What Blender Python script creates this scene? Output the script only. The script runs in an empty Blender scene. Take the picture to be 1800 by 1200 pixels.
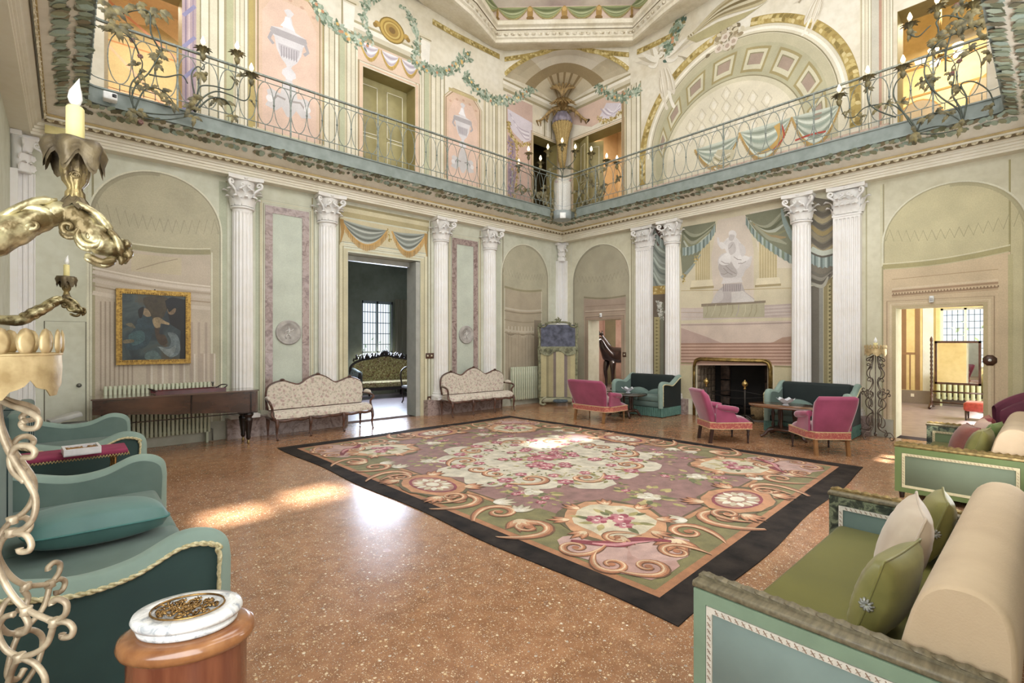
import bpy, bmesh, math, random
from math import sin, cos, tan, pi, atan2, radians as rad
from mathutils import Vector as V, Matrix
from mathutils.geometry import tessellate_polygon
random.seed(7)
R = random.Random(11)
col = bpy.context.scene.collection

# ------------------------------------------------------------------ camera
F = 862.0; YAW = rad(47.8); EYE = 1.6
cam_d = bpy.data.cameras.new('camera'); cam = bpy.data.objects.new('camera', cam_d); col.objects.link(cam)
cam_d.sensor_width = 36; cam_d.lens = F/1800*36; cam_d.clip_start = 0.02
cam_d.shift_y = 0.0011
cam.location = (0, 0, EYE); cam.rotation_euler = (pi/2, 0, YAW-pi/2)
bpy.context.scene.camera = cam

# ------------------------------------------------------------------ world, sun, exposure
sc = bpy.context.scene
sc.view_settings.view_transform = 'Standard'; sc.view_settings.look = 'None'
sc.view_settings.gamma = 1; sc.view_settings.use_curve_mapping = False
sc.view_settings.exposure = 0.34
world = bpy.data.worlds.new('world'); sc.world = world; world.use_nodes = True
wn = world.node_tree.nodes; wl = world.node_tree.links
bg = wn['Background']
sky = wn.new('ShaderNodeTexSky'); sky.sky_type = 'HOSEK_WILKIE'; sky.turbidity = 3.0
sky.sun_direction = (-0.10, -0.66, 0.745)
hz_ = wn.new('ShaderNodeMix'); hz_.data_type = 'RGBA'; hz_.inputs[0].default_value = .45; hz_.inputs[7].default_value = (.55, .58, .62, 1)
wl.new(sky.outputs[0], hz_.inputs[6]); wl.new(hz_.outputs[2], bg.inputs[0]); bg.inputs[1].default_value = 2.6

def light(name, kind, loc, direc, energy, color=(1, 1, 1), size=1, size_y=None, spread=None):
    d = bpy.data.lights.new(name, kind); o = bpy.data.objects.new(name, d); col.objects.link(o)
    d.energy = energy; d.color = color; o.location = loc
    o.rotation_euler = V(direc).to_track_quat('-Z', 'Y').to_euler()
    if kind == 'AREA':
        d.size = size
        if size_y: d.shape = 'RECTANGLE'; d.size_y = size_y
        if spread: d.spread = spread
    return o
sun = light('sun', 'SUN', (0, -20, 20), (0.10, 0.66, -0.745), 22, (1.0, .97, .93)); sun.data.angle = rad(2.2)
XR, YL, XS, YN = 10.3, 9.29, -0.55, -0.30      # wall planes: right, left, side, near
# fill inside the gallery window walls, then added low and overhead fill without openings
light('daylight_gallery_near', 'AREA', (5.0, YN+.12, 7.0), (0, 1, -.12), 250, (.97, .98, 1.0), 8.5, 2.6)
light('daylight_gallery_side', 'AREA', (XS+.12, 4.5, 7.0), (1, 0, -.12), 215, (.93, .97, 1.0), 7.5, 2.6)
light('fill_under_gallery', 'AREA', (4.6, YN+.06, 3.75), (0, 1, -.15), 170, (.97, .98, 1.0), 8.5, 1.7)  # added fill below the gallery; the wall is closed here
light('fill_low_near', 'AREA', (5.2, YN+.06, 1.6), (0, 1, .25), 85, (.97, .98, 1.0), 1.9, 2.6)  # added low fill to brighten the cove; this wall has no door
light('fill_low_side', 'AREA', (XS+.05, .9, 2.2), (1, .35, .15), 105, (.93, .97, 1.0), 2.2, 3.0)  # added low fill beside the viewer; no opening stands behind it
light('fill_overhead', 'AREA', (4.2, 3.8, 10.3), (0, 0, -1), 200, (.97, .98, 1.0), 4.5, 4.5)  # added overhead fill; the closed ceiling has no lantern
# rooms beyond the doors
light('daylight_salon', 'AREA', (7.1, 13.7, 1.9), (-.25, -1, -.12), 260, (.72, .82, 1.0), 1.4, 2.2)
light('daylight_yellow_room', 'AREA', (14.5, -1.6, 2.4), (-.1, 1, -.25), 300, (1, .95, .85), 3.0, 2.2)
light('daylight_horse_room', 'AREA', (12.6, 7.7, 2.6), (.15, 1, -.25), 150, (1, .95, .9), 1.6, 1.6)
light('ceiling_lamp_orange_room', 'AREA', (1.2, 10.9, 8.0), (0, 0, -1), 95, (1, .86, .68), 1.2)
light('ceiling_lamp_gold_room', 'AREA', (12.2, 1.2, 7.9), (0, 0, -1), 110, (1, .86, .62), 1.2)
light('ceiling_lamp_corner_room', 'AREA', (11.6, 8.6, 8.2), (0, 0, -1), 70, (1, .82, .55), .8)

# ------------------------------------------------------------------ projections used to measure the walls
CY, SY = cos(YAW), sin(YAW)
def ray(px, py):
    a = (px-900)/F; b = (601-py)/F
    return V((CY+SY*a, SY-CY*a, b))
def onY(px, py, y=YL):            # point of the plane y = const
    r = ray(px, py); t = y/r.y; return (r.x*t, EYE+r.z*t)
def onX(px, py, x=XR):
    r = ray(px, py); t = x/r.x; return (r.y*t, EYE+r.z*t)
def fl(px, py, z=0.0):
    r = ray(px, py); t = (z-EYE)/r.z; return (r.x*t, r.y*t)
def lin(c):
    return tuple((x/12.92 if x <= .04045 else ((x+.055)/1.055)**2.4) for x in c)
def H(h):                          # '#rrggbb' or (r,g,b 0-255)
    if isinstance(h, str):
        h = h.lstrip('#'); h = tuple(int(h[i:i+2], 16) for i in (0, 2, 4))
    c = lin(tuple(v/255 for v in h)); g = .3*c[0]+.6*c[1]+.1*c[2]
    return tuple(x+(g-x)*.14 for x in c)

# ------------------------------------------------------------------ materials
def newmat(name):
    m = bpy.data.materials.new(name); m.use_nodes = True
    return m, m.node_tree.nodes, m.node_tree.links, m.node_tree.nodes['Principled BSDF']
def tex(nt, links, scale, kind='Noise', detail=4, obj=True, vec=None, stretch=None, rough=.55):
    t = nt.new('ShaderNodeTex'+kind); t.inputs['Scale'].default_value = scale
    if kind == 'Noise': t.inputs['Detail'].default_value = detail; t.inputs['Roughness'].default_value = rough
    c = nt.new('ShaderNodeTexCoord'); src = c.outputs['Object']
    if stretch:
        mp = nt.new('ShaderNodeMapping'); mp.inputs['Scale'].default_value = stretch
        links.new(src, mp.inputs[0]); src = mp.outputs[0]
    links.new(src, t.inputs['Vector'])
    return t
def ramp(nt, links, src, stops):
    r = nt.new('ShaderNodeValToRGB'); e = r.color_ramp.elements
    while len(e) < len(stops): e.new(.5)
    for i, (p, c) in enumerate(stops):
        e[i].position = p; e[i].color = (*c[:3], 1)
    links.new(src, r.inputs[0]); return r
def mix(nt, links, fac, a, b, mode='MIX'):
    m = nt.new('ShaderNodeMix'); m.data_type = 'RGBA'; m.blend_type = mode
    for s, v in ((0, fac), (6, a), (7, b)):
        if hasattr(v, 'links'): links.new(v, m.inputs[s])
        elif isinstance(v, (int, float)): m.inputs[s].default_value = v
        else: m.inputs[s].default_value = (*v[:3], 1)
    return m.outputs[2]
def bump(nt, links, b, src, strength=.2, dist=.01):
    n = nt.new('ShaderNodeBump'); n.inputs['Strength'].default_value = strength; n.inputs['Distance'].default_value = dist
    links.new(src, n.inputs['Height']); links.new(n.outputs[0], b.inputs['Normal'])
_mats = {}
def M(name, c=None, c2=None, rough=.6, metal=0, scale=20, bmp=.0, bscale=None, stretch=None, sheen=0, coat=0, emit=None, estr=0, detail=4, lo=.35, hi=.65, trans=0, spec=None):
    """plain two-tone procedural material"""
    if name in _mats: return _mats[name]
    m, nt, lk, b = newmat(name)
    c = H(c); c2 = H(c2) if c2 is not None else tuple(x*.86 for x in c)
    t = tex(nt, lk, scale, stretch=stretch, detail=detail)
    r = ramp(nt, lk, t.outputs[0], [(lo, c2), (hi, c)])
    lk.new(r.outputs[0], b.inputs['Base Color'])
    b.inputs['Roughness'].default_value = rough; b.inputs['Metallic'].default_value = metal
    if sheen: b.inputs['Sheen Weight'].default_value = sheen; b.inputs['Sheen Roughness'].default_value = .4
    if coat: b.inputs['Coat Weight'].default_value = coat; b.inputs['Coat Roughness'].default_value = .08
    if trans: b.inputs['Transmission Weight'].default_value = trans
    if spec is not None: b.inputs['Specular IOR Level'].default_value = spec
    if emit: b.inputs['Emission Color'].default_value = (*H(emit), 1); b.inputs['Emission Strength'].default_value = estr
    if bmp:
        t2 = tex(nt, lk, bscale or scale*3, detail=3, stretch=stretch); bump(nt, lk, b, t2.outputs[0], bmp)
    _mats[name] = m; return m
def paintmat(name, rough=.85, amt=.10, scale=3.0, bmp=.05, bs=60, sheen=0, weave=None):
    """takes each face's own colour; slight age mottling"""
    if name in _mats: return _mats[name]
    m, nt, lk, b = newmat(name)
    a = nt.new('ShaderNodeVertexColor'); a.layer_name = 'Col'
    t = tex(nt, lk, scale, detail=6)
    r = ramp(nt, lk, t.outputs[0], [(.3, (1-amt*1.6,)*3), (.7, (1+amt*.3,)*3)])
    o = mix(nt, lk, 1.0, a.outputs[0], r.outputs[0], 'MULTIPLY')
    t2 = tex(nt, lk, bs, detail=3)
    r2 = ramp(nt, lk, t2.outputs[0], [(.35, (1-amt,)*3), (.65, (1, 1, 1))])
    o = mix(nt, lk, 1.0, o, r2.outputs[0], 'MULTIPLY')
    lk.new(o, b.inputs['Base Color']); b.inputs['Roughness'].default_value = rough
    if bmp: bump(nt, lk, b, t2.outputs[0], bmp)
    if sheen: b.inputs['Sheen Weight'].default_value = sheen
    _mats[name] = m; return m
def plaster(name, c, c2, c3=None, rough=.85, scale=.9, bm=.08, fine=.9):
    m, nt, lk, b = newmat(name)
    t = tex(nt, lk, scale, detail=7); t2 = tex(nt, lk, scale*9, detail=5)
    o = ramp(nt, lk, t.outputs[0], [(.3, H(c2)), (.5, H(c)), (.72, H(c3 or c))]).outputs[0]
    o = mix(nt, lk, 1.0, o, ramp(nt, lk, t2.outputs[0], [(.3, (fine, fine*.99, fine*.96)), (.6, (1, 1, 1))]).outputs[0], 'MULTIPLY')
    lk.new(o, b.inputs['Base Color']); b.inputs['Roughness'].default_value = rough
    bm and bump(nt, lk, b, t2.outputs[0], bm); _mats[name] = m; return m
def wood(name, c, c2, rough=.25, stretch=(1, 12, 12), scale=2.2, coat=.5):
    if name in _mats: return _mats[name]
    m, nt, lk, b = newmat(name)
    w = tex(nt, lk, scale, detail=8, stretch=stretch)
    w2 = tex(nt, lk, scale*.7, detail=3)
    o = ramp(nt, lk, w.outputs[0], [(.32, H(c2)), (.62, H(c))]).outputs[0]
    o = mix(nt, lk, 1.0, o, ramp(nt, lk, w2.outputs[0], [(.35, (.72, .68, .66)), (.6, (1, 1, 1))]).outputs[0], 'MULTIPLY')
    lk.new(o, b.inputs['Base Color']); b.inputs['Roughness'].default_value = rough
    b.inputs['Coat Weight'].default_value = coat; b.inputs['Coat Roughness'].default_value = .1
    _mats[name] = m; return m
def marble(name, c, c2, c3, scale=5, rough=.25, dist=1.5):
    if name in _mats: return _mats[name]
    m, nt, lk, b = newmat(name)
    t = tex(nt, lk, scale, detail=8, rough=.65); t.inputs['Distortion'].default_value = dist
    o = ramp(nt, lk, t.outputs[0], [(.34, H(c2)), (.48, H(c)), (.56, H(c3)), (.66, H(c))]).outputs[0]
    lk.new(o, b.inputs['Base Color']); b.inputs['Roughness'].default_value = rough
    _mats[name] = m; return m
def terrazzo():
    m, nt, lk, b = newmat('terrazzo')
    big = tex(nt, lk, .55, detail=6); mid = tex(nt, lk, 9, detail=5)
    base = ramp(nt, lk, big.outputs[0], [(.32, H('#96663f')), (.5, H('#a67650')), (.7, H('#8b6243'))]).outputs[0]
    base = mix(nt, lk, 1.0, base, ramp(nt, lk, mid.outputs[0], [(.3, (.72, .66, .6)), (.65, (1.08, 1.05, 1))]).outputs[0], 'MULTIPLY')
    for sc_, seed, thr, colr in ((85, 0, .42, None), (38, 3.1, .22, None), (120, 7.7, .3, 'd'), (150, 1.3, .35, None)):
        v = nt.new('ShaderNodeTexVoronoi'); v.inputs['Scale'].default_value = sc_
        mp = nt.new('ShaderNodeMapping'); mp.inputs['Location'].default_value = (seed, seed*.7, 0)
        tc = nt.new('ShaderNodeTexCoord'); lk.new(tc.outputs['Object'], mp.inputs[0]); lk.new(mp.outputs[0], v.inputs['Vector'])
        near = ramp(nt, lk, v.outputs['Distance'], [(.26, (1, 1, 1)), (.34, (0, 0, 0))])
        sep = nt.new('ShaderNodeSeparateColor'); lk.new(v.outputs['Color'], sep.inputs[0])
        pick = ramp(nt, lk, sep.outputs[0], [(thr-.02, (1, 1, 1)), (thr, (0, 0, 0))])
        mm = nt.new('ShaderNodeMath'); mm.operation = 'MULTIPLY'
        lk.new(near.outputs[0], mm.inputs[0]); lk.new(pick.outputs[0], mm.inputs[1])
        if colr: cc = ramp(nt, lk, sep.outputs[1], [(.0, H('#5b3a22')), (.6, H('#7d5330')), (1, H('#8a6a4a'))])
        else: cc = ramp(nt, lk, sep.outputs[1], [(.0, H('#e6d3ae')), (.45, H('#d6b686')), (.62, H('#c9935a')), (.8, H('#8d8078')), (1, H('#f1e6cf'))])
        base = mix(nt, lk, mm.outputs[0], base, cc.outputs[0])
    lk.new(base, b.inputs['Base Color'])
    rr = ramp(nt, lk, tex(nt, lk, .7, detail=4).outputs[0], [(.35, (.16,)*3), (.7, (.30,)*3)])
    lk.new(rr.outputs[0], b.inputs['Roughness']); b.inputs['Specular IOR Level'].default_value = .55
    bump(nt, lk, b, tex(nt, lk, 1.6, detail=2).outputs[0], .12, .02)
    return m
def floral(name, ground, spots, scale=9, rough=.9, darker=None):
    """upholstery printed with scattered flowers"""
    m, nt, lk, b = newmat(name)
    base = H(ground)
    w = tex(nt, lk, 14, detail=5)
    o = ramp(nt, lk, w.outputs[0], [(.40, H(darker or ground)), (.47, base), (1, base)]).outputs[0]
    for i, c in enumerate(spots):
        v = nt.new('ShaderNodeTexVoronoi'); v.inputs['Scale'].default_value = scale*(1+.35*i)
        mp = nt.new('ShaderNodeMapping'); mp.inputs['Location'].default_value = (i*2.3, i*1.7, i*3.3)
        tc = nt.new('ShaderNodeTexCoord'); lk.new(tc.outputs['Object'], mp.inputs[0])
        wob = tex(nt, lk, scale*4, detail=2)
        ad = nt.new('ShaderNodeMix'); ad.data_type = 'RGBA'; ad.inputs[0].default_value = .06
        lk.new(mp.outputs[0], ad.inputs[6]); lk.new(wob.outputs['Color'], ad.inputs[7]); lk.new(ad.outputs[2], v.inputs['Vector'])
        msk = ramp(nt, lk, v.outputs['Distance'], [(0, (.25,)*3), (.12, (1, 1, 1)), (.30, (.9,)*3), (.36, (0, 0, 0))])
        o = mix(nt, lk, msk.outputs[0], o, H(c))
    lk.new(o, b.inputs['Base Color']); b.inputs['Roughness'].default_value = rough
    b.inputs['Sheen Weight'].default_value = .2
    _mats[name] = m; return m

# ------------------------------------------------------------------ mesh building
class MB:
    def __init__(s): s.v = []; s.f = []; s.mi = []; s.sm = []; s.c = []; s.mats = []; s.cur = 0; s.col = (1, 1, 1); s.smooth = False
    def use(s, m, smooth=None):
        if m not in s.mats: s.mats.append(m)
        s.cur = s.mats.index(m)
        if smooth is not None: s.smooth = smooth
        return s
    def vs(s, pts): n = len(s.v); s.v += [tuple(p) for p in pts]; return n
    def face(s, idx, smooth=None, c=None):
        s.f.append(tuple(idx)); s.mi.append(s.cur); s.sm.append(s.smooth if smooth is None else smooth); s.c.append(c or s.col)
    def box(s, x0, y0, z0, x1, y1, z1, T=None, smooth=False):
        P = [V((x, y, z)) for z in (z0, z1) for y in (y0, y1) for x in (x0, x1)]
        if T: P = [T @ p for p in P]
        n = s.vs(P)
        for q in ((0, 2, 3, 1), (4, 5, 7, 6), (0, 1, 5, 4), (2, 6, 7, 3), (0, 4, 6, 2), (1, 3, 7, 5)): s.face([n+i for i in q], smooth)
        return s
    def rbox(s, x0, y0, z0, x1, y1, z1, r=.02, seg=3, T=None, puff=0):
        """box with rounded edges"""
        bm = bmesh.new(); bmesh.ops.create_cube(bm, size=1)
        for v in bm.verts: v.co = V((x0+(v.co.x+.5)*(x1-x0), y0+(v.co.y+.5)*(y1-y0), z0+(v.co.z+.5)*(z1-z0)))
        bmesh.ops.bevel(bm, geom=bm.edges[:], offset=r, segments=seg, affect='EDGES', profile=.5)
        s.addbm(bm, T, True); return s
    def addbm(s, bm, T=None, smooth=True):
        n = len(s.v); bm.verts.index_update()
        for v in bm.verts: s.v.append(tuple((T @ v.co) if T else v.co))
        for f in bm.faces: s.face([n+v.index for v in f.verts], smooth)
        bm.free(); return s
    def tube(s, pts, r, n=6, closed=False, caps=True, flat=1.0, smooth=True):
        """round bar along a path; r is one radius or one per point"""
        pts = [V(p) for p in pts]; k = len(pts)
        if k < 2: return s
        rs = r if isinstance(r, (list, tuple)) else [r]*k
        base = len(s.v); up = None
        for i, p in enumerate(pts):
            a = pts[i-1] if (i > 0 or closed) else p; b = pts[(i+1) % k] if (i < k-1 or closed) else p
            t = (b-a); t = t.normalized() if t.length > 1e-9 else V((0, 0, 1))
            if up is None:
                up = t.cross(V((0, 0, 1))) if abs(t.z) < .9 else t.cross(V((1, 0, 0))); up.normalize()
            else:
                up = up - t*up.dot(t); up = up.normalized() if up.length > 1e-6 else t.orthogonal().normalized()
            w = t.cross(up)
            for j in range(n):
                a_ = 2*pi*j/n; s.v.append(tuple(p+up*cos(a_)*rs[i]+w*sin(a_)*rs[i]*flat))
        for i in range(k if closed else k-1):
            i2 = (i+1) % k
            for j in range(n):
                j2 = (j+1) % n; s.face((base+i*n+j, base+i*n+j2, base+i2*n+j2, base+i2*n+j), smooth)
        if caps and not closed:
            s.face([base+j for j in range(n)][::-1], False); s.face([base+(k-1)*n+j for j in range(n)], False)
        return s
    def lathe(s, prof, c=(0, 0, 0), n=16, T=None, sx=1, sy=1, flute=0, fn=0, smooth=True, a0=0, a1=2*pi):
        """profile of (radius, z)"""
        base = len(s.v); full = abs(a1-a0-2*pi) < 1e-6; m = n if full else n+1
        for (r, z) in prof:
            for j in range(m):
                a = a0+(a1-a0)*j/n; rr = r*(1+(flute*cos(fn*a) if fn else 0))
                p = V((c[0]+rr*cos(a)*sx, c[1]+rr*sin(a)*sy, c[2]+z)); s.v.append(tuple((T @ p) if T else p))
        for i in range(len(prof)-1):
            for j in range(n):
                j2 = (j+1) % m; s.face((base+i*m+j, base+i*m+j2, base+(i+1)*m+j2, base+(i+1)*m+j), smooth)
        if full:
            if prof[0][0] > 1e-4: s.face([base+j for j in range(m)][::-1], False)
            if prof[-1][0] > 1e-4: s.face([base+(len(prof)-1)*m+j for j in range(m)], False)
        return s
    def grid(s, P, smooth=True, closed_u=False, closed_v=False, colf=None):
        """P[i][j] points"""
        a = len(P); b = len(P[0]); n = s.vs([p for row in P for p in row])
        for i in range(a if closed_u else a-1):
            for j in range(b if closed_v else b-1):
                i2 = (i+1) % a; j2 = (j+1) % b
                s.face((n+i*b+j, n+i2*b+j, n+i2*b+j2, n+i*b+j2), smooth, colf(i, j) if colf else None)
        return s
    def prism(s, poly, d0, d1, fr, smooth_side=False):
        """poly of 2D points, fr(u, v, d) -> 3D"""
        k = len(poly); n = s.vs([fr(u, v, d0) for u, v in poly]); m = s.vs([fr(u, v, d1) for u, v in poly])
        for t in tessellate_polygon([[V((u, v, 0)) for u, v in poly]]):
            s.face([n+i for i in t]); s.face([m+i for i in t][::-1])
        for i in range(k): j = (i+1) % k; s.face((n+i, n+j, m+j, m+i), smooth_side)
        return s
    def build(s, name, mats=None, parent=None, loc=None, rz=None, recalc=True):
        me = bpy.data.meshes.new(name); me.from_pydata(s.v, [], s.f)
        if mats is not None: ms = mats if isinstance(mats, (list, tuple)) else [mats]
        else: ms = s.mats
        for m in ms: me.materials.append(m)
        me.polygons.foreach_set('material_index', s.mi); me.polygons.foreach_set('use_smooth', s.sm)
        if any(c != (1, 1, 1) for c in s.c):
            at = me.color_attributes.new('Col', 'FLOAT_COLOR', 'CORNER'); buf = []
            for f, c in zip(s.f, s.c):
                if isinstance(c[0], (tuple, list)): 
                    for q in c: buf += [q[0], q[1], q[2], 1]
                else: buf += [c[0], c[1], c[2], 1]*len(f)
            at.data.foreach_set('color', buf)
        if recalc:
            bm = bmesh.new(); bm.from_mesh(me); bmesh.ops.recalc_face_normals(bm, faces=bm.faces[:]); bm.to_mesh(me); bm.free()
        me.update()
        o = bpy.data.objects.new(name, me); col.objects.link(o)
        if parent: o.parent = parent
        if loc is not None: o.location = loc
        if rz is not None: o.rotation_euler.z = rz
        return o
def tag(o, label=None, cat=None, group=None, kind=None):
    if label: o['label'] = label
    if cat: o['category'] = cat
    if group: o['group'] = group
    if kind: o['kind'] = kind
    return o
def empty(name, loc=(0, 0, 0), rz=0, label=None, cat=None, group=None):
    o = bpy.data.objects.new(name, None); col.objects.link(o); o.location = loc; o.rotation_euler.z = rz
    o.empty_display_size = .1
    return tag(o, label, cat, group)
def struct(o): o['kind'] = 'structure'; return o
def dupe(o, loc, rz, label, parent=None):
    c = o.copy(); col.objects.link(c)
    if parent is None: c.location = loc; c.rotation_euler.z = rz; c['label'] = label
    else: c.parent = parent
    for ch in list(o.children): dupe(ch, None, None, None, c)
    return c
def share(o, name, parent, mat=None, **k):
    """another object with the same mesh"""
    c = bpy.data.objects.new(name, o.data); col.objects.link(c); c.parent = parent
    if mat is not None: c.matrix_basis = mat
    return c
def smooth_path(P, n=6, closed=False):
    """Catmull-Rom through points"""
    P = [V(p) for p in P]; k = len(P); out = []
    for i in range(k if closed else k-1):
        p0 = P[i-1] if (i > 0 or closed) else P[i]; p1 = P[i]; p2 = P[(i+1) % k]
        p3 = P[(i+2) % k] if (i+2 < k or closed) else p2
        for j in range(n):
            t = j/n; out.append(.5*((2*p1)+(p2-p0)*t+(2*p0-5*p1+4*p2-p3)*t*t+(3*p1-p0-3*p2+p3)*t**3))
    if not closed: out.append(P[-1])
    return out

def rnd(pts, n=3): return [(q.x, q.y) for q in smooth_path([(a, b, 0) for a, b in pts], n, True)]
class Paint:
    """flat painted decoration lying on a plane: fr(u, v, off) -> 3D"""
    def __init__(s, fr, base=.0012): s.fr = fr; s.m = MB(); s.base = base; s.k = 0
    def off(s, layer): s.k += 1; return s.base+layer*.0007+(s.k % 250)*2.4e-6
    def poly(s, pts, c, layer=0):
        c = H(c) if isinstance(c, str) or max(c) > 1.5 else c
        d = s.off(layer); n = s.m.vs([s.fr(u, v, d) for u, v in pts])
        for t in tessellate_polygon([[V((u, v, 0)) for u, v in pts]]): s.m.face([n+i for i in t], False, c)
    def rect(s, u0, v0, u1, v1, c, layer=0): s.poly([(u0, v0), (u1, v0), (u1, v1), (u0, v1)], c, layer)
    def ribbon(s, path, w, c, layer=0, closed=False, n=0):
        """band along a 2D path"""
        P = [V((p[0], p[1])) for p in (smooth_path([(a, b, 0) for a, b in path], n, closed) if n else path)]
        c = H(c) if isinstance(c, str) or max(c) > 1.5 else c
        k = len(P); d = s.off(layer); pts = []
        for i, p in enumerate(P):
            a = P[i-1] if (i > 0 or closed) else p; b = P[(i+1) % k] if (i < k-1 or closed) else p
            t = (b-a); t = t.normalized() if t.length > 1e-9 else V((1, 0)); nn = V((-t.y, t.x))
            if isinstance(w, (list, tuple)):
                f = i/(k-1)*(len(w)-1); j = min(int(f), len(w)-2); ww = w[j]+(w[j+1]-w[j])*(f-j)
            else: ww = w
            pts += [p+nn*ww/2, p-nn*ww/2]
        m = s.m.vs([s.fr(q[0], q[1], d) for q in pts])
        for i in range(k if closed else k-1):
            j = (i+1) % k; s.m.face((m+2*i, m+2*i+1, m+2*j+1, m+2*j), False, c)
    def oval(s, cu, cv, a, b, c, layer=0, rot=0, n=14, wob=0):
        pts = []
        for i in range(n):
            t = 2*pi*i/n; k = 1+(R.uniform(-wob, wob) if wob else 0); x = a*k*cos(t); y = b*k*sin(t)
            pts.append((cu+x*cos(rot)-y*sin(rot), cv+x*sin(rot)+y*cos(rot)))
        s.poly(pts, c, layer)
    def leaf(s, u, v, L, W, ang, c, layer=0, lobes=0):
        pts = []; N = 5
        for sd in (1, -1):
            for i in range(N+1) if sd == 1 else range(N-1, 0, -1):
                t = i/N; y = sd*W*sin(pi*t**.8)*(1-.25*lobes*((i % 2)))
                x = L*t; pts.append((u+x*cos(ang)-y*sin(ang), v+x*sin(ang)+y*cos(ang)))
        s.poly(pts, c, layer)
    def build(s, name, parent, mat=None, label=None):
        o = s.m.build(name, mat or PAINT, parent, recalc=False)
        if label: o['label'] = label
        return o
PAINT = paintmat('fresco paint', amt=.10, scale=2.5)
def shade(c, k):
    c = H(c) if isinstance(c, str) else c
    return tuple(x*k for x in c)
frL = lambda u, v, d: (u, YL-d, v)
frR = lambda u, v, d: (XR-d, u, v)
frS = lambda u, v, d: (XS+d, u, v)
def pL(pts): return [onY(*p) for p in pts]
def pR(pts): return [onX(*p) for p in pts]
# ================================================================== the room shell
m_wallL = plaster('wall plaster sage', '#cdceba', '#c0c0a8', '#d3d5c6')
m_wallR = plaster('wall plaster warm sage', '#d0cbb0', '#c2bb9a', '#d6d2ba')
m_up = plaster('gallery wall plaster', '#dad2be', '#cfc3a9', '#e0dacb')
m_cream = plaster('cornice plaster', '#e2dac6', '#dad1ba', '#e6dfcd', scale=1.2, bm=0, fine=.97)
m_white = plaster('column stucco', '#e6e3e0', '#dfdad3', '#ebe9e8', scale=1.2, bm=0, fine=.98)
m_pinkmarble = marble('pink marble', '#96807a', '#745d58', '#ab978f', scale=7)
m_ceiling = plaster('ceiling fresco sky', '#d9cdc0', '#b9a79f', '#e2dccf', scale=.8)
m_green = M('grey green painted iron', '#838d86', '#747e77', rough=.55, scale=6)
m_green2 = M('railing verdigris iron', '#8b948b', '#656d64', rough=.5, scale=25)

def wall_cells(mb, us, zs, solid, box):
    for i in range(len(us)-1):
        for j in range(len(zs)-1):
            if solid((us[i]+us[i+1])/2, (zs[j]+zs[j+1])/2): box(us[i], zs[j], us[i+1], zs[j+1])
TOP = 10.6; DZ = 7.14
doorsL = [(4.08, 5.72, 0, 3.38), (.44, 1.36, 5.0, DZ), (4.39, 5.59, 5.0, DZ), (9.19, 10.12, 5.0, DZ)]
doorsR = [(7.28, 8.33, 0, 2.2), (.71, 1.77, 0, 2.18), (3.80, 5.28, 0, 1.15), (7.27, 8.85, 5.0, DZ), (.67, 1.75, 5.0, DZ)]
winN = [(.0, .62, 5.75, 6.65), (.74, 1.4, 5.95, 6.85), (4.4, 5.0, 6.2, 6.95), (5.1, 5.7, 6.15, 6.9), (7.75, 8.4, 1.98, 2.48)]
winS = [(1.0, 2.6, 5.6, 8.0), (4.0, 5.6, 5.6, 8.0)]
def wall(name, holes, u0, u1, box, mat, z1=TOP):
    mb = MB(); us = sorted({u0, u1, *[h[0] for h in holes], *[h[1] for h in holes]}); zs = sorted({0, 4.6, z1, *[h[2] for h in holes], *[h[3] for h in holes]})
    us = [u for u in us if u0 <= u <= u1]
    def solid(u, z): return not any(h[0] < u < h[1] and h[2] < z < h[3] for h in holes)
    wall_cells(mb, us, zs, solid, lambda a, b, c, d: box(mb, a, b, c, d))
    for q, f in enumerate(mb.f): mb.mi[q] = 1 if min(mb.v[i][2] for i in f) >= 4.59 else 0
    return struct(mb.build(name, [mat, m_up]))
wall_left = wall('wall_left', doorsL, XS-.3, XR+.46, lambda m, a, b, c, d: m.box(a, YL, b, c, YL+.41, d), m_wallL)
wall_right = wall('wall_right', doorsR, YN-.3, YL, lambda m, a, b, c, d: m.box(XR, a, b, XR+.46, c, d), m_wallR)
wall_near = wall('wall_near', winN, XS-.3, XR+.4, lambda m, a, b, c, d: m.box(a, YN-.3, b, c, YN, d), m_wallR)
wall_side = wall('wall_side', winS, YN, YL, lambda m, a, b, c, d: m.box(XS-.3, a, b, XS, c, d), m_wallL)
# glazing bars of the windows behind the viewer
for k, (a, b, c, d) in enumerate(winN):
    mb = MB()
    for q in range(2): u = a+(b-a)*q; mb.box(u-.035, YN-.2, c, u+.035, YN-.14, d)
    for q in range(2): z = c+(d-c)*q; mb.box(a, YN-.195, z-.03, b, YN-.145, z+.03)
    struct(mb.build('window_%d' % (k+1), M('window paint', '#c9c3b0', rough=.5)))
for k, (a, b, c, d) in enumerate(winS):
    mb = MB()
    for q in range(3): u = a+(b-a)*q/2; mb.box(XS-.2, u-.035, c, XS-.14, u+.035, d)
    for q in range(5): z = c+(d-c)*q/4; mb.box(XS-.195, a, z-.03, XS-.145, b, z+.03)
    struct(mb.build('window_%d' % (k+6), M('window paint', '#c9c3b0', rough=.5)))

m_floor = terrazzo()
floor = struct(MB().box(XS-.3, YN-.3, -.1, XR+.02, YL+.02, 0).build('floor', m_floor))
ceiling = struct(MB().box(XS-.3, YN-.3, TOP, XR+.46, YL+.41, TOP+.2).build('ceiling', m_ceiling))

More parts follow.
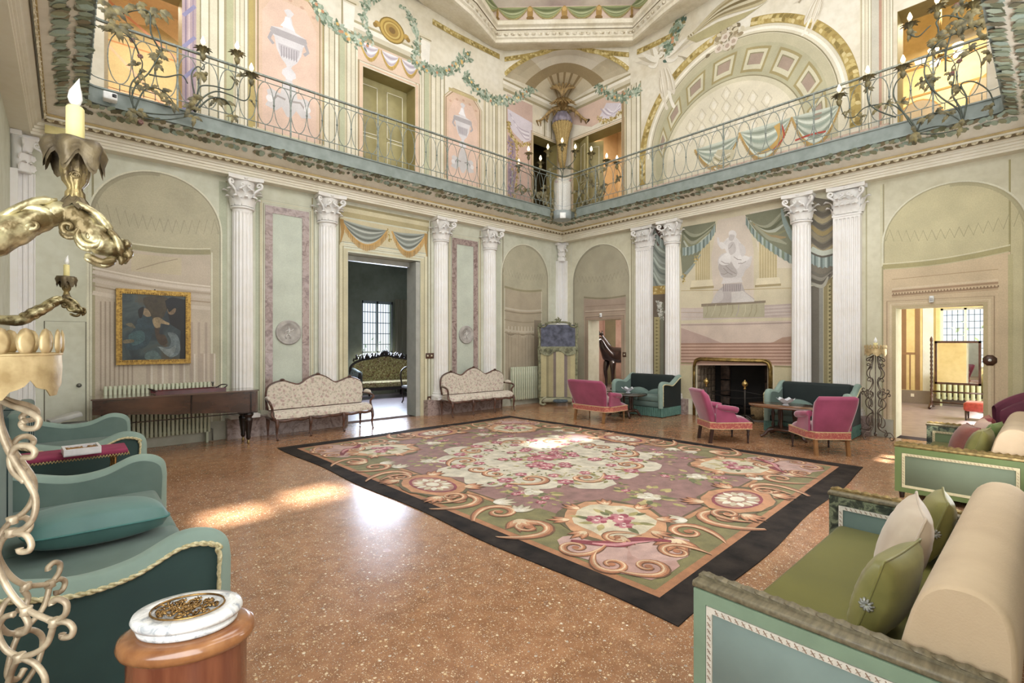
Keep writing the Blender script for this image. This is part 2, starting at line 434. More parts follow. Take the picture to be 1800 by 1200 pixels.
# ---- entablature: profile (distance from wall, z), swept round the four walls with mitred corners
def ring(prof, name, mat, segs=4, sides='LRSN', smooth=False, par=None, o0=0):
    mb = MB(); mb.smooth = smooth
    rows = []
    for (o, z) in prof: rows.append([V((XS+o, YL-o, z)), V((XR-o, YL-o, z)), V((XR-o, YN+o, z)), V((XS+o, YN+o, z))])
    for i in range(len(rows)-1):
        for j in range(4):
            a, b = rows[i], rows[i+1]; j2 = (j+1) % 4; n = mb.vs([a[j], a[j2], b[j2], b[j]]); mb.face((n, n+1, n+2, n+3), smooth)
    o = mb.build(name, mat, par); 
    return struct(o)
SO = 4.37
ent = [(0, SO), (.19, SO), (.19, SO+.035), (.205, SO+.04), (.205, SO+.075), (.225, SO+.08), (.225, SO+.11), (.25, SO+.12), (.255, SO+.135), (.262, SO+.14),
       (.262, SO+.15), (.30, SO+.165), (.31, SO+.20), (.335, SO+.205), (.34, SO+.235), (.31, SO+.25)]
trim1 = ring(ent, 'trim_1', m_cream)
# gilt fillet and egg moulding
ring([(.335, SO+.232), (.352, SO+.232), (.352, SO+.262), (.31, SO+.262)], 'trim_2', M('ochre gilt paint', '#c2a765', '#a88f52', rough=.6, scale=8))
egg = MB(); egg.smooth = True
def one_egg(c, t, n):
    for k in range(2):
        pass
    b = egg.vs([c-t*.046, c-t*.03-V((0, 0, .034)), c-V((0, 0, .045)), c+t*.03-V((0, 0, .034)), c+t*.046, c+n*.028-V((0, 0, .012))])
    for q in range(4): egg.face((b+q, b+q+1, b+5), True)
def eggs(p, q, n):
    L = (q-p).length; k = int(L/.115); t = (q-p).normalized()
    for i in range(k): one_egg(p+t*((i+.5)*L/k), t, n)
z = SO+.205; o = .325
eggs(V((XS+o, YL-o, z)), V((XR-o, YL-o, z)), V((0, -1, 0))); eggs(V((XR-o, YL-o, z)), V((XR-o, YN+o, z)), V((-1, 0, 0)))
eggs(V((XS+o, YN+o, z)), V((XS+o, YL-o, z)), V((1, 0, 0)))
e = egg.build('egg_moulding', M('egg moulding stucco', '#e3d8b8', '#a08b58', rough=.7, scale=30), trim1); e['kind'] = 'stuff'
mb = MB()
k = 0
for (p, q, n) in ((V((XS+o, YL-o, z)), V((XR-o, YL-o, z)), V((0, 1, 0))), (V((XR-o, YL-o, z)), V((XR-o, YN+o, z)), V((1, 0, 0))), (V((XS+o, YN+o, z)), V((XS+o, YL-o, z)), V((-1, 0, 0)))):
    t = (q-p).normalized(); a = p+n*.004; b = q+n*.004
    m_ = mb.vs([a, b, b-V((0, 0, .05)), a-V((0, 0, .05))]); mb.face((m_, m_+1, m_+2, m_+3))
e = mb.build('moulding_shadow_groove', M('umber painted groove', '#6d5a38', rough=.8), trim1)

# ---- sloping painted cove under the gallery, gallery slab, fascia beam
GO = .75; GZ = 4.79
cove = ring([(.31, SO+.255), (GO-.06, GZ-.03), (GO-.06, GZ)], 'trim_3', plaster('cove plaster', '#e9e1cf', '#ddd3bd', '#eee8da'), smooth=False)
slab = MB()
GQ = GO-.05
for (x0, y0, x1, y1) in ((XS, YL-GQ, XR, YL), (XR-GQ, YN, XR, YL-GQ), (XS, YN, XS+GQ, YL-GQ), (XS+GQ, YN, XR-GQ, YN+GQ)): slab.box(x0, y0, GZ+.02, x1, y1, GZ+.18)
struct(slab.build('floor_gallery', M('gallery floor boards', '#9c8f7a', rough=.7)))
# fascia with rounded corners
def edge_path(off, r=.32, n=7):
    """inner edge of the gallery, anticlockwise, rounded corners"""
    x0, x1, y0, y1 = XS+off, XR-off, YN+off, YL-off; P = []
    for (cx, cy, a) in ((x0+r, y1-r, 180), (x1-r, y1-r, 90), (x1-r, y0+r, 0), (x0+r, y0+r, -90)):
        for i in range(n+1): t = rad(a-90*i/n); P.append(V((cx+r*cos(t), cy+r*sin(t), 0)))
    return P
ep = edge_path(GO, .10); ep2 = edge_path(GO+.025, .10)
mb = MB(); n = len(ep)
def loft(mb, path, prof, closed=True, smooth=False):
    """profile (outward offset towards room centre, z) along a level path"""
    k = len(path); rows = []
    for i, p in enumerate(path):
        a = path[i-1] if (i > 0 or closed) else p; b = path[(i+1) % k] if (i < k-1 or closed) else p
        t = (b-a).normalized(); nn = V((t.y, -t.x, 0))
        rows.append([p+nn*o+V((0, 0, z)) for o, z in prof])
    mb.grid(rows, smooth, closed_u=closed)
    return mb
loft(mb, ep, [(-.06, GZ-.01), (.0, GZ-.01), (.0, GZ+.018), (-.02, GZ+.02), (-.02, GZ+.20), (.0, GZ+.205), (.0, GZ+.225), (-.1, GZ+.225)])
beam = tag(mb.build('gallery_beam', m_green), 'long grey-green iron beam edging the painted gallery above the hall', 'beam')

# ---- painted leaf garland following the cove under the gallery
def garland_strip(a, b, inward, width, name, s0, big=1.0, dens=1.0):
    """overlapping leaves painted on the cove between two points a, b (room edge line)"""
    mb = MB(); L = (b-a).length; t = (b-a).normalized(); N = int(L*52*dens)
    cols = ['#8a9678', '#9fae98', '#767b5c', '#b0bfa8', '#8f8262', '#a0a07c', '#a8beb0', '#6f6a50']
    for i in range(N):
        s = (i+R.uniform(-.3, .3))/N*L; side = R.choice((-1, 1)); w = R.uniform(0, width)*side
        ln = R.uniform(.085, .135)*big; wd = ln*.33; ang = R.uniform(-.5, .5)+(pi/2*side)
        d1 = t*cos(ang*.75)+inward*sin(ang*.75); d2 = t*(-sin(ang*.75))+inward*cos(ang*.75)
        c0 = a+t*s+inward*(w*.45)+V((0, 0, -.02-R.uniform(0, .015)))
        c = H(R.choice(cols))
        q = mb.vs([c0, c0+d1*ln*.35+d2*wd, c0+d1*ln*.8+d2*wd*.7, c0+d1*ln, c0+d1*ln*.8-d2*wd*.7, c0+d1*ln*.35-d2*wd])
        mb.face([q+k for k in range(6)], False, c)
    o = mb.build(name, PAINT, cove, recalc=False); o['kind'] = 'stuff'; return o
def cove_pt(o_):   # z on the cove at a given offset
    P = [(.31, SO+.255), (GO-.06, GZ-.03)]
    for (a, za), (b, zb) in zip(P, P[1:]):
        if o_ <= b: return za+(zb-za)*(o_-a)/(b-a)
    return P[-1][1]
LO = .645; lz = cove_pt(LO)+.012
slope = (cove_pt(.68)-cove_pt(.6))/.08
garland_strip(V((XS+LO, YL-LO, lz)), V((XR-LO, YL-LO, lz)), V((0, -1, slope)).normalized(), .09, 'painted_garland', 0)
garland_strip(V((XR-LO, YL-LO, lz)), V((XR-LO, YN+LO, lz)), V((-1, 0, slope)).normalized(), .09, 'painted_garland', 0)
garland_strip(V((XS+LO-.06, YN+.2, lz-.022)), V((XS+LO-.06, YL-LO, lz-.022)), V((1, 0, slope)).normalized(), .10, 'painted_garland', 0, 1.25, 1.2)
garland_strip(V((XR-LO, YN+LO-.06, lz-.022)), V((XS+.2, YN+LO-.06, lz-.022)), V((0, 1, slope)).normalized(), .10, 'painted_garland', 0, 1.25, 1.2)

# ---- skirting of pink marble blocks and grey plinth
def skirting(name, segs, fr, h, d, mat):
    mb = MB()
    for (a, b) in segs:
        mb.prism([(a, 0), (b, 0), (b, h), (a, h)], 0, d, fr)
    return struct(mb.build(name, mat))
skirting('baseboard_left', [(1.95, 2.9), (2.9, 4.0), (5.80, 7.0), (7.0, 7.95)], lambda u, v, d: (u, YL-d, v), .34, .17, m_pinkmarble)
skirting('baseboard_right', [(6.2, 6.95), (5.48, 6.2), (2.1, 2.85), (2.85, 3.55)], lambda u, v, d: (XR-d, u, v), .34, .17, m_pinkmarble)
m_greybase = M('painted grey plinth', '#b5b3a2', '#a3a08c', rough=.8, scale=4)
skirting('trim_4', [(-.5, 1.95), (7.95, 10.1)], lambda u, v, d: (u, YL-d, v), .3, .05, m_greybase)
skirting('trim_5', [(1.80, 2.1), (-.3, .68), (6.95, 7.25), (8.36, 9.1)], lambda u, v, d: (XR-d, u, v), .3, .03, m_greybase)

# ================================================================== fluted columns with leafy capitals
def leaf_mesh(w, h, curl):
    """acanthus leaf standing on the bell, curling outward (+y)"""
    mb = MB(); rows = []
    for i in range(7):
        t = i/6; ww = w*(.55+.45*sin(pi*min(1, t*1.15)))*(1-.45*t**4); zz = h*(t-.12*max(0, t-.75)**1*4); out = .01+curl*t**3
        lob = (.8 if i % 2 else 1.0)
        rows.append([(-ww/2*lob, out-.006, zz-.02*t), (-ww*.24, out+.012, zz), (0, out+.002, zz+.006), (ww*.24, out+.012, zz), (ww/2*lob, out-.006, zz-.02*t)])
    tipz = rows[-1][2][2]
    rows.append([(x*.55, curl*1.35+.012, tipz-.035) for x in (-w*.4, -w*.2, 0, w*.2, w*.4)])
    mb.grid(rows, True)
    return mb
leafA = leaf_mesh(.15, .17, .07); leafB = leaf_mesh(.14, .15, .09)
lo_ = leafA.build('leaf', m_white); lo2 = leafB.build('leaf', m_white)
leaf_meshes = (lo_.data, lo2.data)
for q in (lo_, lo2): bpy.data.objects.remove(q)
vol = MB()
P = []
for i in range(22):
    a = -pi/2+i/21*pi*2.6; r_ = .042*(1-i/24); P.append((r_*cos(a)+.0, 0, r_*sin(a)))
vol.tube([(-.07, 0, -.14), (-.055, 0, -.08)]+P, [.016]*8+[.015-.0005*i for i in range(16)], 5)
vo = vol.build('volute', m_white); vol_mesh = vo.data; bpy.data.objects.remove(vo)
CAPZ = 3.87
def capital(parent, flat, half):
    mb = MB()
    if flat:
        w = half
        for (z0, z1, o) in ((CAPZ-.03, CAPZ, .015), (CAPZ, CAPZ+.42, 0)): mb.box(-w-o, .002, z0, w+o, .105+o, z1)
        mb.lathe([(w*1.0, 0), (w*.9, .15), (w*1.0, .3), (w*1.28, .42)], (0, .03, CAPZ), 20, sy=.42)
    else:
        mb.lathe([(.17, -.03), (.185, -.02), (.185, 0), (.165, .005), (.15, .1), (.155, .25), (.20, .40), (.21, .43)], (0, 0, CAPZ), 24)
    # abacus with concave sides
    A = .265 if not flat else half+.085; B = .265 if not flat else .20
    C4 = [(-A, -B), (A, -B), (A, B), (-A, B)] if not flat else [(-A, .004), (A, .004), (A, B), (-A, B)]; pts = []
    for q_ in range(4):
        (ax, ay), (bx, by) = C4[q_], C4[(q_+1) % 4]; L_ = math.hypot(bx-ax, by-ay); nx, ny = -(by-ay)/L_, (bx-ax)/L_
        for i in range(6): t_ = i/6; dd = 0 if (flat and q_ == 0) else .16*min(A, B)*sin(pi*t_); pts.append((ax+(bx-ax)*t_+nx*dd, ay+(by-ay)*t_+ny*dd))
    mb.prism(pts, CAPZ+.43, CAPZ+.495, lambda u, v, d: (u, v, d))
    mb.lathe([(.0, .0), (.03, .005), (.035, .03), (.0, .035)], (0, B*.8, CAPZ+.44), 8)
    if flat: mb.v = [(x_, max(y_, .002), z_) for x_, y_, z_ in mb.v]
    c = mb.build('capital', m_white, parent); c.location = (0, 0, 0)
    R0 = .15 if not flat else .0
    for row in range(2):
        md = leaf_meshes[row]; z0 = CAPZ+.01+row*.13
        if flat:
            n = 4-row; xs = [(-half*.85+2*half*.85*(i+.5)/n) for i in range(n)]
            pos = [((x, .112+.02*row, z0), 0) for x in xs]+[((half+.01, .05, z0), -1.3), ((-half-.01, .05, z0), 1.3)]
        else:
            pos = []
            for i in range(7):
                a = rad(-20+ (220/6)*i + (row*18 if i < 6 else 999)) if not (row and i == 6) else None
                if a is None: continue
                pos.append(((.163*cos(a), .163*sin(a), z0), a-pi/2))
        for (p, a) in pos:
            q = bpy.data.objects.new('leaf', md); col.objects.link(q); q.parent = c
            q.matrix_basis = Matrix.Translation(p) @ Matrix.Rotation(a, 4, 'Z') @ Matrix.Scale(1.12, 4)
    cx = A*.78; cy = B*.62
    for s in (1, -1):
        q = bpy.data.objects.new('volute', vol_mesh); col.objects.link(q); q.parent = c
        q.matrix_basis = Matrix.Translation((s*cx, cy+.04, CAPZ+.37)) @ Matrix.Rotation(rad(35)*s, 4, 'Z') @ Matrix.Scale(s, 4, (1, 0, 0)) @ Matrix.Scale(1.4, 4)
        q = bpy.data.objects.new('volute', vol_mesh); col.objects.link(q); q.parent = c
        q.matrix_basis = Matrix.Translation((s*.055, cy+.06, CAPZ+.345)) @ Matrix.Scale(-s, 4, (1, 0, 0)) @ Matrix.Scale(.85, 4)
def round_column(x, y, rz, label):
    """half column; local +y faces the room"""
    t = empty('fluted_column', (x, y, 0), rz, label, 'column', 'fluted half columns')
    mb = MB(); n = 108; Pz = [.50, .56, 3.76, 3.80, 3.84]; rows = []
    for k, z in enumerate(Pz):
        row = []
        for i in range(n):
            a = 2*pi*i/n; r = .165-.012*(z/3.84); fl_ = 0 if k in (0, 3, 4) else -.015*(0, .1, .8, 1, 1, .8)[i % 6]
            row.append((cos(a)*(r+fl_), sin(a)*(r+fl_), z))
        rows.append(row)
    mb.grid(rows, False, closed_v=True); mb.build('shaft', m_white, t)
    b = MB(); b.box(-.22, -.1, .34, .22, .22, .40); b.lathe([(.215, .40), (.225, .425), (.205, .45), (.18, .46), (.195, .475), (.19, .49), (.168, .50)], (0, 0, 0), 28)
    b.build('base', m_white, t)
    capital(t, False, .17); return t
def flat_pilaster(x, y, rz, half, label, d=.11, nfl=6):
    t = empty('fluted_pilaster', (x, y, 0), rz, label, 'pilaster', 'flat fluted pilasters')
    mb = MB(); poly = [(-half, 0), (-half, d)]
    wfl = 2*half/(nfl+.6)
    for i in range(nfl):
        c = -half+wfl*(.3+i+.5); w = wfl*.32
        poly += [(c-w, d), (c-w*.7, d-.018), (c, d-.024), (c+w*.7, d-.018), (c+w, d)]
    poly += [(half, d), (half, 0)]
    mb.prism(poly, .5, 3.80, lambda u, v, z: (u, v, z)); mb.box(-half, 0, 3.80, half, d, CAPZ)
    mb.box(-half-.001, 0, .42, half+.001, d+.001, .5)
    mb.build('shaft', m_white, t)
    b = MB(); b.box(-half-.05, 0, .34, half+.05, d+.05, .40); b.rbox(-half-.035, .0, .40, half+.035, d+.035, .44, .015, 2); b.box(-half-.015, 0, .44, half+.015, d+.015, .47)
    b.build('base', m_white, t)
    capital(t, True, half); return t
for x, s in ((2.2, 'round fluted white column beside the long piano'), (3.65, 'round fluted white column left of the salon doorway, behind the larger floral settee'),
             (6.21, 'round fluted white column right of the salon doorway with light switches beside it'), (7.63, 'round fluted white column between marble-framed panel and the radiator niche')):
    round_column(x, YL-.06, pi, s)
for y, s in ((5.84, 'round fluted cream column just left of the fireplace'), (3.18, 'round fluted cream column just right of the fireplace behind green settee')):
    round_column(XR-.06, y, pi/2, s)
for y, s in ((6.58, 'flat fluted pilaster between horse doorway and painted drapery'), (2.45, 'widest-looking flat fluted pilaster right of the fireplace, near the twisted iron stand')):
    flat_pilaster(XR, y, pi/2, .205, s)
def corner_pil(x, y, sx, label):
    t = empty('corner_pilaster', (x, y, 0), 0, label, 'pilaster')
    d = .07; L = .23; mb = MB()
    for (u, v) in (((0, 0), (0, 0)),):
        pts = [(0, 0)]
    # L-shaped plan with flutes
    def fl1(a, b, fixed, axis, dirn):
        out = []; n = 3
        for i in range(n):
            c = a+(b-a)*(i+.5)/n; w = (b-a)/n*.3
            for (dd, q) in ((-w, 0), (-w*.6, .014), (w*.6, .014), (w, 0)):
                out.append((c+dd, fixed+q*dirn) if axis == 'x' else (fixed+q*dirn, c+dd))
        return out
    # front face parallel to left wall from x-L to x-d ; side face parallel to right wall
    poly = [(0, 0), (-L*sx, 0), (-L*sx, -d)]+fl1(-L*sx, -d*sx, -d, 'x', 1)+[(-d*sx, -d)]+fl1(-d, -L, -d*sx, 'y', sx)+[(-d*sx, -L), (0, -L)]
    mb.prism(poly, .42, CAPZ, lambda u, v, z: (u, v, z)); mb.build('shaft', m_white, t)
    b = MB(); b.box(*( (-L-.03, -d-.03, 0) if sx > 0 else (0, -d-.03, 0)), *((0, 0, .44) if sx > 0 else (L+.03, 0, .44)))
    b.box(*((-d-.03, -L-.03, 0) if sx > 0 else (0, -L-.03, 0)), *((0, -d, .44) if sx > 0 else (d+.03, -d, .44))); b.build('base', m_white, t)
    c = MB(); c.lathe([(.10, -.02), (.115, 0), (.095, .02), (.10, .25), (.15, .42), (.17, .43)], (-.09*sx, -.09, CAPZ), 16)
    c.box(*((-.27, -.11, CAPZ+.43) if sx > 0 else (0, -.11, CAPZ+.43)), *((0, 0, CAPZ+.495) if sx > 0 else (.27, 0, CAPZ+.495)))
    c.box(*((-.11, -.27, CAPZ+.43) if sx > 0 else (0, -.27, CAPZ+.43)), *((0, -.11, CAPZ+.495) if sx > 0 else (.11, -.11, CAPZ+.495)))
    c.v = [((min(x, -.002) if sx > 0 else max(x, .002)), min(y, -.002), z) for x, y, z in c.v]
    cc = c.build('capital', m_white, t)
    for row in range(2):
        for (px, py, a) in ((-.19, -.07, pi), (-.09, -.09, pi*.75), (-.07, -.19, pi/2)):
            q = bpy.data.objects.new('leaf', leaf_meshes[row]); col.objects.link(q); q.parent = cc
            aa = a if sx > 0 else -a+0
            q.matrix_basis = Matrix.Translation((px*sx, py, CAPZ+.01+row*.14)) @ Matrix.Rotation(aa, 4, 'Z') @ Matrix.Scale(.8, 4)
    for (px, py, a) in ((-.25, -.12, pi), (-.12, -.25, pi/2)):
        q = bpy.data.objects.new('volute', vol_mesh); col.objects.link(q); q.parent = cc
        q.matrix_basis = Matrix.Translation((px*sx, py, CAPZ+.37)) @ Matrix.Rotation(a if sx > 0 else -a, 4, 'Z')
corner_pil(XR, YL, 1, 'slim fluted pilaster filling the far corner of the hall behind the painted screen')
corner_pil(XS, YL, -1, 'slim fluted pilaster in the left corner of the hall, behind the gilded arm sconces')
# ================================================================== painted decoration (fresco) on the walls
GREENS = ['#8a9c84', '#a8b8a2', '#72856d', '#bdc8b4', '#94a58e', '#66785f']
GOLDS = ['#b39a4c', '#c9b267', '#8f7935', '#d6c283', '#a68b3f']
def arch_pts(cx, r, zs, z0, n=20, k=1.0):
    return [(cx-r, z0)]+[(cx-r*cos(pi*i/n), zs+r*k*sin(pi*i/n)) for i in range(n+1)]+[(cx+r, z0)]
def garland(p, path, w, cols, dens=60, size=.07, layer=3, n=8, flowers=None):
    P = smooth_path([(a, b, 0) for a, b in path], n); L = sum((b-a).length for a, b in zip(P, P[1:]))
    for i in range(int(L*dens)):
        t = R.random()*(len(P)-1.001); j = int(t); q = P[j]+(P[j+1]-P[j])*(t-j); d = (P[j+1]-P[j]); a = atan2(d.y, d.x)
        u = q.x+R.gauss(0, w*.3); v = q.y+R.gauss(0, w*.3)
        p.leaf(u, v, size*R.uniform(.6, 1.2), size*R.uniform(.18, .3), a+R.uniform(-1.4, 1.4)+(pi if R.random() < .4 else 0), R.choice(cols), layer)
        if flowers and R.random() < .06: p.oval(u, v, size*.3, size*.3, R.choice(flowers), layer+1, n=7)
def bead(p, path, w, cols, layer=3, n=8, step=.05):
    """raised-looking leaf roll"""
    P = smooth_path([(a, b, 0) for a, b in path], n); L = sum((b-a).length for a, b in zip(P, P[1:])); N = int(L/step)
    p.ribbon([(q.x, q.y) for q in P], w, shade(cols[0], .95), layer)
    acc = 0; j = 0
    for i in range(N):
        s = i*step
        while j < len(P)-2 and acc+(P[j+1]-P[j]).length < s: acc += (P[j+1]-P[j]).length; j += 1
        d = P[j+1]-P[j]; q = P[j]+d*min(1, max(0, (s-acc)/max(d.length, 1e-6))); a = atan2(d.y, d.x)
        for sd in (1, -1):
            p.leaf(q.x, q.y, w*.62, w*.2, a+sd*R.uniform(.5, 1.0), R.choice(cols), layer+1)
def swag(p, A, B, sag, cols, folds=7, fringe=None, top=0, layer=2, skew=0, fw=.09):
    """cloth hanging between A and B"""
    (x0, y0), (x1, y1) = A, B
    def crv(k, n=16):
        out = []
        for i in range(n+1):
            t = i/n; out.append((x0+(x1-x0)*t, y0+(y1-y0)*t-sag*k*(4*t*(1-t))*(1+skew*(t-.5))))
        return out
    up = crv(top); lo = crv(1.0)
    p.poly(up+lo[::-1], cols[0], layer)
    for i in range(folds):
        k0 = top+(1-top)*(i+.3)/folds; w = sag*.5/folds
        c = crv(k0); p.ribbon(c[1:-1], [w*.1, w, w*1.3, w, w*.1], cols[1+i % (len(cols)-1)], layer+1)
    if fringe:
        p.ribbon(lo, fw*.35, shade(fringe, 1.15), layer+2)
        for i in range(len(lo)-1):
            for q in range(3):
                t = q/3; x = lo[i][0]+(lo[i+1][0]-lo[i][0])*t; y = lo[i][1]+(lo[i+1][1]-lo[i][1])*t; dx = abs(lo[i+1][0]-lo[i][0])/3
                p.poly([(x, y), (x+dx*.9, y), (x+dx*.8, y-fw*R.uniform(.8, 1.1)), (x+dx*.1, y-fw)], shade(fringe, R.uniform(.7, 1.1)), layer+2)
def tassels(p, path, w, cols, layer=3, n=5, every=.1, h=.16):
    """pleated valance strip below a path"""
    P = smooth_path([(a, b, 0) for a, b in path], n)
    for i in range(len(P)-1):
        a, b = P[i], P[i+1]; c = cols[i % len(cols)]
        p.poly([(a.x, a.y), (b.x, b.y), (b.x, b.y-h*(1 if i % 2 else .86)), (a.x, a.y-h*(.86 if i % 2 else 1))], c, layer)
def lines_v(p, us, z0, z1, w, c, layer=1):
    for u in us: p.rect(u-w/2, z0, u+w/2, z1, c, layer)
def U(px, wallf, py=600): return wallf(px, py)[0]
def painted_niche(fr, parent, cx, r, zs, flip, tint, zig, zz, door=None):
    p = Paint(fr)
    base = H(tint)
    A = arch_pts(cx, r, zs, .02)
    if door: A += [(door[1], .02), (door[1], door[2]), (door[0], door[2]), (door[0], .02)]
    p.poly(A, base, 0)
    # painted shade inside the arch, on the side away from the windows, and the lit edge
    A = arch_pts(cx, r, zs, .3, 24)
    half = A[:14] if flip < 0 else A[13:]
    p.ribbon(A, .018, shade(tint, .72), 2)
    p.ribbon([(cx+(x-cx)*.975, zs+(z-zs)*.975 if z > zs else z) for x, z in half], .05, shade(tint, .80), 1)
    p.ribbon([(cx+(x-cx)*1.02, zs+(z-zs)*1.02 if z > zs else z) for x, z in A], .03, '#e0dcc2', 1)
    pts = []; n = 15
    for i in range(n*2+1):
        t = i/(n*2); x = cx-r*.97+r*1.94*t; sagm = -.10*(1-(2*t-1)**2)*1.0
        pts.append((x, zz+sagm+(zig if i % 2 else -zig)*(.75+.25*abs(2*t-1))))
    p.ribbon(pts, .028, shade(tint, .72), 3)
    p.ribbon([(x, z-.02) for x, z in pts], .008, shade(tint, 1.15), 3)
    return p
# ---- left wall niches
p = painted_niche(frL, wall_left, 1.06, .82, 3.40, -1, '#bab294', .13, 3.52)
x0, x1 = .27, 1.74; zt = 2.98
top = [(x0+(x1-x0)*i/12, zt+.06*(2*i/12-1)**2+.0) for i in range(13)]
p.poly([(x0, .3)]+top+[(x1, .3)], '#c6b7a2', 3)
p.ribbon([(x, z+.05) for x, z in top], .07, '#a29a76', 4); p.ribbon([(x, z+.10) for x, z in top], .02, '#d8d2b4', 4)
lines_v(p, [x0-.02, x1+.02], .3, zt+.1, .025, '#d8d4bb', 4); lines_v(p, [x0+.012], .3, zt, .03, '#a9a17f', 4)
for dz, w, c in ((.36, .05, '#d8cbbb'), (.42, .03, '#b5a48f'), (.48, .05, '#cdbfae'), (.56, .02, '#a8967f'), (.66, .06, '#d4c7b4'), (.3, .02, '#e1d6c6')):
    p.ribbon([(x, zt-dz-.16*(i/12)-.03*sin(pi*i/12)) for i, (x, z) in enumerate(top)], w, c, 4)
for i in range(8): u = x0+.08+i*.052; p.rect(u, .9, u+.018, zt-.78, '#a89684', 4)
for i in range(7): u = x0+.62+i*.14; p.rect(u, .9, u+.05, 1.42, '#b7a694', 4); p.rect(u+.06, .9, u+.08, 1.42, '#d9cebf', 4)
for i in range(3): u = x1-.28+i*.10; p.rect(u, .9, u+.035, zt-1.05, '#b5a493', 4)
p.rect(x0+.44, zt-.31, x1-.40, zt-.04, '#c9bb9c', 4)
p.ribbon([(x0+.5, zt-.28), (x0+.8, zt-.14), (x1-.45, zt-.06)], .012, '#a89780', 5)
p.build('painted_niche', wall_left)
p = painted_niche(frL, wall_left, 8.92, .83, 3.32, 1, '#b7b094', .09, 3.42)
x0, x1 = 8.17, 9.50; zt = 2.98
top = [(x0+(x1-x0)*i/12, zt-.06*sin(pi*i/12)) for i in range(13)]
p.poly([(x0, .3)]+top+[(x1, .3)], '#b4a68c', 3)
p.ribbon([(x, z+.03) for x, z in top], .05, '#9b9370', 4); lines_v(p, [x0, x1], .3, zt, .03, '#cfcab0', 4)
for dz, w, c in ((.5, .05, '#c8bda6'), (.57, .03, '#97896f'), (.8, .03, '#a3957b'), (1.05, .05, '#c9bda5'), (1.12, .02, '#95876d')):
    p.ribbon([(x, zt-dz-.05*sin(pi*i/12)) for i, (x, z) in enumerate(top)], w, c, 4)
for i in range(22):
    u = x0+.05+i*.06; h = 1.75+.05*sin(i*1.1)+(.1 if i % 7 == 0 else 0); p.rect(u, .35, u+.024, h, '#9c8d76' if i % 2 else '#a99b83', 4)
for i in range(11): u = x0+.1+i*.115; p.poly([(u, 1.86), (u+.07, 1.86), (u+.055, 2.02), (u+.015, 2.02)], '#c9bea6', 4)
swag(p, (x0+.02, 1.86), (x0+.42, 1.86), .14, ['#9d8f78', '#b9ac94', '#8b7d67'], 3); swag(p, (x0+.42, 1.86), (x0+.84, 1.86), .14, ['#9d8f78', '#b9ac94', '#8b7d67'], 3); swag(p, (x0+.84, 1.86), (x1-.02, 1.86), .14, ['#9d8f78', '#b9ac94', '#8b7d67'], 3)
p.rect(x1-.28, .35, x1-.02, 2.2, '#8f816b', 4); p.build('painted_niche', wall_left)
# ---- marble framed panels on the left wall
for (a, b, c, d, zt_) in ((466, 543, 479, 531, None), (794.5, 839.5, 801.5, 831, None)):
    xa, xb, xc, xd = U(a, onY), U(b, onY), U(c, onY), U(d, onY)
    zt_ = 4.02; zb = .42; w = (xc-xa+xb-xd)/2; xc, xd = xa+w, xb-w
    mb = MB()
    for (q0, r0, q1, r1) in ((xa, zb, xc, zt_), (xd, zb, xb, zt_), (xc, zt_-w*1.05, xd, zt_)): mb.box(q0, YL-.012, r0, q1, YL, r1)
    mb.build('marble_frame', m_pinkmarble, wall_left)
    p = Paint(frL); p.rect(xc, zb, xd, zt_-w, '#c3cab9', 0)
    for o, ww, cc in ((.025, .012, '#8f8463'), (.065, .035, '#d3c9a6'), (.095, .010, '#7f7a5c')):
        p.ribbon([(xa-o, zb), (xa-o, zt_+o), (xb+o, zt_+o), (xb+o, zb)], ww, cc, 1)
    p.build('painted_panel', wall_left)
# ---- salon doorway: painted architrave, drapery with gold fringe
p = Paint(frL)
for o, ww, cc in ((.045, .09, '#cdc49f'), (.10, .02, '#a69b70'), (.14, .06, '#d9d1ae'), (.185, .018, '#8e8460')):
    p.ribbon([(4.08-o, 0), (4.08-o, 3.38+o), (5.72+o, 3.38+o), (5.72+o, 0)], ww, cc, 1)
p.rect(3.92, 3.58, 5.88, 4.03, '#d1c49c', 1)
lines_v(p, [3.905, 5.9], 3.5, 4.05, .03, '#8e8460', 2)
p.rect(3.86, 4.06, 5.94, 4.16, '#b9ab7c', 1); p.rect(3.86, 4.16, 5.94, 4.25, '#d6cba4', 1); p.rect(3.86, 4.25, 5.94, 4.30, '#a3966a', 1)
GD = ['#8e948b', '#aab0a6', '#6f7268', '#c2c6ba', '#83877c']
swag(p, (3.93, 4.0), (4.93, 3.93), .40, GD, 7, '#c59b52', .05, 3, 0, .12)
swag(p, (5.87, 4.0), (5.03, 3.93), .42, GD, 7, '#c59b52', .05, 3, .3, .12)
garland(p, [(4.93, 3.96), (4.98, 3.82), (4.98, 3.72)], .05, GOLDS, 90, .05, 6)
p.ribbon([(3.95, 4.0), (3.97, 3.75), (3.93, 3.55)], [.08, .06, .02], '#b28a46', 5)
p.ribbon([(5.86, 4.0), (5.85, 3.75), (5.88, 3.5)], [.08, .06, .02], '#b28a46', 5)
p.build('painted_drapery', wall_left)
# faint painted vertical mouldings of the left wall
p = Paint(frL)
for px, c in ((153, '#cfcdb2'), (163, '#9b946f'), (398, '#a79a72'), (455, '#a79a72'), (549, '#a79a72'), (598, '#8d8462'), (603, '#d6cdaa'), (752, '#9a8f68'), (757, '#8d8462'), (790, '#a79a72'), (844, '#a79a72'), (872, '#a79a72'), (884, '#8d8462'), (968, '#d8d6c2')):
    u = U(px, onY); p.rect(u-.012, .35, u+.012, 4.3, c, 0)
for px0, px1, c in ((385, 399, '#b9bda2'), (449, 459, '#bac0a6'), (596, 600, '#b4b28e'), (872, 880, '#c8cbb4')):
    p.rect(U(px0, onY), .35, U(px1, onY), 4.28, c, 0)
p.build('painted_mouldings', wall_left)

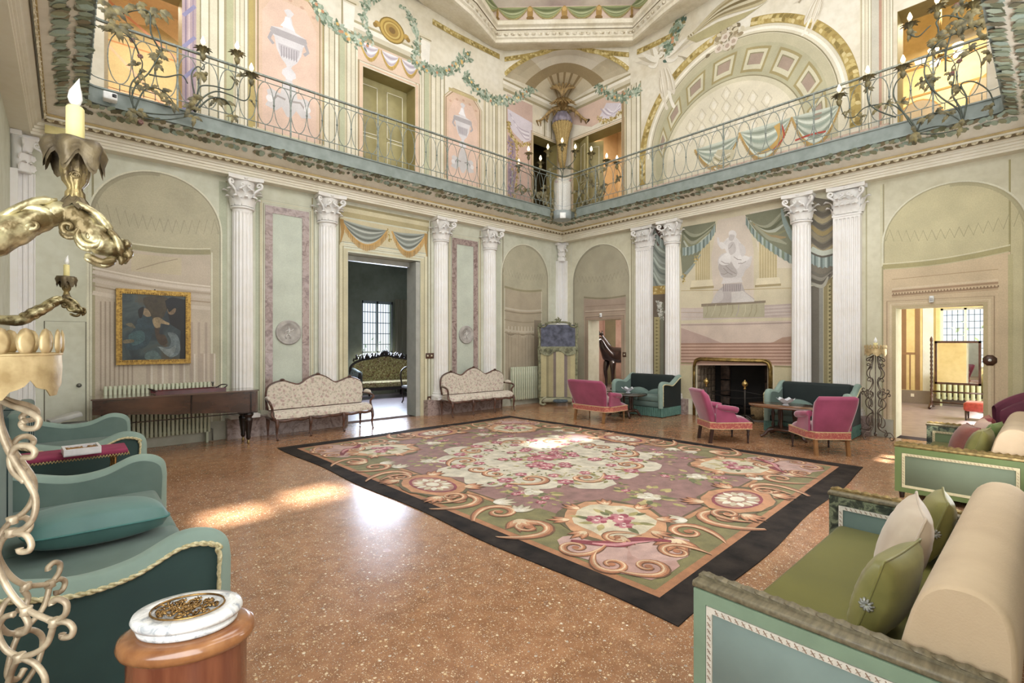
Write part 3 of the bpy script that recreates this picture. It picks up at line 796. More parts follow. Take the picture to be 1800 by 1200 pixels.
# ---- right wall niches
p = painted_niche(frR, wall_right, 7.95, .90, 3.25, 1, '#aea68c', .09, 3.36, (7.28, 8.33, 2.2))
y0, y1 = 7.14, 8.48
top = [(y0+(y1-y0)*i/12, 2.74+.0+.05*(i/12)-.05*sin(pi*i/12)) for i in range(13)]
p.poly([(y0, 2.2)]+top+[(y1, 2.2)], '#ad9784', 3)
p.ribbon([(y, z+.03) for y, z in top], .045, '#8f866a', 4)
for z, w, c in ((2.55, .02, '#9c8571'), (2.42, .03, '#c3ae97'), (2.385, .02, '#8b7460'), (2.36, .03, '#b79f89'), (2.27, .015, '#94806a')): p.rect(y0+.02, z, y1-.04, z+w, c, 4)
for o, ww, cc in ((.03, .06, '#a98f77'), (.08, .02, '#8d745f'), (.115, .05, '#b7a087')):
    p.ribbon([(7.28-o, .3), (7.28-o, 2.2+o), (8.33+o, 2.2+o), (8.33+o, .3)], ww, cc, 5)
p.build('painted_niche', wall_right)
p = painted_niche(frR, wall_right, 1.09, .84, 3.26, -1, '#cdc397', .10, 3.42, (.71, 1.77, 2.18))
y0, y1 = .42, 1.95
top = [(y0+(y1-y0)*i/12, 2.84+.10*(1-i/12)-.05*sin(pi*i/12)) for i in range(13)]
p.poly([(y0, .0)]+top+[(y1, .0), (1.77, .0), (1.77, 2.18), (.71, 2.18), (.71, 0)], '#d8c09a', 3)
p.ribbon([(y, z+.05) for y, z in top], .07, '#b3a873', 4); p.ribbon([(y, z+.1) for y, z in top], .02, '#e0d8b2', 4)
for z, w, c in ((2.66, .012, '#bda179'), (2.50, .03, '#e0cba9'), (2.455, .035, '#b0906f'), (2.43, .02, '#d6bb95'), (2.39, .03, '#a98a6a'), (2.36, .02, '#c9ab86')):
    p.ribbon([(y, z+.04*(1-i/12)) for i, (y, _) in enumerate(top)][1:-1], w, c, 4)
for i in range(34): y = y0+.12+i*.038; p.rect(y, 2.40+.03*(1-(y-y0)/1.5), y+.014, 2.43+.03*(1-(y-y0)/1.5), '#8f7355', 5)
for o, ww, cc in ((.025, .05, '#cbb88a'), (.07, .03, '#e3d0a9'), (.12, .012, '#a98e6c'), (.15, .03, '#dcc39c')):
    p.ribbon([(.71-o, .0), (.71-o, 2.18+o), (1.77+o, 2.18+o), (1.77+o, .0)], ww, cc, 5)
lines_v(p, [y0], 0, 2.9, .05, '#c2b888', 5); lines_v(p, [y1], 0, 2.9, .02, '#a89f76', 5)
p.build('painted_niche', wall_right)
# ---- central bay with statue, steps and painted architecture
p = Paint(frR)
p.poly([(3.34, .34), (3.80, .34), (3.80, 1.15), (5.28, 1.15), (5.28, .34), (5.68, .34), (5.68, 4.36), (3.34, 4.36)], '#d0c4a4', 0)
p.poly(pR([(1318, 372), (1392, 360), (1392, 470), (1340, 470)]), '#d9cdb9', 1)
p.poly(pR([(1262, 385), (1315, 376), (1325, 440), (1325, 540), (1255, 540), (1250, 450)]), '#d2c3b2', 1)
def pbase(a, b, z0, z1):
    for (px0, px1, py) in ((a, b, 0),): pass
for (q0, q1, qa, qb, zt_, zb_) in ((1218, 1250, 1222, 1248, 420, 492), (1332, 1368, 1334, 1366, 405, 488)):
    p.poly(pR([(qa, zt_), (qb, zt_-4), (qb, zb_), (qa, zb_+2)]), '#cbbb90', 2)
    for i in range(7):
        u = qa+(qb-qa)*(i+.4)/7; p.poly(pR([(u, zt_+2), (u+1.4, zt_+2), (u+1.4, zb_), (u, zb_)]), '#b3a16f', 3)
    p.poly(pR([(q0-2, zb_), (q1+2, zb_-2), (q1+4, zb_+9), (q0-4, zb_+12)]), '#ddd0ae', 3); p.poly(pR([(q0-5, zb_+12), (q1+5, zb_+9), (q1+5, zb_+13), (q0-5, zb_+16)]), '#a8976c', 3)
for a, b, w, c in ((510, 505, 1.2, '#b5a274'), (541, 541, 2, '#c6b3a6'), (548, 548, 2, '#bba897'), (556, 556, 2, '#c6b3a6'), (570, 566, 2, '#a8938a')):
    p.ribbon(pR([(1197, a), (1290, (a+b)/2+1), (1391, b)]), w*.012, c, 3)
p.poly(pR([(1197, 541), (1391, 533), (1391, 556), (1197, 562)]), '#c9bab0', 2)
for k in range(4): p.ribbon(pR([(1342, 537+k*6), (1391, 534+k*6)]), .035, '#b9a8a0', 3)
p.poly(pR([(1197, 568), (1391, 562), (1391, 606), (1197, 606)]), '#cdb9a8', 2)
p.poly(pR([(1197, 575), (1240, 590), (1270, 602), (1197, 604)]), '#b79c90', 3)
p.poly(pR([(1391, 590), (1375, 592), (1360, 600), (1340, 604), (1391, 604)]), '#b08f78', 3)
for k in range(7):
    p.poly(pR([(1197, 602+k*5.5), (1391, 601+k*5.7), (1391, 604+k*5.7), (1197, 605+k*5.5)]), '#a07a66', 4); p.poly(pR([(1197, 605+k*5.5), (1391, 604+k*5.7), (1391, 607+k*5.7), (1197, 607.5+k*5.5)]), '#c7a48f', 4)
p.rect(3.36, .36, 3.68, 1.13, '#c4b891', 3); p.rect(5.40, .36, 5.66, 1.13, '#c4b891', 3); p.rect(3.36, 1.12, 3.68, 1.15, '#93875f', 4); p.rect(5.40, 1.12, 5.66, 1.15, '#93875f', 4)
# pedestal
p.poly(pR([(1236, 536), (1344, 530), (1344, 556), (1236, 558)]), '#b3ab8c', 5); p.poly(pR([(1233, 533), (1346, 527), (1346, 531), (1233, 538)]), '#8d7f6a', 6)
for k in range(9): x = 1240+k*11+R.uniform(-3, 3); p.ribbon(pR([(x, 555), (x+4, 546), (x+R.uniform(2, 9), 534)]), .012, R.choice(['#9b9372', '#c6bf9f', '#a79aa0']), 6)
p.poly(pR([(1250, 532), (1262, 510), (1276, 498), (1304, 496), (1310, 512), (1326, 524), (1326, 529)]), '#b8aeaa', 6)
p.poly(pR([(1286, 531), (1286, 512), (1306, 510), (1326, 526), (1326, 529)]), '#cfc8c2', 7)
p.poly(pR([(1268, 498), (1306, 495), (1303, 486), (1272, 487)]), '#d3ccc8', 7)
for k in range(10): p.poly(pR([(1271+k*3.4, 498), (1272.4+k*3.4, 498), (1273.4+k*3.1, 511), (1272+k*3.1, 511)]), '#8f8484', 8)
p.build('painted_architecture', wall_right)
p = Paint(frR, .008)     # the painted seated statue
def sp(pts, c, l=0): p.poly(rnd(pR(pts)), c, l)
sp([(1262, 458), (1266, 448), (1276, 443), (1288, 440), (1304, 446), (1314, 452), (1322, 449), (1319, 466), (1310, 474), (1303, 487), (1270, 488), (1264, 470)], '#cfc8c4')
sp([(1263, 466), (1272, 456), (1284, 458), (1296, 476), (1292, 486), (1272, 486), (1266, 478)], '#b9b0ab', 1)
sp([(1266, 452), (1277, 444), (1287, 449), (1283, 462), (1271, 465), (1264, 460)], '#dfdad6', 2)
sp([(1284, 444), (1296, 447), (1302, 462), (1295, 472), (1287, 460)], '#d9d3cf', 2); sp([(1298, 447), (1318, 451), (1309, 460), (1300, 458)], '#dcd7d3', 2)
sp([(1276, 420), (1288, 414), (1299, 421), (1306, 436), (1303, 449), (1290, 452), (1280, 446), (1274, 434)], '#d8d2ce', 1)
sp([(1280, 430), (1290, 424), (1294, 440), (1284, 447)], '#c2bab6', 2); sp([(1299, 426), (1309, 432), (1311, 444), (1304, 450), (1300, 438)], '#cdc6c2', 2)
sp([(1284, 416), (1281, 409), (1285, 404), (1292, 405), (1295, 411), (1292, 418)], '#ddd7d3', 2); sp([(1282, 414), (1284, 411), (1292, 413), (1288, 422), (1282, 421)], '#c3bbb6', 3)
sp([(1277, 428), (1268, 433), (1262, 428), (1261, 417), (1264, 417), (1267, 426), (1278, 421)], '#d3cdc9', 2)
sp([(1268, 424), (1278, 432), (1270, 437), (1264, 431)], '#dbd6d2', 3)
for (a, b, c, d) in ((1272, 470, 1288, 482), (1276, 466, 1294, 480), (1298, 462, 1312, 458), (1290, 450, 1304, 456), (1281, 436, 1288, 428), (1268, 458, 1282, 462), (1268, 480, 1280, 478)): p.ribbon(pR([(a, b), ((a+c)/2, (b+d)/2+2), (c, d)]), .014, '#9f958f', 4)
sp([(1252, 530), (1258, 516), (1268, 508), (1272, 522), (1264, 530)], '#c7bfba', 2)
p.build('painted_statue', wall_right)
# ---- green-grey painted draperies
p = Paint(frR, .004)
DR = ['#7d7f66', '#9a9b82', '#66694f', '#b3b6a4', '#8b8a66']
def pq(pts, c, l): p.poly(pR(pts), c, l)
# left swag beside the fireplace bay
pq([(1200, 398), (1258, 388), (1254, 400), (1244, 422), (1232, 440), (1216, 468), (1200, 486), (1196, 440)], DR[0], 1)
for k, (c) in enumerate((DR[1], DR[2], DR[1], DR[4], DR[3])):
    p.ribbon(pR([(1202, 402+k*5), (1216, 412+k*7), (1234, 410+k*3), (1256-k*3, 392+k*5)]), [.03, .07, .05, .02], c, 2, n=4)
tassels(p, pR([(1200, 434), (1214, 432), (1232, 424), (1248, 408), (1258, 391)]), .1, ['#93a39d', '#7a8a84', '#a9b6ae', '#6c7a72'], 3, 5, h=.20)
p.ribbon(pR([(1198, 488), (1215, 470), (1232, 446)]), [.09, .06, .02], '#8f9a92', 3, n=4)
garland(p, pR([(1203, 482), (1202, 496)]), .05, GOLDS, 120, .05, 5); garland(p, pR([(1224, 448), (1223, 461)]), .05, GOLDS, 120, .05, 5)
# right swag
pq([(1310, 377), (1388, 361), (1398, 400), (1398, 458), (1392, 458), (1372, 446), (1346, 424), (1330, 406), (1318, 390)], DR[0], 1)
for k in range(6): p.ribbon(pR([(1312+k*3, 380+k*3), (1330+k*4, 396+k*4), (1352+k*3, 396+k*5), (1378+k, 368+k*12)]), [.02, .07, .08, .02], (DR+['#a08a60'])[1+k % 5], 2, n=4)
p.ribbon(pR([(1374, 366), (1380, 390), (1392, 415), (1398, 425)]), [.03, .08, .10, .06], '#8fa09a', 3, n=4); p.ribbon(pR([(1382, 364), (1387, 385), (1397, 405)]), [.02, .05, .05], '#636852', 4, n=4)
tassels(p, pR([(1311, 380), (1326, 402), (1346, 420), (1370, 436), (1394, 450)]), .1, ['#8f9f98', '#6f7e77', '#a8b4ab', '#7d8a72'], 4, 6, h=.17)
# between the right pair of columns
pq([(1424, 345), (1472, 352), (1472, 470), (1452, 500), (1424, 498)], '#7a7263', 1)
for k in range(9): p.ribbon(pR([(1426, 352+k*11), (1446, 366+k*11), (1470, 350+k*11)]), [.05, .09, .05], ['#8d8268', '#665f52', '#a3946e', '#5f5a4f', '#978452'][k % 5], 2, n=4)
p.ribbon(pR([(1426, 436), (1446, 444), (1470, 438)]), .09, '#b8bdae', 4, n=4)
tassels(p, pR([(1426, 445), (1446, 452), (1470, 446)]), .1, ['#8a9a94', '#a9b6b0', '#6d7a74'], 4, 6, h=.2)
for k in range(4): p.ribbon(pR([(1426, 476+k*7), (1446, 484+k*6), (1468-k*4, 470+k*5)]), [.04, .07, .02], ['#6f6a5e', '#8c8779', '#5d584e', '#a7a392'][k], 5, n=4)
pq([(1424, 502), (1446, 500), (1446, 690), (1424, 690)], '#6b6458', 2); pq([(1440, 500), (1447, 498), (1447, 690), (1440, 690)], '#8c8a80', 3)
pq([(1448, 498), (1470, 480), (1470, 690), (1448, 690)], '#8f8258', 2); pq([(1455, 500), (1460, 496), (1460, 690), (1455, 690)], '#b3a778', 3)
for k in range(26): pq([(1457, 500+k*7.2), (1462, 502+k*7.2), (1457, 505+k*7.2)], '#6f6540', 4)
pq([(1463, 490), (1466, 488), (1466, 690), (1463, 690)], '#c9be98', 3)
# between the left pair
pq([(1148, 398), (1176, 392), (1176, 512), (1148, 514)], '#848b81', 1)
pq([(1152, 400), (1166, 396), (1170, 420), (1156, 432)], '#5b443a', 2)
for k in range(8): p.ribbon(pR([(1149, 424+k*9), (1160, 438+k*10), (1175, 446+k*9)]), [.03, .05, .03], ['#a9b2a6', '#69716a', '#97a096'][k % 3], 2, n=4)
tassels(p, pR([(1152, 404), (1160, 416), (1174, 428)]), .1, ['#8f9d98', '#6b7873', '#a7b2ac'], 3, 5, h=.2)
pq([(1148, 502), (1176, 500), (1176, 515), (1148, 517)], '#a88a3e', 3); garland(p, pR([(1149, 509), (1175, 507)]), .12, GOLDS, 70, .07, 4)
pq([(1148, 517), (1176, 515), (1176, 700), (1148, 700)], '#6a5c4c', 2); pq([(1150, 556), (1160, 556), (1160, 700), (1150, 700)], '#a79a68', 3); pq([(1161, 530), (1167, 530), (1167, 700), (1161, 700)], '#7b7b68', 3)
garland(p, pR([(1158, 530), (1160, 545), (1163, 556)]), .10, ['#b9b9ae', '#97978b', '#d5d4ca'], 120, .09, 4)
for k in range(22): pq([(1153, 560+k*6.3), (1158, 562+k*6.3), (1153, 564+k*6.3)], '#7d6f45', 4)
p.build('painted_drapery', wall_right)
p = Paint(frR)
for px, c in ((1004, '#d8d6c4'), (1110, '#8f8663'), (1113, '#bdb797'), (1159, '#8f8663'), (1523, '#b4ac86'), (1549, '#d3cda8'), (1553, '#a89f78'), (1775, '#a79d6c')):
    u = U(px, onX); p.rect(u-.011, .32, u+.011, 4.3, c, 0)
p.build('painted_mouldings', wall_right)

# ================================================================== gallery storey
def band(p, f, px0, px1, z0, z1, c, l=0):
    a, b = sorted((U(px0, f), U(px1, f))); p.rect(a, z0, b, z1, c, l)
UT = 8.3
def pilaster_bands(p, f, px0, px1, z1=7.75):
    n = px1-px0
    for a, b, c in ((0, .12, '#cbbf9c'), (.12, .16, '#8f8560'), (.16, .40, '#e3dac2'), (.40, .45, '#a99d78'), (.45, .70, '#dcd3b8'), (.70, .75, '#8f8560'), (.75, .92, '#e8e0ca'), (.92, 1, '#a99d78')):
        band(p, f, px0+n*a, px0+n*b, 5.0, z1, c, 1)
def vase(p, cu, z, s):
    """painted urn on a scrolled bracket"""
    k = s
    def sil(pr, c, l, dx=0): p.poly([(cu+dx+r*k, z+h*k) for r, h in pr]+[(cu+dx-r*k, z+h*k) for r, h in pr[::-1]], c, l)
    sil([(.02, 1.42), (.07, 1.38), (.03, 1.32), (.05, 1.22), (.09, 1.12), (.24, 1.08), (.26, 1.02), (.20, .95), (.17, .80), (.11, .68), (.05, .62), (.03, .58), (.09, .52), (.10, .46), (.05, .42), (.03, .36)], '#d9d4d6', 4)
    sil([(.24, 1.08), (.26, 1.02), (.20, .98)], '#b3acae', 5); sil([(.15, .88), (.14, .80), (.10, .72)], '#c3bcc0', 5)
    for i in range(-3, 4): p.rect(cu+i*.035*k-.006*k, z+.70*k, cu+i*.035*k+.006*k, z+.86*k, '#9f979d', 6)
    sil([(.04, .40), (.09, .30), (.12, .16), (.24, .20), (.30, .16), (.27, .04), (.32, -.06), (.18, -.10), (.10, -.02), (.03, -.14)], '#cfc9c8', 4)
    for sd in (1, -1):
        p.ribbon([(cu+sd*.05*k, z+.1*k), (cu+sd*.16*k, z+.12*k), (cu+sd*.24*k, z+.02*k)], .03*k, '#a59c98', 5); p.ribbon([(cu+sd*.23*k, z+1.0*k), (cu+sd*.27*k, z+.9*k), (cu+sd*.21*k, z+.84*k)], .045*k, '#b1aaac', 5)
        p.oval(cu+sd*.26*k, z+.05*k, .05*k, .05*k, '#e5e0df', 6)
    sil([(.10, 1.14), (.05, 1.22), (.03, 1.3)], '#eeeaec', 6, -.02*k)
# left
p = Paint(frL)
band(p, onY, 183, 190, 5, 8.6, '#b8a27a'); band(p, onY, 320, 345, 5.0, 8.6, '#b49ca0', 1)
for px, c in ((325, '#8d7a8e'), (331, '#cbb3b3'), (338, '#9f8a9a')): band(p, onY, px, px+3, 5.0, 8.6, c, 2)
for z in (5.3, 5.8, 6.3, 6.8, 7.3): p.ribbon([(U(322, onY), z), (U(343, onY), z+.22)], .05, '#8f8bb0', 3)
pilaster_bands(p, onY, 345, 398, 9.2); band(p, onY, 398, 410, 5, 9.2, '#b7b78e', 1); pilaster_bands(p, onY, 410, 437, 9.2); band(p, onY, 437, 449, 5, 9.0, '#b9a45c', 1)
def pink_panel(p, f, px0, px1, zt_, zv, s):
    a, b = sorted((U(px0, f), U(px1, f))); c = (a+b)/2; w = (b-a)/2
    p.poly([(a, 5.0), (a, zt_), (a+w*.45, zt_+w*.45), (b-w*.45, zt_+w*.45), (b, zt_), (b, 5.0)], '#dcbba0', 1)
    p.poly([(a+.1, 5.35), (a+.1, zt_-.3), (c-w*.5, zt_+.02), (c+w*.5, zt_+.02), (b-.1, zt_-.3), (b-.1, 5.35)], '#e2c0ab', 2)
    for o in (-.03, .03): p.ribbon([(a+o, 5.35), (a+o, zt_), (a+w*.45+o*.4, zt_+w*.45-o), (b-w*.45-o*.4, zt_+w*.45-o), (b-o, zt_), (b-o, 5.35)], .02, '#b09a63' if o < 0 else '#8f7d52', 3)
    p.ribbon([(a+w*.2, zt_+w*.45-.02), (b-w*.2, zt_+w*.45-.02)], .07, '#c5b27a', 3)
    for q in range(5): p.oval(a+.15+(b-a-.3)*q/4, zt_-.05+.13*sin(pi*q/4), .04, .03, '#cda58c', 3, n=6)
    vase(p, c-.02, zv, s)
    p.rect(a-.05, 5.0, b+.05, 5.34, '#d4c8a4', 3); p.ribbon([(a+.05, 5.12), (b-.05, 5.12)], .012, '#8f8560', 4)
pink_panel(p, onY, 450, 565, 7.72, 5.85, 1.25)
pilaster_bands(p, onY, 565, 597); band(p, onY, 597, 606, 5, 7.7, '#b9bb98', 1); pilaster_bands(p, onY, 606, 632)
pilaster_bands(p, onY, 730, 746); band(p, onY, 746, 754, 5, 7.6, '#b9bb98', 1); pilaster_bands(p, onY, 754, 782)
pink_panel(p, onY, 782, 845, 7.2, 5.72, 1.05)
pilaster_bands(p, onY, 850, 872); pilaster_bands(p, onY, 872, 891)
# door surround and frieze
for o, ww, cc in ((.04, .08, '#dfbfa0'), (.10, .025, '#a58a62'), (.13, .04, '#e3d9bf')):
    p.ribbon([(4.39-o, 5), (4.39-o, DZ+o), (5.59+o, DZ+o), (5.59+o, 5)], ww, cc, 3)
p.rect(4.28, 7.24, 5.70, 7.66, '#e0c4aa', 3)
for k in range(3): swag(p, (4.32+k*.46, 7.62), (4.74+k*.46, 7.62), .27, ['#d4cbd2', '#ece6ea', '#b9adb8'], 4, '#c9a43f', .0, 4, 0, .07)
for a, b, c in ((7.66, 7.74, '#a79a74'), (7.74, 7.84, '#d2c8ae'), (7.84, 7.94, '#efe8d8'), (7.94, 7.99, '#b5a982')): p.rect(4.14, a, 5.84, b, c, 4)
for x in (4.05, 5.80): p.poly([(x-.05, 7.75), (x+.14, 7.75), (x+.17, 8.25), (x-.07, 8.25)], '#efe9dc', 5); p.ribbon([(x-.09, 7.8), (x-.09, 8.3), (x+.2, 8.3)], .03, '#a0936c', 5)
p.ribbon([(4.0, 8.32), (4.3, 8.32)], .08, '#ddd2b4', 4); p.ribbon([(5.6, 8.32), (5.98, 8.32)], .08, '#ddd2b4', 4)
p.build('painted_storey', wall_left)
# clouded vault band above
m_cloud = plaster('clouded fresco', '#d8cabd', '#b7a3a0', '#e0dac8', scale=.65)
# gilt oval medallion (painted) with wreath, and leaf garlands
p = Paint(frL, .006)
c = onY(689, 53); 
for k, (a, cc) in enumerate(((1, '#8f742c'), (.9, '#c9a646'), (.72, '#a8842f'), (.62, '#d3b55c'), (.5, '#b08c38'), (.25, '#8a6a30'))): p.oval(c[0], c[1], .30*a, .26*a, cc, k, n=22)
for x in (-.33, .33):
    p.oval(c[0]+x, c[1], .07, .06, '#b8933c', 2); p.oval(c[0]+x*1.15, c[1]-.04, .05, .05, '#94742d', 3)
garland(p, [(c[0]+.62*cos(t), c[1]+.02+.62*sin(t)) for t in [rad(x) for x in range(-40, 75, 12)]], .11, GREENS, 90, .10, 3)
garland(p, [(c[0]+.62*cos(t), c[1]+.02+.62*sin(t)) for t in [rad(x) for x in range(112, 222, 12)]], .11, GREENS, 90, .10, 3)
p.build('painted_medallion', wall_left)
p = Paint(frL, .007)
FL = ['#d9b05a', '#c98f63', '#e6d9a8']
garland(p, pL([(552, 2), (562, 20), (580, 38), (602, 56), (622, 68), (640, 70)]), .16, GREENS, 150, .11, 2, flowers=FL)
garland(p, pL([(728, 108), (745, 116), (762, 122), (782, 124), (800, 116), (812, 104), (824, 96)]), .16, GREENS, 150, .11, 2, flowers=FL)
garland(p, pL([(820, 132), (830, 148), (846, 164), (862, 172), (880, 176)]), .16, GREENS, 150, .11, 2, flowers=FL)
bead(p, pL([(760, 37), (800, 60), (840, 80), (878, 99)]), .13, GOLDS, 3, 6, .06)
p.build('painted_garland', wall_left)
# corner bay, left half
p = Paint(frL, .002)
band(p, onY, 891, 936, 5, 7.9, '#cdaea0', 0); 
p.poly(pL([(892, 190), (935, 215), (935, 245), (920, 250), (902, 232), (893, 214)]), '#d8cfda', 2)
for k in range(5): p.ribbon(pL([(896+k*3, 198+k*6), (910+k*3, 222+k*5), (930, 232+k*3)]), .03, ['#b9adbd', '#e9e2ea'][k % 2], 3, n=4)
garland(p, pL([(893, 214), (898, 236), (912, 252), (930, 252)]), .09, GOLDS, 150, .07, 4)
p.poly(pL([(893, 236), (905, 246), (908, 300), (898, 370), (892, 370)]), '#9b8791', 2); garland(p, pL([(896, 245), (900, 290), (896, 350)]), .12, ['#8a7488', '#b8a2a8', '#a98d5a', '#7a6a80'], 120, .1, 3)
garland(p, pL([(908, 250), (909, 300), (903, 360)]), .05, GOLDS, 90, .06, 4)
p.poly(pL([(936, 180), (985, 208), (985, 240), (936, 216)]), '#d6cbb2', 2)
for k in range(5): band(p, onY, 950+k*6, 952+k*6, 7.2, 7.7, '#8f8560' if k % 2 else '#efe8d8', 4)
for a, b, cc in ((7.95, 8.02, '#a79a74'), (8.02, 8.12, '#d2c8ae'), (8.12, 8.2, '#efe8d8'), (8.2, 8.25, '#a79a74')): p.rect(8.12, a, XR, b, cc, 4)
for o, ww, cc in ((.03, .06, '#cbb58c'), (.08, .025, '#a58a62')):
    p.ribbon([(9.19-o, 5), (9.19-o, DZ+o), (10.12+o*.5, DZ+o), (10.12+o*.5, 5)], ww, cc, 5)
garland(p, pL([(878, 176), (895, 178), (915, 168), (935, 155), (950, 150)]), .15, GREENS, 150, .11, 5, flowers=FL)
p.build('painted_corner_bay', wall_left)
p = Paint(frR, .002)
band(p, onX, 1093, 1097, 5, 7.9, '#a58a62', 3); pilaster_bands(p, onX, 1097, 1127, 7.95)
p.poly(pR([(990, 215), (1040, 222), (1093, 190), (1093, 160), (1040, 178), (990, 200)]), '#d8b9a6', 1)
p.poly(pR([(1052, 208), (1066, 180), (1092, 180), (1092, 196), (1075, 208)]), '#d9d0da', 3)
for k in range(4): p.ribbon(pR([(1056+k*4, 190), (1070+k*3, 202-k*2), (1090, 190-k*3)]), .03, ['#b9adbd', '#e9e2ea'][k % 2], 4, n=4)
garland(p, pR([(1050, 206), (1064, 212), (1080, 206), (1092, 196)]), .08, GOLDS, 150, .06, 5)
for a, b, cc in ((7.95, 8.02, '#a79a74'), (8.02, 8.12, '#d2c8ae'), (8.12, 8.2, '#efe8d8'), (8.2, 8.25, '#a79a74')): p.rect(7.0, a, YL, b, cc, 4)
for o, ww, cc in ((.03, .06, '#d9bd98'), (.08, .025, '#a58a62')):
    p.ribbon([(7.27-o, 5), (7.27-o, DZ+o), (8.85+o, DZ+o), (8.85+o, 5)], ww, cc, 2)
garland(p, pR([(1050, 150), (1068, 164), (1085, 172), (1104, 168), (1124, 156)]), .15, GREENS, 150, .11, 5, flowers=FL)
p.build('painted_corner_bay', wall_right)
# ---- right gallery storey: great painted arch with coffers
p = Paint(frR, .002)
CYA, CZA, RA = 4.50, 5.98, 2.10
def circ(cy, cz, r, a0=0, a1=180, n=40): return [(cy+r*cos(rad(a0+(a1-a0)*i/n)), cz+r*sin(rad(a0+(a1-a0)*i/n))) for i in range(n+1)]
p.poly([(CYA+RA, 5.0)]+circ(CYA, CZA, RA)+[(CYA-RA, 5.0)], '#d8cfb4', 0)
p.poly([(CYA+1.9, 5.0)]+circ(CYA, CZA, 1.9)+[(CYA-1.9, 5.0)], '#bdb593', 1)
p.poly([(CYA+1.78, 5.0)]+circ(CYA+.02, CZA-.04, 1.78)+[(CYA-1.78, 5.0)], '#b3ad8a', 2)
ic = (4.62, 5.62, 1.40)
p.poly([(ic[0]+ic[2]+.09, 5.0)]+circ(ic[0], ic[1], ic[2]+.09)+[(ic[0]-ic[2]-.09, 5.0)], '#cfc6a6', 3)
p.poly([(ic[0]+ic[2], 5.0)]+circ(*ic)+[(ic[0]-ic[2], 5.0)], '#ddd3b8', 4)
p.ribbon(circ(ic[0], ic[1], ic[2]+.1, 0, 180), .02, '#8f8663', 4); p.ribbon(circ(CYA, CZA, 1.92), .02, '#8f8663', 3); p.ribbon(circ(CYA, CZA, 2.0), .05, '#efe8d6', 3)
def ab(t, a):   # between the two circles
    cy = CYA+(ic[0]-CYA)*t; cz = CZA-.04+(ic[1]-CZA+.04)*t; r = 1.78+(ic[2]+.09-1.78)*t
    return (cy+r*cos(rad(a)), cz+r*sin(rad(a)))
for a in range(8, 180, 23):
    def q(t0, t1, a0, a1, c, l):
        p.poly([ab(t0, a0+(a1-a0)*i/5) for i in range(6)]+[ab(t1, a1-(a1-a0)*i/5) for i in range(6)], c, l)
    q(.12, .88, a, a+17, '#a2935f', 5); q(.20, .80, a+1.6, a+15.4, '#cdc6a6', 6); q(.30, .66, a+3.6, a+13.4, '#8f8663', 7); q(.34, .66, a+4.4, a+13.4, '#a58f7c', 8)
for k in range(9):
    for j in range(4):
        y = 3.55+k*.27; z = 6.0+j*.28+(k % 2)*.14
        if (y-ic[0])**2+(z-ic[1])**2 < 1.25**2: p.ribbon([(y-.1, z), (y, z+.16), (y+.1, z), (y, z-.16)], .022, '#c6bba0', 5, True); p.oval(y-.01, z, .05, .09, '#e4dcc8', 6, n=6)
bead(p, [(CYA+2.16, 5.4)]+circ(CYA, CZA, 2.16, 0, 84, 16), .17, GOLDS, 6, 2, .07); bead(p, circ(CYA, CZA, 2.16, 100, 180, 16)+[(CYA-2.16, 5.4)], .17, GOLDS, 6, 2, .07)
# keystone mask with roses
k0 = onX(1277, 62)
for i in range(60): p.leaf(k0[0]+R.gauss(0, .16), k0[1]+R.gauss(0, .14), .14, .04, R.uniform(0, 6.3), R.choice(['#9b8a68', '#b7a98a', '#7c6d50', '#cfc4a6']), 8)
for dx, dz in ((-.15, -.18), (-.02, -.22), (.16, -.2), (.02, -.02)): p.oval(k0[0]+dx, k0[1]+dz, .09, .09, '#d9cbb8', 9, wob=.15); p.oval(k0[0]+dx, k0[1]+dz, .045, .045, '#b59f8a', 9, wob=.15)
p.build('painted_arch', wall_right)
p = Paint(frR, .006)     # painted draperies behind the railing
CL = ['#aeb6a4', '#c6ccbb', '#8c9583', '#dadfce', '#9aa897']
for (a, b, sg) in (((1222, 262), (1300, 238), .50), ((1300, 232), (1392, 205), .66), ((1392, 205), (1478, 182), .62)):
    swag(p, onX(*a), onX(*b), sg, CL, 7, '#b5924d', .0, 2, 0, .08)
p.ribbon(pR([(1366, 218), (1372, 240), (1352, 262), (1330, 270)]), [.12, .10, .08, .03], '#c9a04a', 6, n=5); p.ribbon(pR([(1374, 218), (1378, 240), (1358, 264)]), .03, '#b84a38', 7, n=5); p.ribbon(pR([(1398, 246), (1425, 236), (1452, 230)]), .035, '#b84a38', 7, n=5)
p.poly(pR([(1245, 292), (1290, 282), (1292, 262), (1262, 262)]), '#c9bf9d', 5)
for k in range(5): p.ribbon(pR([(1256, 270+k*6), (1268, 276+k*6), (1284, 268+k*6)]), .03, '#a0946c' if k % 2 else '#e0d8be', 6, n=4)
p.rect(1.85, 5.0, 6.9, 5.32, '#cfb39f', 1)
for k in range(40): u = 1.9+k*.125; p.rect(u, 5.0, u+.05, 5.30, '#bfa08e' if k % 2 else '#d9c4b0', 2)
p.build('painted_drapery', wall_right)
p = Paint(frL, .003); 
for a, b in ((1.45, 4.25), (5.75, 9.05)):
    k = 0
    while a+k*.12 < b: p.rect(a+k*.12, 5.0, a+k*.12+.07, 5.22, '#c9a58f' if k % 2 else '#d6b8a2', 5); k += 1
p.build('painted_dado', wall_left)
p = Paint(frR, .002)
pilaster_bands(p, onX, 1512, 1532, 9.6); band(p, onX, 1532, 1545, 5, 9.6, '#c7c2b0', 1); band(p, onX, 1545, 1550, 5, 9.6, '#b98f76', 1); pilaster_bands(p, onX, 1550, 1570, 9.4)
p.build('painted_mouldings', wall_right)
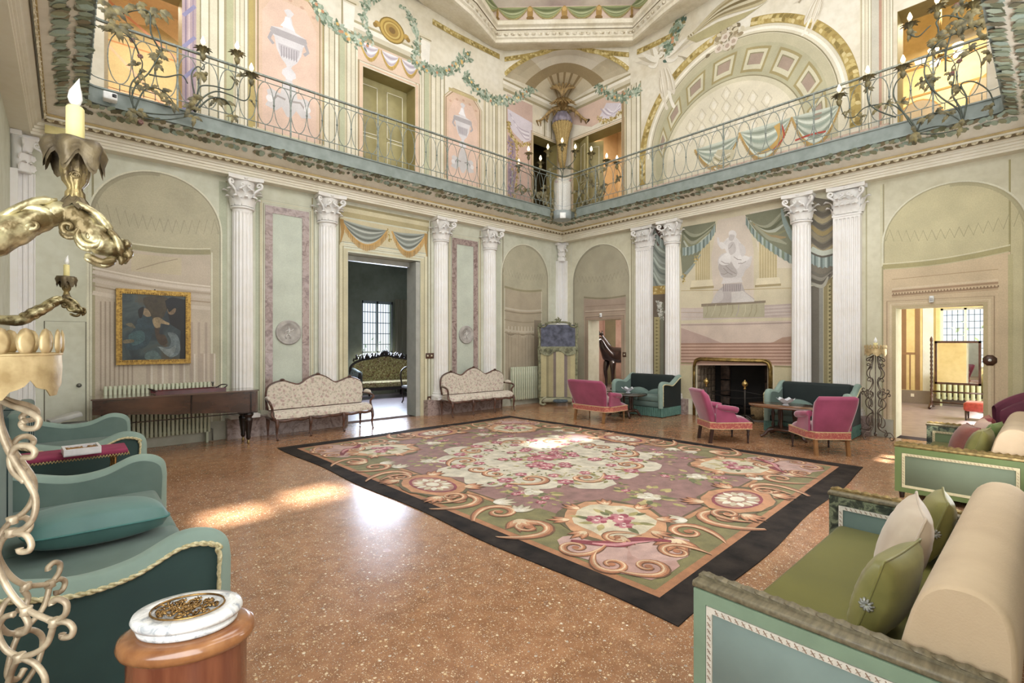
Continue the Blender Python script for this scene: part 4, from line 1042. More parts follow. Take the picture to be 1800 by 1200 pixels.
# winged figures in pale monochrome
def angel(name, cx, cz, s, lean, face):
    p = Paint(frR, .005); c0, c1, c2, c3 = '#d9cfba', '#c3b79d', '#e9e2d2', '#a99c80'
    def T(x, y): x *= face; return (cx-(x*cos(lean)-y*sin(lean))*s, cz+(x*sin(lean)+y*cos(lean))*s)
    def g(pts, c, l): p.poly(rnd([T(*q) for q in pts]), c, l)
    for sd in (1, -1):
        for k in range(11):
            a = .25+.16*k if sd > 0 else pi-.25-.16*k; L = .95-.05*k
            p.leaf(*T(sd*.08, .25), L*s, .075*s, (pi-a)+lean if face > 0 else a+lean, [c0, c1, c2][k % 3], 1+k % 3)
    g([(-.13, .30), (-.05, .36), (.07, .36), (.15, .28), (.16, .05), (.22, -.25), (.30, -.62), (.22, -.95), (.05, -.72), (-.12, -1.0), (-.22, -.6), (-.2, -.2), (-.14, .05)], c0, 5)
    for (a, b, c) in (((-.1, .0), (-.12, -.4), (-.1, -.85)), ((.02, .0), (.05, -.4), (.04, -.7)), ((.1, -.05), (.17, -.4), (.2, -.8)), ((-.15, -.2), (-.18, -.5), (-.16, -.7))): p.ribbon([T(*a), T(*b), T(*c)], [.02*s, .05*s, .03*s], c1, 6, n=4); p.ribbon([T(a[0]+.035, a[1]), T(b[0]+.04, b[1]), T(c[0]+.03, c[1])], [.01*s, .035*s, .01*s], c2, 6, n=4)
    g([(.04, -.7), (.12, -.72), (.14, -1.05), (.2, -1.3), (.12, -1.32), (.06, -1.05)], c2, 4); g([(-.12, -.7), (-.03, -.72), (-.06, -1.05), (-.02, -1.25), (-.1, -1.26), (-.14, -1.0)], c0, 4)
    g([(.12, .30), (.20, .22), (.34, .10), (.50, .12), (.50, .06), (.32, .02), (.15, .12)], c2, 7); g([(-.12, .30), (-.2, .18), (-.32, .2), (-.46, .34), (-.42, .38), (-.3, .28), (-.18, .3)], c2, 7)
    p.oval(*T(.0, .47), .085*s, .105*s, c2, 8); 
    for k in range(9): p.oval(*T(-.07+.14*k/8, .53+.05*sin(pi*k/8)), .03*s, .03*s, c3 if k % 2 else c1, 9, n=7)
    p.ribbon([T(.50, .1), T(.62, .0), T(.72, -.14)], [.02*s, .03*s, .09*s], c3, 8)
    p.oval(*T(-.03, .46), .012*s, .012*s, c3, 9, n=6); p.oval(*T(.03, .46), .012*s, .012*s, c3, 9, n=6)
    p.build(name, wall_right)
a = onX(1166, 120); angel('painted_winged_figure', a[0], a[1], .78, .15, 1)
a = onX(1442, -8); angel('painted_winged_figure', a[0], a[1], .50, -.35, -1)
# ================================================================== octagonal painted cornice under the vault, corner squinch
def rib3(mb, pts, w, n=(0, 0, -1)):
    pass
P1 = V((7.6, 8.95, 0)); P2 = V((9.95, 6.7, 0)); P0 = V((5.3, 8.25, 0)); P3 = V((9.35, 4.6, 0)); Pm = V((8.75, 7.8, 0))
path = [V((3.6, 8.2, 0)), P0, V((6.6, 8.55, 0)), P1, P2, V((9.6, 5.7, 0)), P3, V((9.4, 3.5, 0))]
mb = MB(); mb.use(m_cream)
# local outward = towards the hall centre (right of the travel direction)
loft(mb, path, [(-.9, 9.02), (-.10, 8.80), (-.04, 8.80), (-.02, 8.86), (.03, 8.88), (.04, 8.98), (.10, 9.02), (.12, 9.06), (.20, 9.08), (.22, 9.16), (.18, 9.2), (-.1, 9.3), (-.9, 9.4)], closed=False)
ringc = struct(mb.build('trim_6', plaster('vault cornice', '#e0d7c2', '#d0c4a8', '#e6decd', scale=2)))
mb = MB()
for a, b in zip(path, path[1:]):
    L = (b-a).length; t = (b-a).normalized(); nn = V((t.y, -t.x, 0)); k = int(L/.16)
    for i in range(k):
        c = a+t*((i+.5)*L/k)+nn*.06+V((0, 0, 8.955))
        q = mb.vs([c-t*.06, c-t*.035-V((0, 0, .05)), c+t*.035-V((0, 0, .05)), c+t*.06, c+nn*.035-V((0, 0, .02))])
        for e_ in ((0, 1, 4), (1, 2, 4), (2, 3, 4), (3, 0, 4)): mb.face([q+x for x in e_], True)
e = mb.build('shell_moulding', M('shell moulding stucco', '#e2d8c2', '#94825c', rough=.8, scale=22), ringc); e['kind'] = 'stuff'
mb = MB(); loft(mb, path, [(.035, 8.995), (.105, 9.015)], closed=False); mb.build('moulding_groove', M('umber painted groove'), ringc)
# vault panels standing on the cornice: feigned attic in front of the sky
mb = MB(); loft(mb, path, [(.0, 9.2), (.05, 9.2), (.08, 9.62), (-.12, 9.62)], closed=False)
att = struct(mb.build('trim_7', plaster('attic fresco rose', '#cfb6a4', '#b99a88', '#dccbb8', scale=1.5)))
Pa = MB(); 
def frA(a, b):
    t = (b-a).normalized(); nn = V((t.y, -t.x, 0)); s = nn.z
    return lambda u, v, d: tuple(a+t*u+nn*(.056+.03*(v-9.2)/.42+d)+V((0, 0, v)))
for a, b in zip(path, path[1:]):
    p = Paint(frA(a, b)); L = (b-a).length; n = max(1, int(L/.75))
    for i in range(n):
        u0 = L*i/n+.05; u1 = L*(i+1)/n-.05
        swag(p, (u0, 9.55), (u1, 9.55), .26, ['#7d8657', '#98a06a', '#666f43', '#b1b688'], 4, '#a99a5a', 0, 1, 0, .04)
    for i in range(n+1): u = L*i/n; p.oval(u, 9.42, .07, .16, '#a9843c', 3); p.oval(u, 9.50, .05, .05, '#c9a45a', 4); p.oval(u, 9.30, .09, .05, '#8a6a30', 4)
    p.build('painted_balustrade', att)
# sky vault above, with painted clouds and garlands
mb = MB(); c = V((4.6, 4.3, 0)); rows = []
for k in range(9):
    t = k/8; rows.append([c+(V((q.x, q.y, 0))-c)*(1-.9*t)+V((0, 0, 9.55+1.0*sin(t*pi/2))) for q in path])
mb.grid(rows, True); struct(mb.build('ceiling_vault', m_cloud))
# squinch over the corner doors
A = V((8.18, YL, 0)); B = V((XR, 7.06, 0)); zc = 8.18; apex = V((XR, YL, zc)); N = 24
arc = []
for i in range(N+1):
    t = i/N; q = A+(B-A)*t; arc.append(q+V((0, 0, 8.31+.62*sin(pi*t)**.8)))
mb = MB(); cols = ['#cdbfa2', '#a8926a', '#d9ceb4', '#8f7850', '#e3dac6']
for i in range(N):
    for k in range(6):
        t0, t1 = k/6, (k+1)/6
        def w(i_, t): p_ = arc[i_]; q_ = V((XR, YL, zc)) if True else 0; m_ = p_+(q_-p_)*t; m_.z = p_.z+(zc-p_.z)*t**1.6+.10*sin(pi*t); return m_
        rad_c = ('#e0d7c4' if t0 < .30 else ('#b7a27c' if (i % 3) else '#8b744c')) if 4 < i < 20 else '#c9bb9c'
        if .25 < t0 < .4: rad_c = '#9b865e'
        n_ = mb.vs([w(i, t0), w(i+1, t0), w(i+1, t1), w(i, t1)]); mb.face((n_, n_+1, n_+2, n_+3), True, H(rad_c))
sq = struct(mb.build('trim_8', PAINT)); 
# chamfer wall above the arch
mb = MB(); rows = [arc, [V((q.x, q.y, 10.6)) for q in arc]]; mb.grid(rows, False)
ch = struct(mb.build('wall_chamfer', m_up))
def frC(u, v, d):
    t = (B-A).normalized(); nn = V((-t.y, t.x, 0)); nn = nn if nn.dot(V((-1, -1, 0))) > 0 else -nn
    return tuple(A+t*u+nn*d+V((0, 0, v)))
LC = (B-A).length
p = Paint(frC, .006)
bead(p, [(LC*i/N, arc[i].z+.05) for i in range(N+1)], .11, GOLDS, 3, 1, .06)
p.ribbon([(LC*i/N, arc[i].z+.125) for i in range(N+1)], .03, '#e9e0cc', 2)
bead(p, [(-.02, 8.74), (LC*.3, 8.86), (LC*.5, 9.06), (LC*.7, 8.86), (LC+.02, 8.72)], .12, GOLDS, 3, 5, .06)
p.build('painted_garland', ch)
p = Paint(frR, .007); bead(p, pR([(1120, 91), (1140, 82), (1165, 70), (1185, 60)]), .13, GOLDS, 3, 6, .06); 
garland(p, pR([(1200, 22), (1192, 46), (1180, 70), (1172, 92)]), .22, GREENS+['#4f6a5c', '#8a7a4a'], 150, .14, 3, flowers=['#c98f63', '#d9b05a'])
garland(p, pR([(1120, 30), (1140, 36), (1165, 30)]), .16, GREENS, 150, .11, 3, flowers=['#c98f63'])
for k in range(7): p.ribbon(pR([(1208+k*2, 66-k*1.5), (1262, 30-k*3), (1330-k*4, 8-k*4), (1352-k*5, -6)]), .06, ['#c4b68e', '#9a8a60', '#d9cfae', '#85744a', '#e0d8bc', '#a9986a', '#c9bb95'][k], 3, n=5)
p.poly(pR([(1208, 68), (1262, 38), (1330, 14), (1352, 0), (1310, 30), (1262, 58), (1224, 74)]), '#b3a878', 2)
p.build('painted_cartouche', wall_right)
# hanging shell corbel and sheaf of corn in the corner between the two gallery doors
mb = MB(); cx, cy = XR-.30, YL-.30
mb.use(M('gilt corn sheaf fresco relief', '#b79b57', '#8b7236', rough=.7, scale=40), True)
mb.lathe([(.06, 6.35), (.10, 6.6), (.13, 6.95), (.19, 7.3), (.26, 7.52), (.22, 7.6)], (cx, cy, 0), 72, flute=.10, fn=18)
for i in range(26):
    a = R.uniform(0, 2*pi); r0 = .09; mb.tube([(cx+r0*cos(a), cy+r0*sin(a), 7.2), (cx+.19*cos(a), cy+.19*sin(a), 7.5), (cx+.27*cos(a), cy+.27*sin(a), 7.45)], [.012, .014, .006], 4)
mb.use(M('grey scallop shell', '#8d8592', '#6f6674', rough=.6, scale=8), True)
mb.lathe([(.02, 7.92), (.14, 7.86), (.22, 7.74), (.27, 7.60), (.25, 7.56)], (cx, cy, 0), 60, flute=.06, fn=12)
t = mb.build('corn_sheaf_corbel'); tag(t, 'gilded corn sheaf under a grey scallop shell in the corner between the gallery doors', 'corbel')
mb = MB(); mb.use(M('gilded carved plume', '#a9884a', '#6f5527', rough=.6, scale=16), True)
for i in range(16):
    a = rad(180+i*6); r_ = .5; mb.tube([(cx, cy, 7.9), (cx+.22*cos(a), cy+.22*sin(a), 8.12+.02*(i % 3)), (cx+.5*cos(a), cy+.5*sin(a), 7.95-.05*(i % 2))], [.05, .045, .012], 5)
for s in (1, -1):
    d = V((-1, 1, 0)).normalized()*s
    Pp = [V((cx, cy, 7.95))+d*(.12*i)+V((-.03*i, -.03*i, .10*sin(i*.9)-.055*i)) for i in range(7)]
    mb.tube(smooth_path(Pp, 4), [.07-.0022*i for i in range(25)], 6)
    for k in range(8):
        q = Pp[min(6, k % 7)]; mb.tube([q, q+V((R.uniform(-.1, .1), R.uniform(-.1, .1), R.uniform(-.22, -.05)))], [.04, .01], 5)
for k in range(9):
    a = rad(20+k*17.5); d = V((-1, 1, 0)).normalized()
    mb.tube(smooth_path([V((cx-.1, cy-.1, 8.25)), V((cx-.13, cy-.13, 8.42))+d*cos(a)*.15, V((cx-.17, cy-.17, 8.35+.22*sin(a)))+d*cos(a)*.36], 4), [.03]*8+[.008], 5)
mb.v = [(min(x_, XR-.005), min(y_, YL-.005), z_) for x_, y_, z_ in mb.v]
mb.build('plume_ornament', None, t)['label'] = 'gilded plumes spreading above the shell'

# ================================================================== gallery railing
RZ = GZ+.225
rail = empty('gallery_railing', (XR-GO, YL-GO, RZ), 0, 'verdigris iron balustrade of interlaced ovals running round the gallery edge', 'railing')
o0 = V(rail.location)
def rp(p): return V(p)-o0
rpath = edge_path(GO+.02, .12, 5)
mb = MB(); loft(mb, [q-o0 for q in rpath], [(-.022, RZ+.86), (.022, RZ+.86), (.022, RZ+.885), (-.022, RZ+.885), (-.022, RZ+.86)]); mb.build('handrail', m_green2, rail)
mb = MB()
for z in (.78, .10): mb.tube([q-o0+V((0, 0, RZ+z)) for q in rpath], .008, 5, closed=True)
mb.build('lower_rail', m_green2, rail)
PIT = .262
ov = MB(); ov.tube([(cos(2*pi*i/22)*PIT/2*.97, 0, .44+sin(2*pi*i/22)*.34) for i in range(22)], .0065, 4, closed=True)
ov_o = ov.build('oval', m_green2, rail); ov_mesh = ov_o.data; bpy.data.objects.remove(ov_o)
st = MB()
st.tube([(PIT/2, 0, .425), (PIT/2, 0, .455)], .016, 6)
st_o = st.build('collar', m_green2, rail); st_mesh = st_o.data; bpy.data.objects.remove(st_o)
pst = MB(); pst.box(-.011, -.011, 0, .011, .011, .87); pst_o = pst.build('post', m_green2, rail); pst_mesh = pst_o.data; bpy.data.objects.remove(pst_o)
stubs = MB()
def run(a, b, ang, skip=0):
    L = (b-a).length; t = (b-a).normalized(); k = int(L/PIT); s0 = (L-k*PIT)/2
    for i in range(k):
        c = a+t*(s0+PIT*(i+.5))
        for dq, z0_, z1_ in ((0, .78, .862), (0, 0, .1), (PIT/2, 0, .1)): stubs.tube([c+t*dq+V((0, 0, z0_)), c+t*dq+V((0, 0, z1_))], .006, 4)
        for nm, me in (('oval', ov_mesh), ('collar', st_mesh)):
            q = bpy.data.objects.new(nm, me); col.objects.link(q); q.parent = rail; q.location = c; q.rotation_euler.z = ang
        if i % 6 == 3:
            q = bpy.data.objects.new('post', pst_mesh); col.objects.link(q); q.parent = rail; q.location = a+t*(s0+PIT*i); q.rotation_euler.z = ang
o_ = GO+.02
run(V((XS+o_+.1, YL-o_, 0))-V((o0.x, o0.y, 0)), V((XR-o_-.15, YL-o_, 0))-V((o0.x, o0.y, 0)), 0)
run(V((XR-o_, YL-o_-.15, 0))-V((o0.x, o0.y, 0)), V((XR-o_, YN+o_+.1, 0))-V((o0.x, o0.y, 0)), pi/2)
run(V((XS+o_, YN+o_+3.2, 0))-V((o0.x, o0.y, 0)), V((XS+o_, YL-o_-.1, 0))-V((o0.x, o0.y, 0)), pi/2)
run(V((XS+o_+4.5, YN+o_, 0))-V((o0.x, o0.y, 0)), V((XR-o_-.1, YN+o_, 0))-V((o0.x, o0.y, 0)), 0)

s_ = stubs.build('stub_bars', m_green2, rail); s_['kind'] = 'stuff'
# ================================================================== doors
m_olive = M('olive painted door', '#a59a62', '#948955', rough=.55, scale=4)
m_line = M('cream painted line', '#e6dfc4', rough=.6)
def panel_leaf(name, w, h, parent, loc, rz, rows=3, wide=True):
    """door leaf, hinge at x = 0, faces -y"""
    mb = MB(); mb.box(0, 0, 0, w, .045, h); o = mb.build(name, m_olive, parent, loc, rz)
    hs = [h*.20, h*.46, h*.96] if rows == 3 else [h*.3, h*.96]
    z = .12
    for i, z1 in enumerate(hs):
        P_ = MB(); P_.rbox(.11, -.012, z, w-.11, .002, z1-.06, .006, 1); P_.build('panel', m_olive, o)
        L = MB()
        for (a, b, c, d) in ((.11, z, w-.11, z+.014), (.11, z1-.074, w-.11, z1-.06), (.11, z, .124, z1-.06), (w-.124, z, w-.11, z1-.06)): L.box(a, -.016, b, c, -.011, d)
        L.build('panel_line', m_line, o); z = z1
    return o
# closed pair in the gallery's middle door on the left
def struct_door(n, loc, rz=0):
    e = empty('door_%d' % n, loc, rz); e['kind'] = 'structure'; return e
d1 = struct_door(1, (4.39, YL+.36, 5.0))
panel_leaf('door_leaf', .60, DZ-5.0, d1, (0, 0, 0), 0); panel_leaf('door_leaf', .60, DZ-5.0, d1, (.60, 0, 0), 0)
d2 = struct_door(2, (XR+.30, 8.83, 5.0))
panel_leaf('door_leaf', .62, DZ-5.0, d2, (0, 0, 0), rad(-62)); panel_leaf('door_leaf', .5, DZ-5.0, d2, (-.05, .0, 0), rad(-118))
# olive reveals of the gallery doors
mb = MB()
for (a, b, zb, zt_) in doorsL[1:]:
    mb.box(a-.001, YL+.001, zb, a+.004, YL+.40, zt_); mb.box(b-.004, YL+.001, zb, b+.001, YL+.40, zt_); mb.box(a, YL+.001, zt_-.004, b, YL+.40, zt_+.001)
struct(mb.build('trim_9', M('olive reveal paint', '#9b8c4e', '#8b7c42', rough=.6, scale=3)))
mb = MB()
for (a, b, zb, zt_) in doorsR[3:]:
    mb.box(XR+.001, a-.001, zb, XR+.45, a+.004, zt_); mb.box(XR+.001, b-.004, zb, XR+.45, b+.001, zt_); mb.box(XR+.001, a, zt_-.004, XR+.45, b, zt_+.001)
struct(mb.build('trim_10', M('olive reveal paint')))
mb = MB(); mb.box(4.09, YL+.30, 0, 4.16, YL+.40, 3.36); mb.box(5.62, YL+.02, 0, 5.715, YL+.40, 3.36); mb.box(4.09, YL+.3, 3.27, 5.7, YL+.4, 3.375)

struct(mb.build('trim_11', M('grey door lining', '#a9a9a0', '#999990', rough=.5, scale=4)))

# ================================================================== rooms beyond
def room(name, x0, y0, x1, y1, z0, h, mat, fmat, cmat=None, open_=''):
    mb = MB(); t = .1
    if 'S' not in open_: mb.box(x0, y0-t, z0, x1, y0, z0+h)
    if 'N' not in open_: mb.box(x0, y1, z0, x1, y1+t, z0+h)
    if 'W' not in open_: mb.box(x0-t, y0, z0, x0, y1, z0+h)
    if 'E' not in open_: mb.box(x1, y0, z0, x1+t, y1, z0+h)
    struct(mb.build('wall_'+name, mat)); struct(MB().box(x0-.1, y0-.1, z0-.06, x1+.1, y1+.1, z0-.001).build('floor_'+name, fmat))
    struct(MB().box(x0-.1, y0-.1, z0+h, x1+.1, y1+.1, z0+h+.08).build('ceiling_'+name, cmat or mat))
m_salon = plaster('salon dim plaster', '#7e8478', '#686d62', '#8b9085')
m_tilef = M('grey violet brick floor', '#8e7e80', '#7b6c70', rough=.35, scale=5)
def win_wall(name, u0, u1, z1, wa, wb, wz0, wz1, boxf, mat):
    mb = MB(); wall_cells(mb, [u0, wa, wb, u1], [0, wz0, wz1, z1], lambda u, z: not (wa < u < wb and wz0 < z < wz1), boxf(mb)); struct(mb.build(name, mat))
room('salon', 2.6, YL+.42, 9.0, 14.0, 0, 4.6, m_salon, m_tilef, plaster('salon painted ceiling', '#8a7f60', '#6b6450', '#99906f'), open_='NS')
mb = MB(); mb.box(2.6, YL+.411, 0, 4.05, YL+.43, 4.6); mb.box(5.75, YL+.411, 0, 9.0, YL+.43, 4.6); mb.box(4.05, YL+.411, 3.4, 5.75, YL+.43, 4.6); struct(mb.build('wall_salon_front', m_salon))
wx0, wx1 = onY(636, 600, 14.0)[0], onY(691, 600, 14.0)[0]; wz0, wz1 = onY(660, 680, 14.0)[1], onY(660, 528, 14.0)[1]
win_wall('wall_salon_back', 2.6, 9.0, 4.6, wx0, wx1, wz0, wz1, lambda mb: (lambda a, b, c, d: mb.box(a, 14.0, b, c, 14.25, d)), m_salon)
def window(n, P, frame_mat, nu, nz, th=.05, mid=True):
    """frame with bars; P(u, z, d) maps 0..1"""
    e = empty('window_%d' % n); e['kind'] = 'structure'
    fr_ = MB()
    def bar(u0, z0, u1, z1, d0, d1): fr_.prism([(u0, z0), (u1, z0), (u1, z1), (u0, z1)], d0, d1, P)
    for (a, b, c, d) in ((0, 0, .05, 1), (.95, 0, 1, 1), (0, 0, 1, .03), (0, .97, 1, 1), (.475, 0, .525, 1)): bar(a, b, c, d, 0, th)
    if mid: bar(0, .40, 1, .42, 0, th)
    fr_.build('window_frame', frame_mat, e)
    g = MB()
    for i in range(1, nu): u = i/nu; g.prism([(u-.006, 0), (u+.006, 0), (u+.006, 1), (u-.006, 1)], th+.08, th+.095, P)
    for i in range(1, nz): z = i/nz; g.prism([(0, z-.004), (1, z-.004), (1, z+.004), (0, z+.004)], th+.08, th+.095, P)
    g.build('iron_grille', M('dark iron grille', '#4d5558', rough=.6), e)
    return e
window(8, lambda u, z, d: (wx0+(wx1-wx0)*u, 14.02+d, wz0+(wz1-wz0)*z), M('salon window paint', '#8d97a2', rough=.5), 12, 8)
# garden greenery seen through the windows
def foliage(name, c, sx, sy, sz, n, label, cols):
    mb = MB()
    for i in range(n):
        p_ = V((c[0]+R.gauss(0, sx), c[1]+R.gauss(0, sy), c[2]+R.gauss(0, sz))); a = V((R.gauss(0, 1), R.gauss(0, 1), R.gauss(0, 1))).normalized(); b = a.orthogonal().normalized()
        L = R.uniform(.10, .22); k = mb.vs([p_, p_+a*L*.5+b*L*.3, p_+a*L, p_+a*L*.5-b*L*.3]); mb.face((k, k+1, k+2, k+3), False, H(R.choice(cols)))
    mb.tube([(c[0], c[1], -.5), (c[0]+.1, c[1], c[2])], [.12, .05], 7)
    return tag(mb.build(name, paintmat('garden leaves', rough=.5, amt=.05)), label, 'bush')
foliage('garden_bush', (7.0, 16.6, .9), .9, .5, .6, 260, 'leafy green bush outside the salon window at left', ['#9ac48c', '#7fb072', '#c3dfb4', '#aacf9c'])
# ground outside
struct(MB().box(-30, -40, -.3, 60, 50, -.2).build('ground', M('garden lawn', '#7f9a5c', '#6a844c', rough=.9, scale=1)))
# yellow room on the right
m_yel = plaster('straw yellow plaster', '#d3bd84', '#c4ab70', '#dcc995')
room('yellow_room', XR+.47, -1.9, 16.6, 3.6, 0, 3.6, m_yel, m_tilef, m_cream, open_='EWS')
struct(MB().box(XR+.461, -1.9, 0, XR+.48, .70, 3.6).box(XR+.461, 1.78, 0, XR+.48, 3.6, 3.6).box(XR+.461, .70, 2.19, XR+.48, 1.78, 3.6).build('wall_yellow_front', m_yel))
ya, za = onX(1652, 541, 16.6); yb, zb_ = onX(1742, 541, 16.6); zlo = onX(1700, 640, 16.6)[1]
win_wall('wall_yellow_back', -1.9, 3.6, 3.6, yb, ya, .95, min(3.5, za), lambda mb: (lambda a, b, c, d: mb.box(16.6, a, b, 16.95, c, d)), m_yel)
window(9, lambda u, z, d: (16.75+d, ya+(yb-ya)*u, .95+(min(3.5, za)-.95)*z), M('white window paint', '#c9c9c4', rough=.5), 9, 9, mid=False)
foliage('garden_bush', (19.6, yb-.2, 2.4), .5, 1.1, .9, 260, 'pale sunlit bush outside the window of the yellow room', ['#dfeacb', '#c9dcb0', '#eef3e0'])
def L2(px, x=16.6): return onX(px, 650, x)[0]
p = Paint(lambda u, v, d: (16.6-d, u, v), .004)
for px in (1589, 1613): u = L2(px); p.rect(u-.05, .35, u+.05, 3.5, '#8c6a4a', 1)
p.rect(L2(1613), 1.28, L2(1585), 1.34, '#94704e', 1); p.rect(L2(1601), .35, L2(1601)+.03, 1.3, '#94704e', 1)
p.rect(L2(1641), .0, L2(1622), 3.5, '#d8dcdb', 1); p.rect(L2(1645), 0, L2(1641), 3.5, '#b09a5c', 1)
p.rect(L2(1640), .0, L2(1585), .34, '#8b7f78', 2)
p.rect(L2(1607), .17, L2(1601), .25, '#e8e6e0', 3)
yw = bpy.data.objects['wall_yellow_back']; p.build('painted_mouldings', yw)
struct(MB().box(16.56, -1.9, 0, 16.6, L2(1641), .28).build('trim_12', M('grey brown skirting', '#7f746e', rough=.7, scale=3)))
# horse room
room('horse_room', XR+.47, 7.0, 15.5, 12.6, 0, 3.2, plaster('faded rose plaster', '#c09a86', '#ad8674', '#cbaa98'), m_tilef, m_cream, open_='W')
struct(MB().box(XR+.461, 7.0, 0, XR+.48, 7.27, 3.2).box(XR+.461, 8.34, 0, XR+.48, 12.6, 3.2).box(XR+.461, 7.27, 2.21, XR+.48, 8.34, 3.2).build('wall_horse_front', m_cream))
p = Paint(lambda u, v, d: (15.5-d, u, v), .01); u = onX(1073, 600, 15.5)[0]; p.rect(u-.25, 0, u+.25, 3.2, '#8d8460', 1); p.rect(u+.3, 0, u+.35, 3.2, '#b58a78', 1)
p.build('painted_mouldings', bpy.data.objects['wall_horse_room'])
# upstairs rooms
room('orange_room', -.4, YL+.42, 3.0, 12.4, 5.0, 3.4, plaster('apricot plaster', '#e0bb98', '#d6ac86', '#e6c7a8'), m_tilef, plaster('buff plaster', '#dcc9a0', '#cdb88c', '#e2d3b0'), open_='S')
p = Paint(lambda u, v, d: (u, 12.4-d, v), .01)
p.poly([(.2, 6.6), (.2, 7.2), (.6, 7.9), (1.4, 8.1), (2.2, 7.7), (2.4, 6.6)], '#b9ad7c', 1); p.rect(-.4, 7.6, 3.0, 8.4, '#e0cfa2', 0)
for (a, b) in (((-.2, 8.2), (1.6, 6.4)), ((.4, 8.4), (2.6, 7.0))): p.ribbon([a, b], .05, '#e2a98c', 2)
for z in (5.6, 6.3, 7.5): p.rect(-.4, z, 3.0, z+.03, '#b9834f', 2)
p.build('painted_mouldings', bpy.data.objects['wall_orange_room'])
room('gold_room', XR+.47, -1.2, 13.6, 3.6, 5.0, 3.6, plaster('gold yellow plaster', '#e4cd93', '#dabd7e', '#ead8a8'), m_tilef, plaster('gold ceiling', '#e0c68a', '#d2b676', '#e8d4a4'), open_='W')
p = Paint(lambda u, v, d: (13.6-d, u, v), .01)
for (cu, cv, a_, b_) in ((1.95, 6.2, .45, .62), (.75, 6.4, .42, .6)): p.oval(cu, cv, a_, b_, '#a79a86', 1, n=24); p.ribbon([(cu+a_*cos(t/4), cv+b_*sin(t/4)) for t in range(26)], .03, '#b08a4a', 2)
for z in (5.5, 6.9, 7.5): p.rect(-1.2, z, 3.6, z+.04, '#b98f45', 2)
p.poly([(1.0, 7.8), (1.5, 7.8), (1.4, 8.0), (1.1, 8.0)], '#bcb6ac', 2); p.poly([(.4, 7.0), (.8, 7.0), (.75, 7.2), (.45, 7.2)], '#bcb6ac', 2)
p.build('painted_mouldings', bpy.data.objects['wall_gold_room'])
room('corner_room', XR+.47, 6.4, 13.4, 9.6, 5.0, 3.6, plaster('tan upstairs plaster', '#cdb08a', '#c1a27a', '#d6bd9a'), m_tilef, m_cream, open_='W')
p = Paint(lambda u, v, d: (u, v, 8.6-d), .01)
for k in range(5): p.ribbon([(10.8+k*.5, 6.4), (10.8+k*.5, 9.6)], .06, '#8f7a55', 1)
for k in range(5): p.ribbon([(10.8, 6.6+k*.7), (13.4, 6.6+k*.7)], .06, '#8f7a55', 1)
p.build('painted_coffers', bpy.data.objects['ceiling_corner_room'])
p = Paint(lambda u, v, d: (13.4-d, u, v), .01); p.poly([(6.6, 5.0), (8.3, 5.0), (8.3, 6.3), (7.9, 6.9), (6.6, 7.2)], '#c9c6c0', 1); p.rect(7.1, 5.3, 7.7, 6.4, '#8fa0a8', 2); p.build('painted_panel', bpy.data.objects['wall_corner_room'])
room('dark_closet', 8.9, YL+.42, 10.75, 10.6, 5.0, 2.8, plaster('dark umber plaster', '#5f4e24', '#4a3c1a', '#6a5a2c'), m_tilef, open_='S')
mb = MB()
for (a, b, c, d) in ((3.01, 5.0, 8.89, 8.0),): mb.box(a, YL+.5, b, c, YL+.56, d)
struct(mb.build('wall_behind_gallery', M('olive reveal paint')))
# ================================================================== the carpet
A_, B_, C_, D_ = V((2.36, 7.87, 0)), V((7.15, 7.95, 0)), V((7.55, 1.615, 0)), V((2.546, 1.40, 0))
def cp(u, v, d):
    s = u/5.0+.5; t = v/6.44+.5
    q = D_*(1-s)*(1-t)+C_*s*(1-t)+B_*s*t+A_*(1-s)*t
    return (q.x, q.y, .008+d)
carpet = empty('carpet', (0, 0, 0), 0, 'huge floral tapestry carpet with dark border covering the middle of the terrazzo floor', 'carpet')
m_border = M('worn black brown wool', '#3a322d', '#231f1e', rough=.95, scale=5, bmp=.4, bscale=180, spec=.2)
mb = MB(); g = [[V(cp(-2.5+5*i/40+0*j, -3.22+6.44*j/50, -.0))+V((0.02*sin(j*.37)*(1 if i in (0, 40) else 0), .018*sin(i*.33+1)*(1 if j in (0, 50) else 0), .0)) for j in range(51)] for i in range(41)]
mb.grid(g, False); gb = [[V((q.x, q.y, .0005)) for q in r] for r in g]
for rr in ([r[0] for r in g], [r[-1] for r in g], g[0], g[-1]): mb.grid([rr, [V((q.x, q.y, .0005)) for q in rr]], False)
mb.build('border', m_border, carpet)
CARP = paintmat('tapestry wool', rough=.95, amt=.22, scale=7, bmp=.3, bs=160, sheen=.1)
_m = CARP
class Sym:
    pass
p = Paint(cp, .0012); base_fr = cp
def rectc(u, v, c, l): p.rect(-u, -v, u, v, c, l)
rectc(2.30, 2.98, '#b97a48', 0); rectc(2.235, 2.915, '#857d47', 1)
OR = ['#7b4f2c', '#bd7546', '#d79b6c', '#eccfa4']
PK = ['#80424a', '#b98178', '#d3a79a', '#e9cdbb']
WH = ['#8a8061', '#cdbf9f', '#dfd5bd', '#efe8d6']
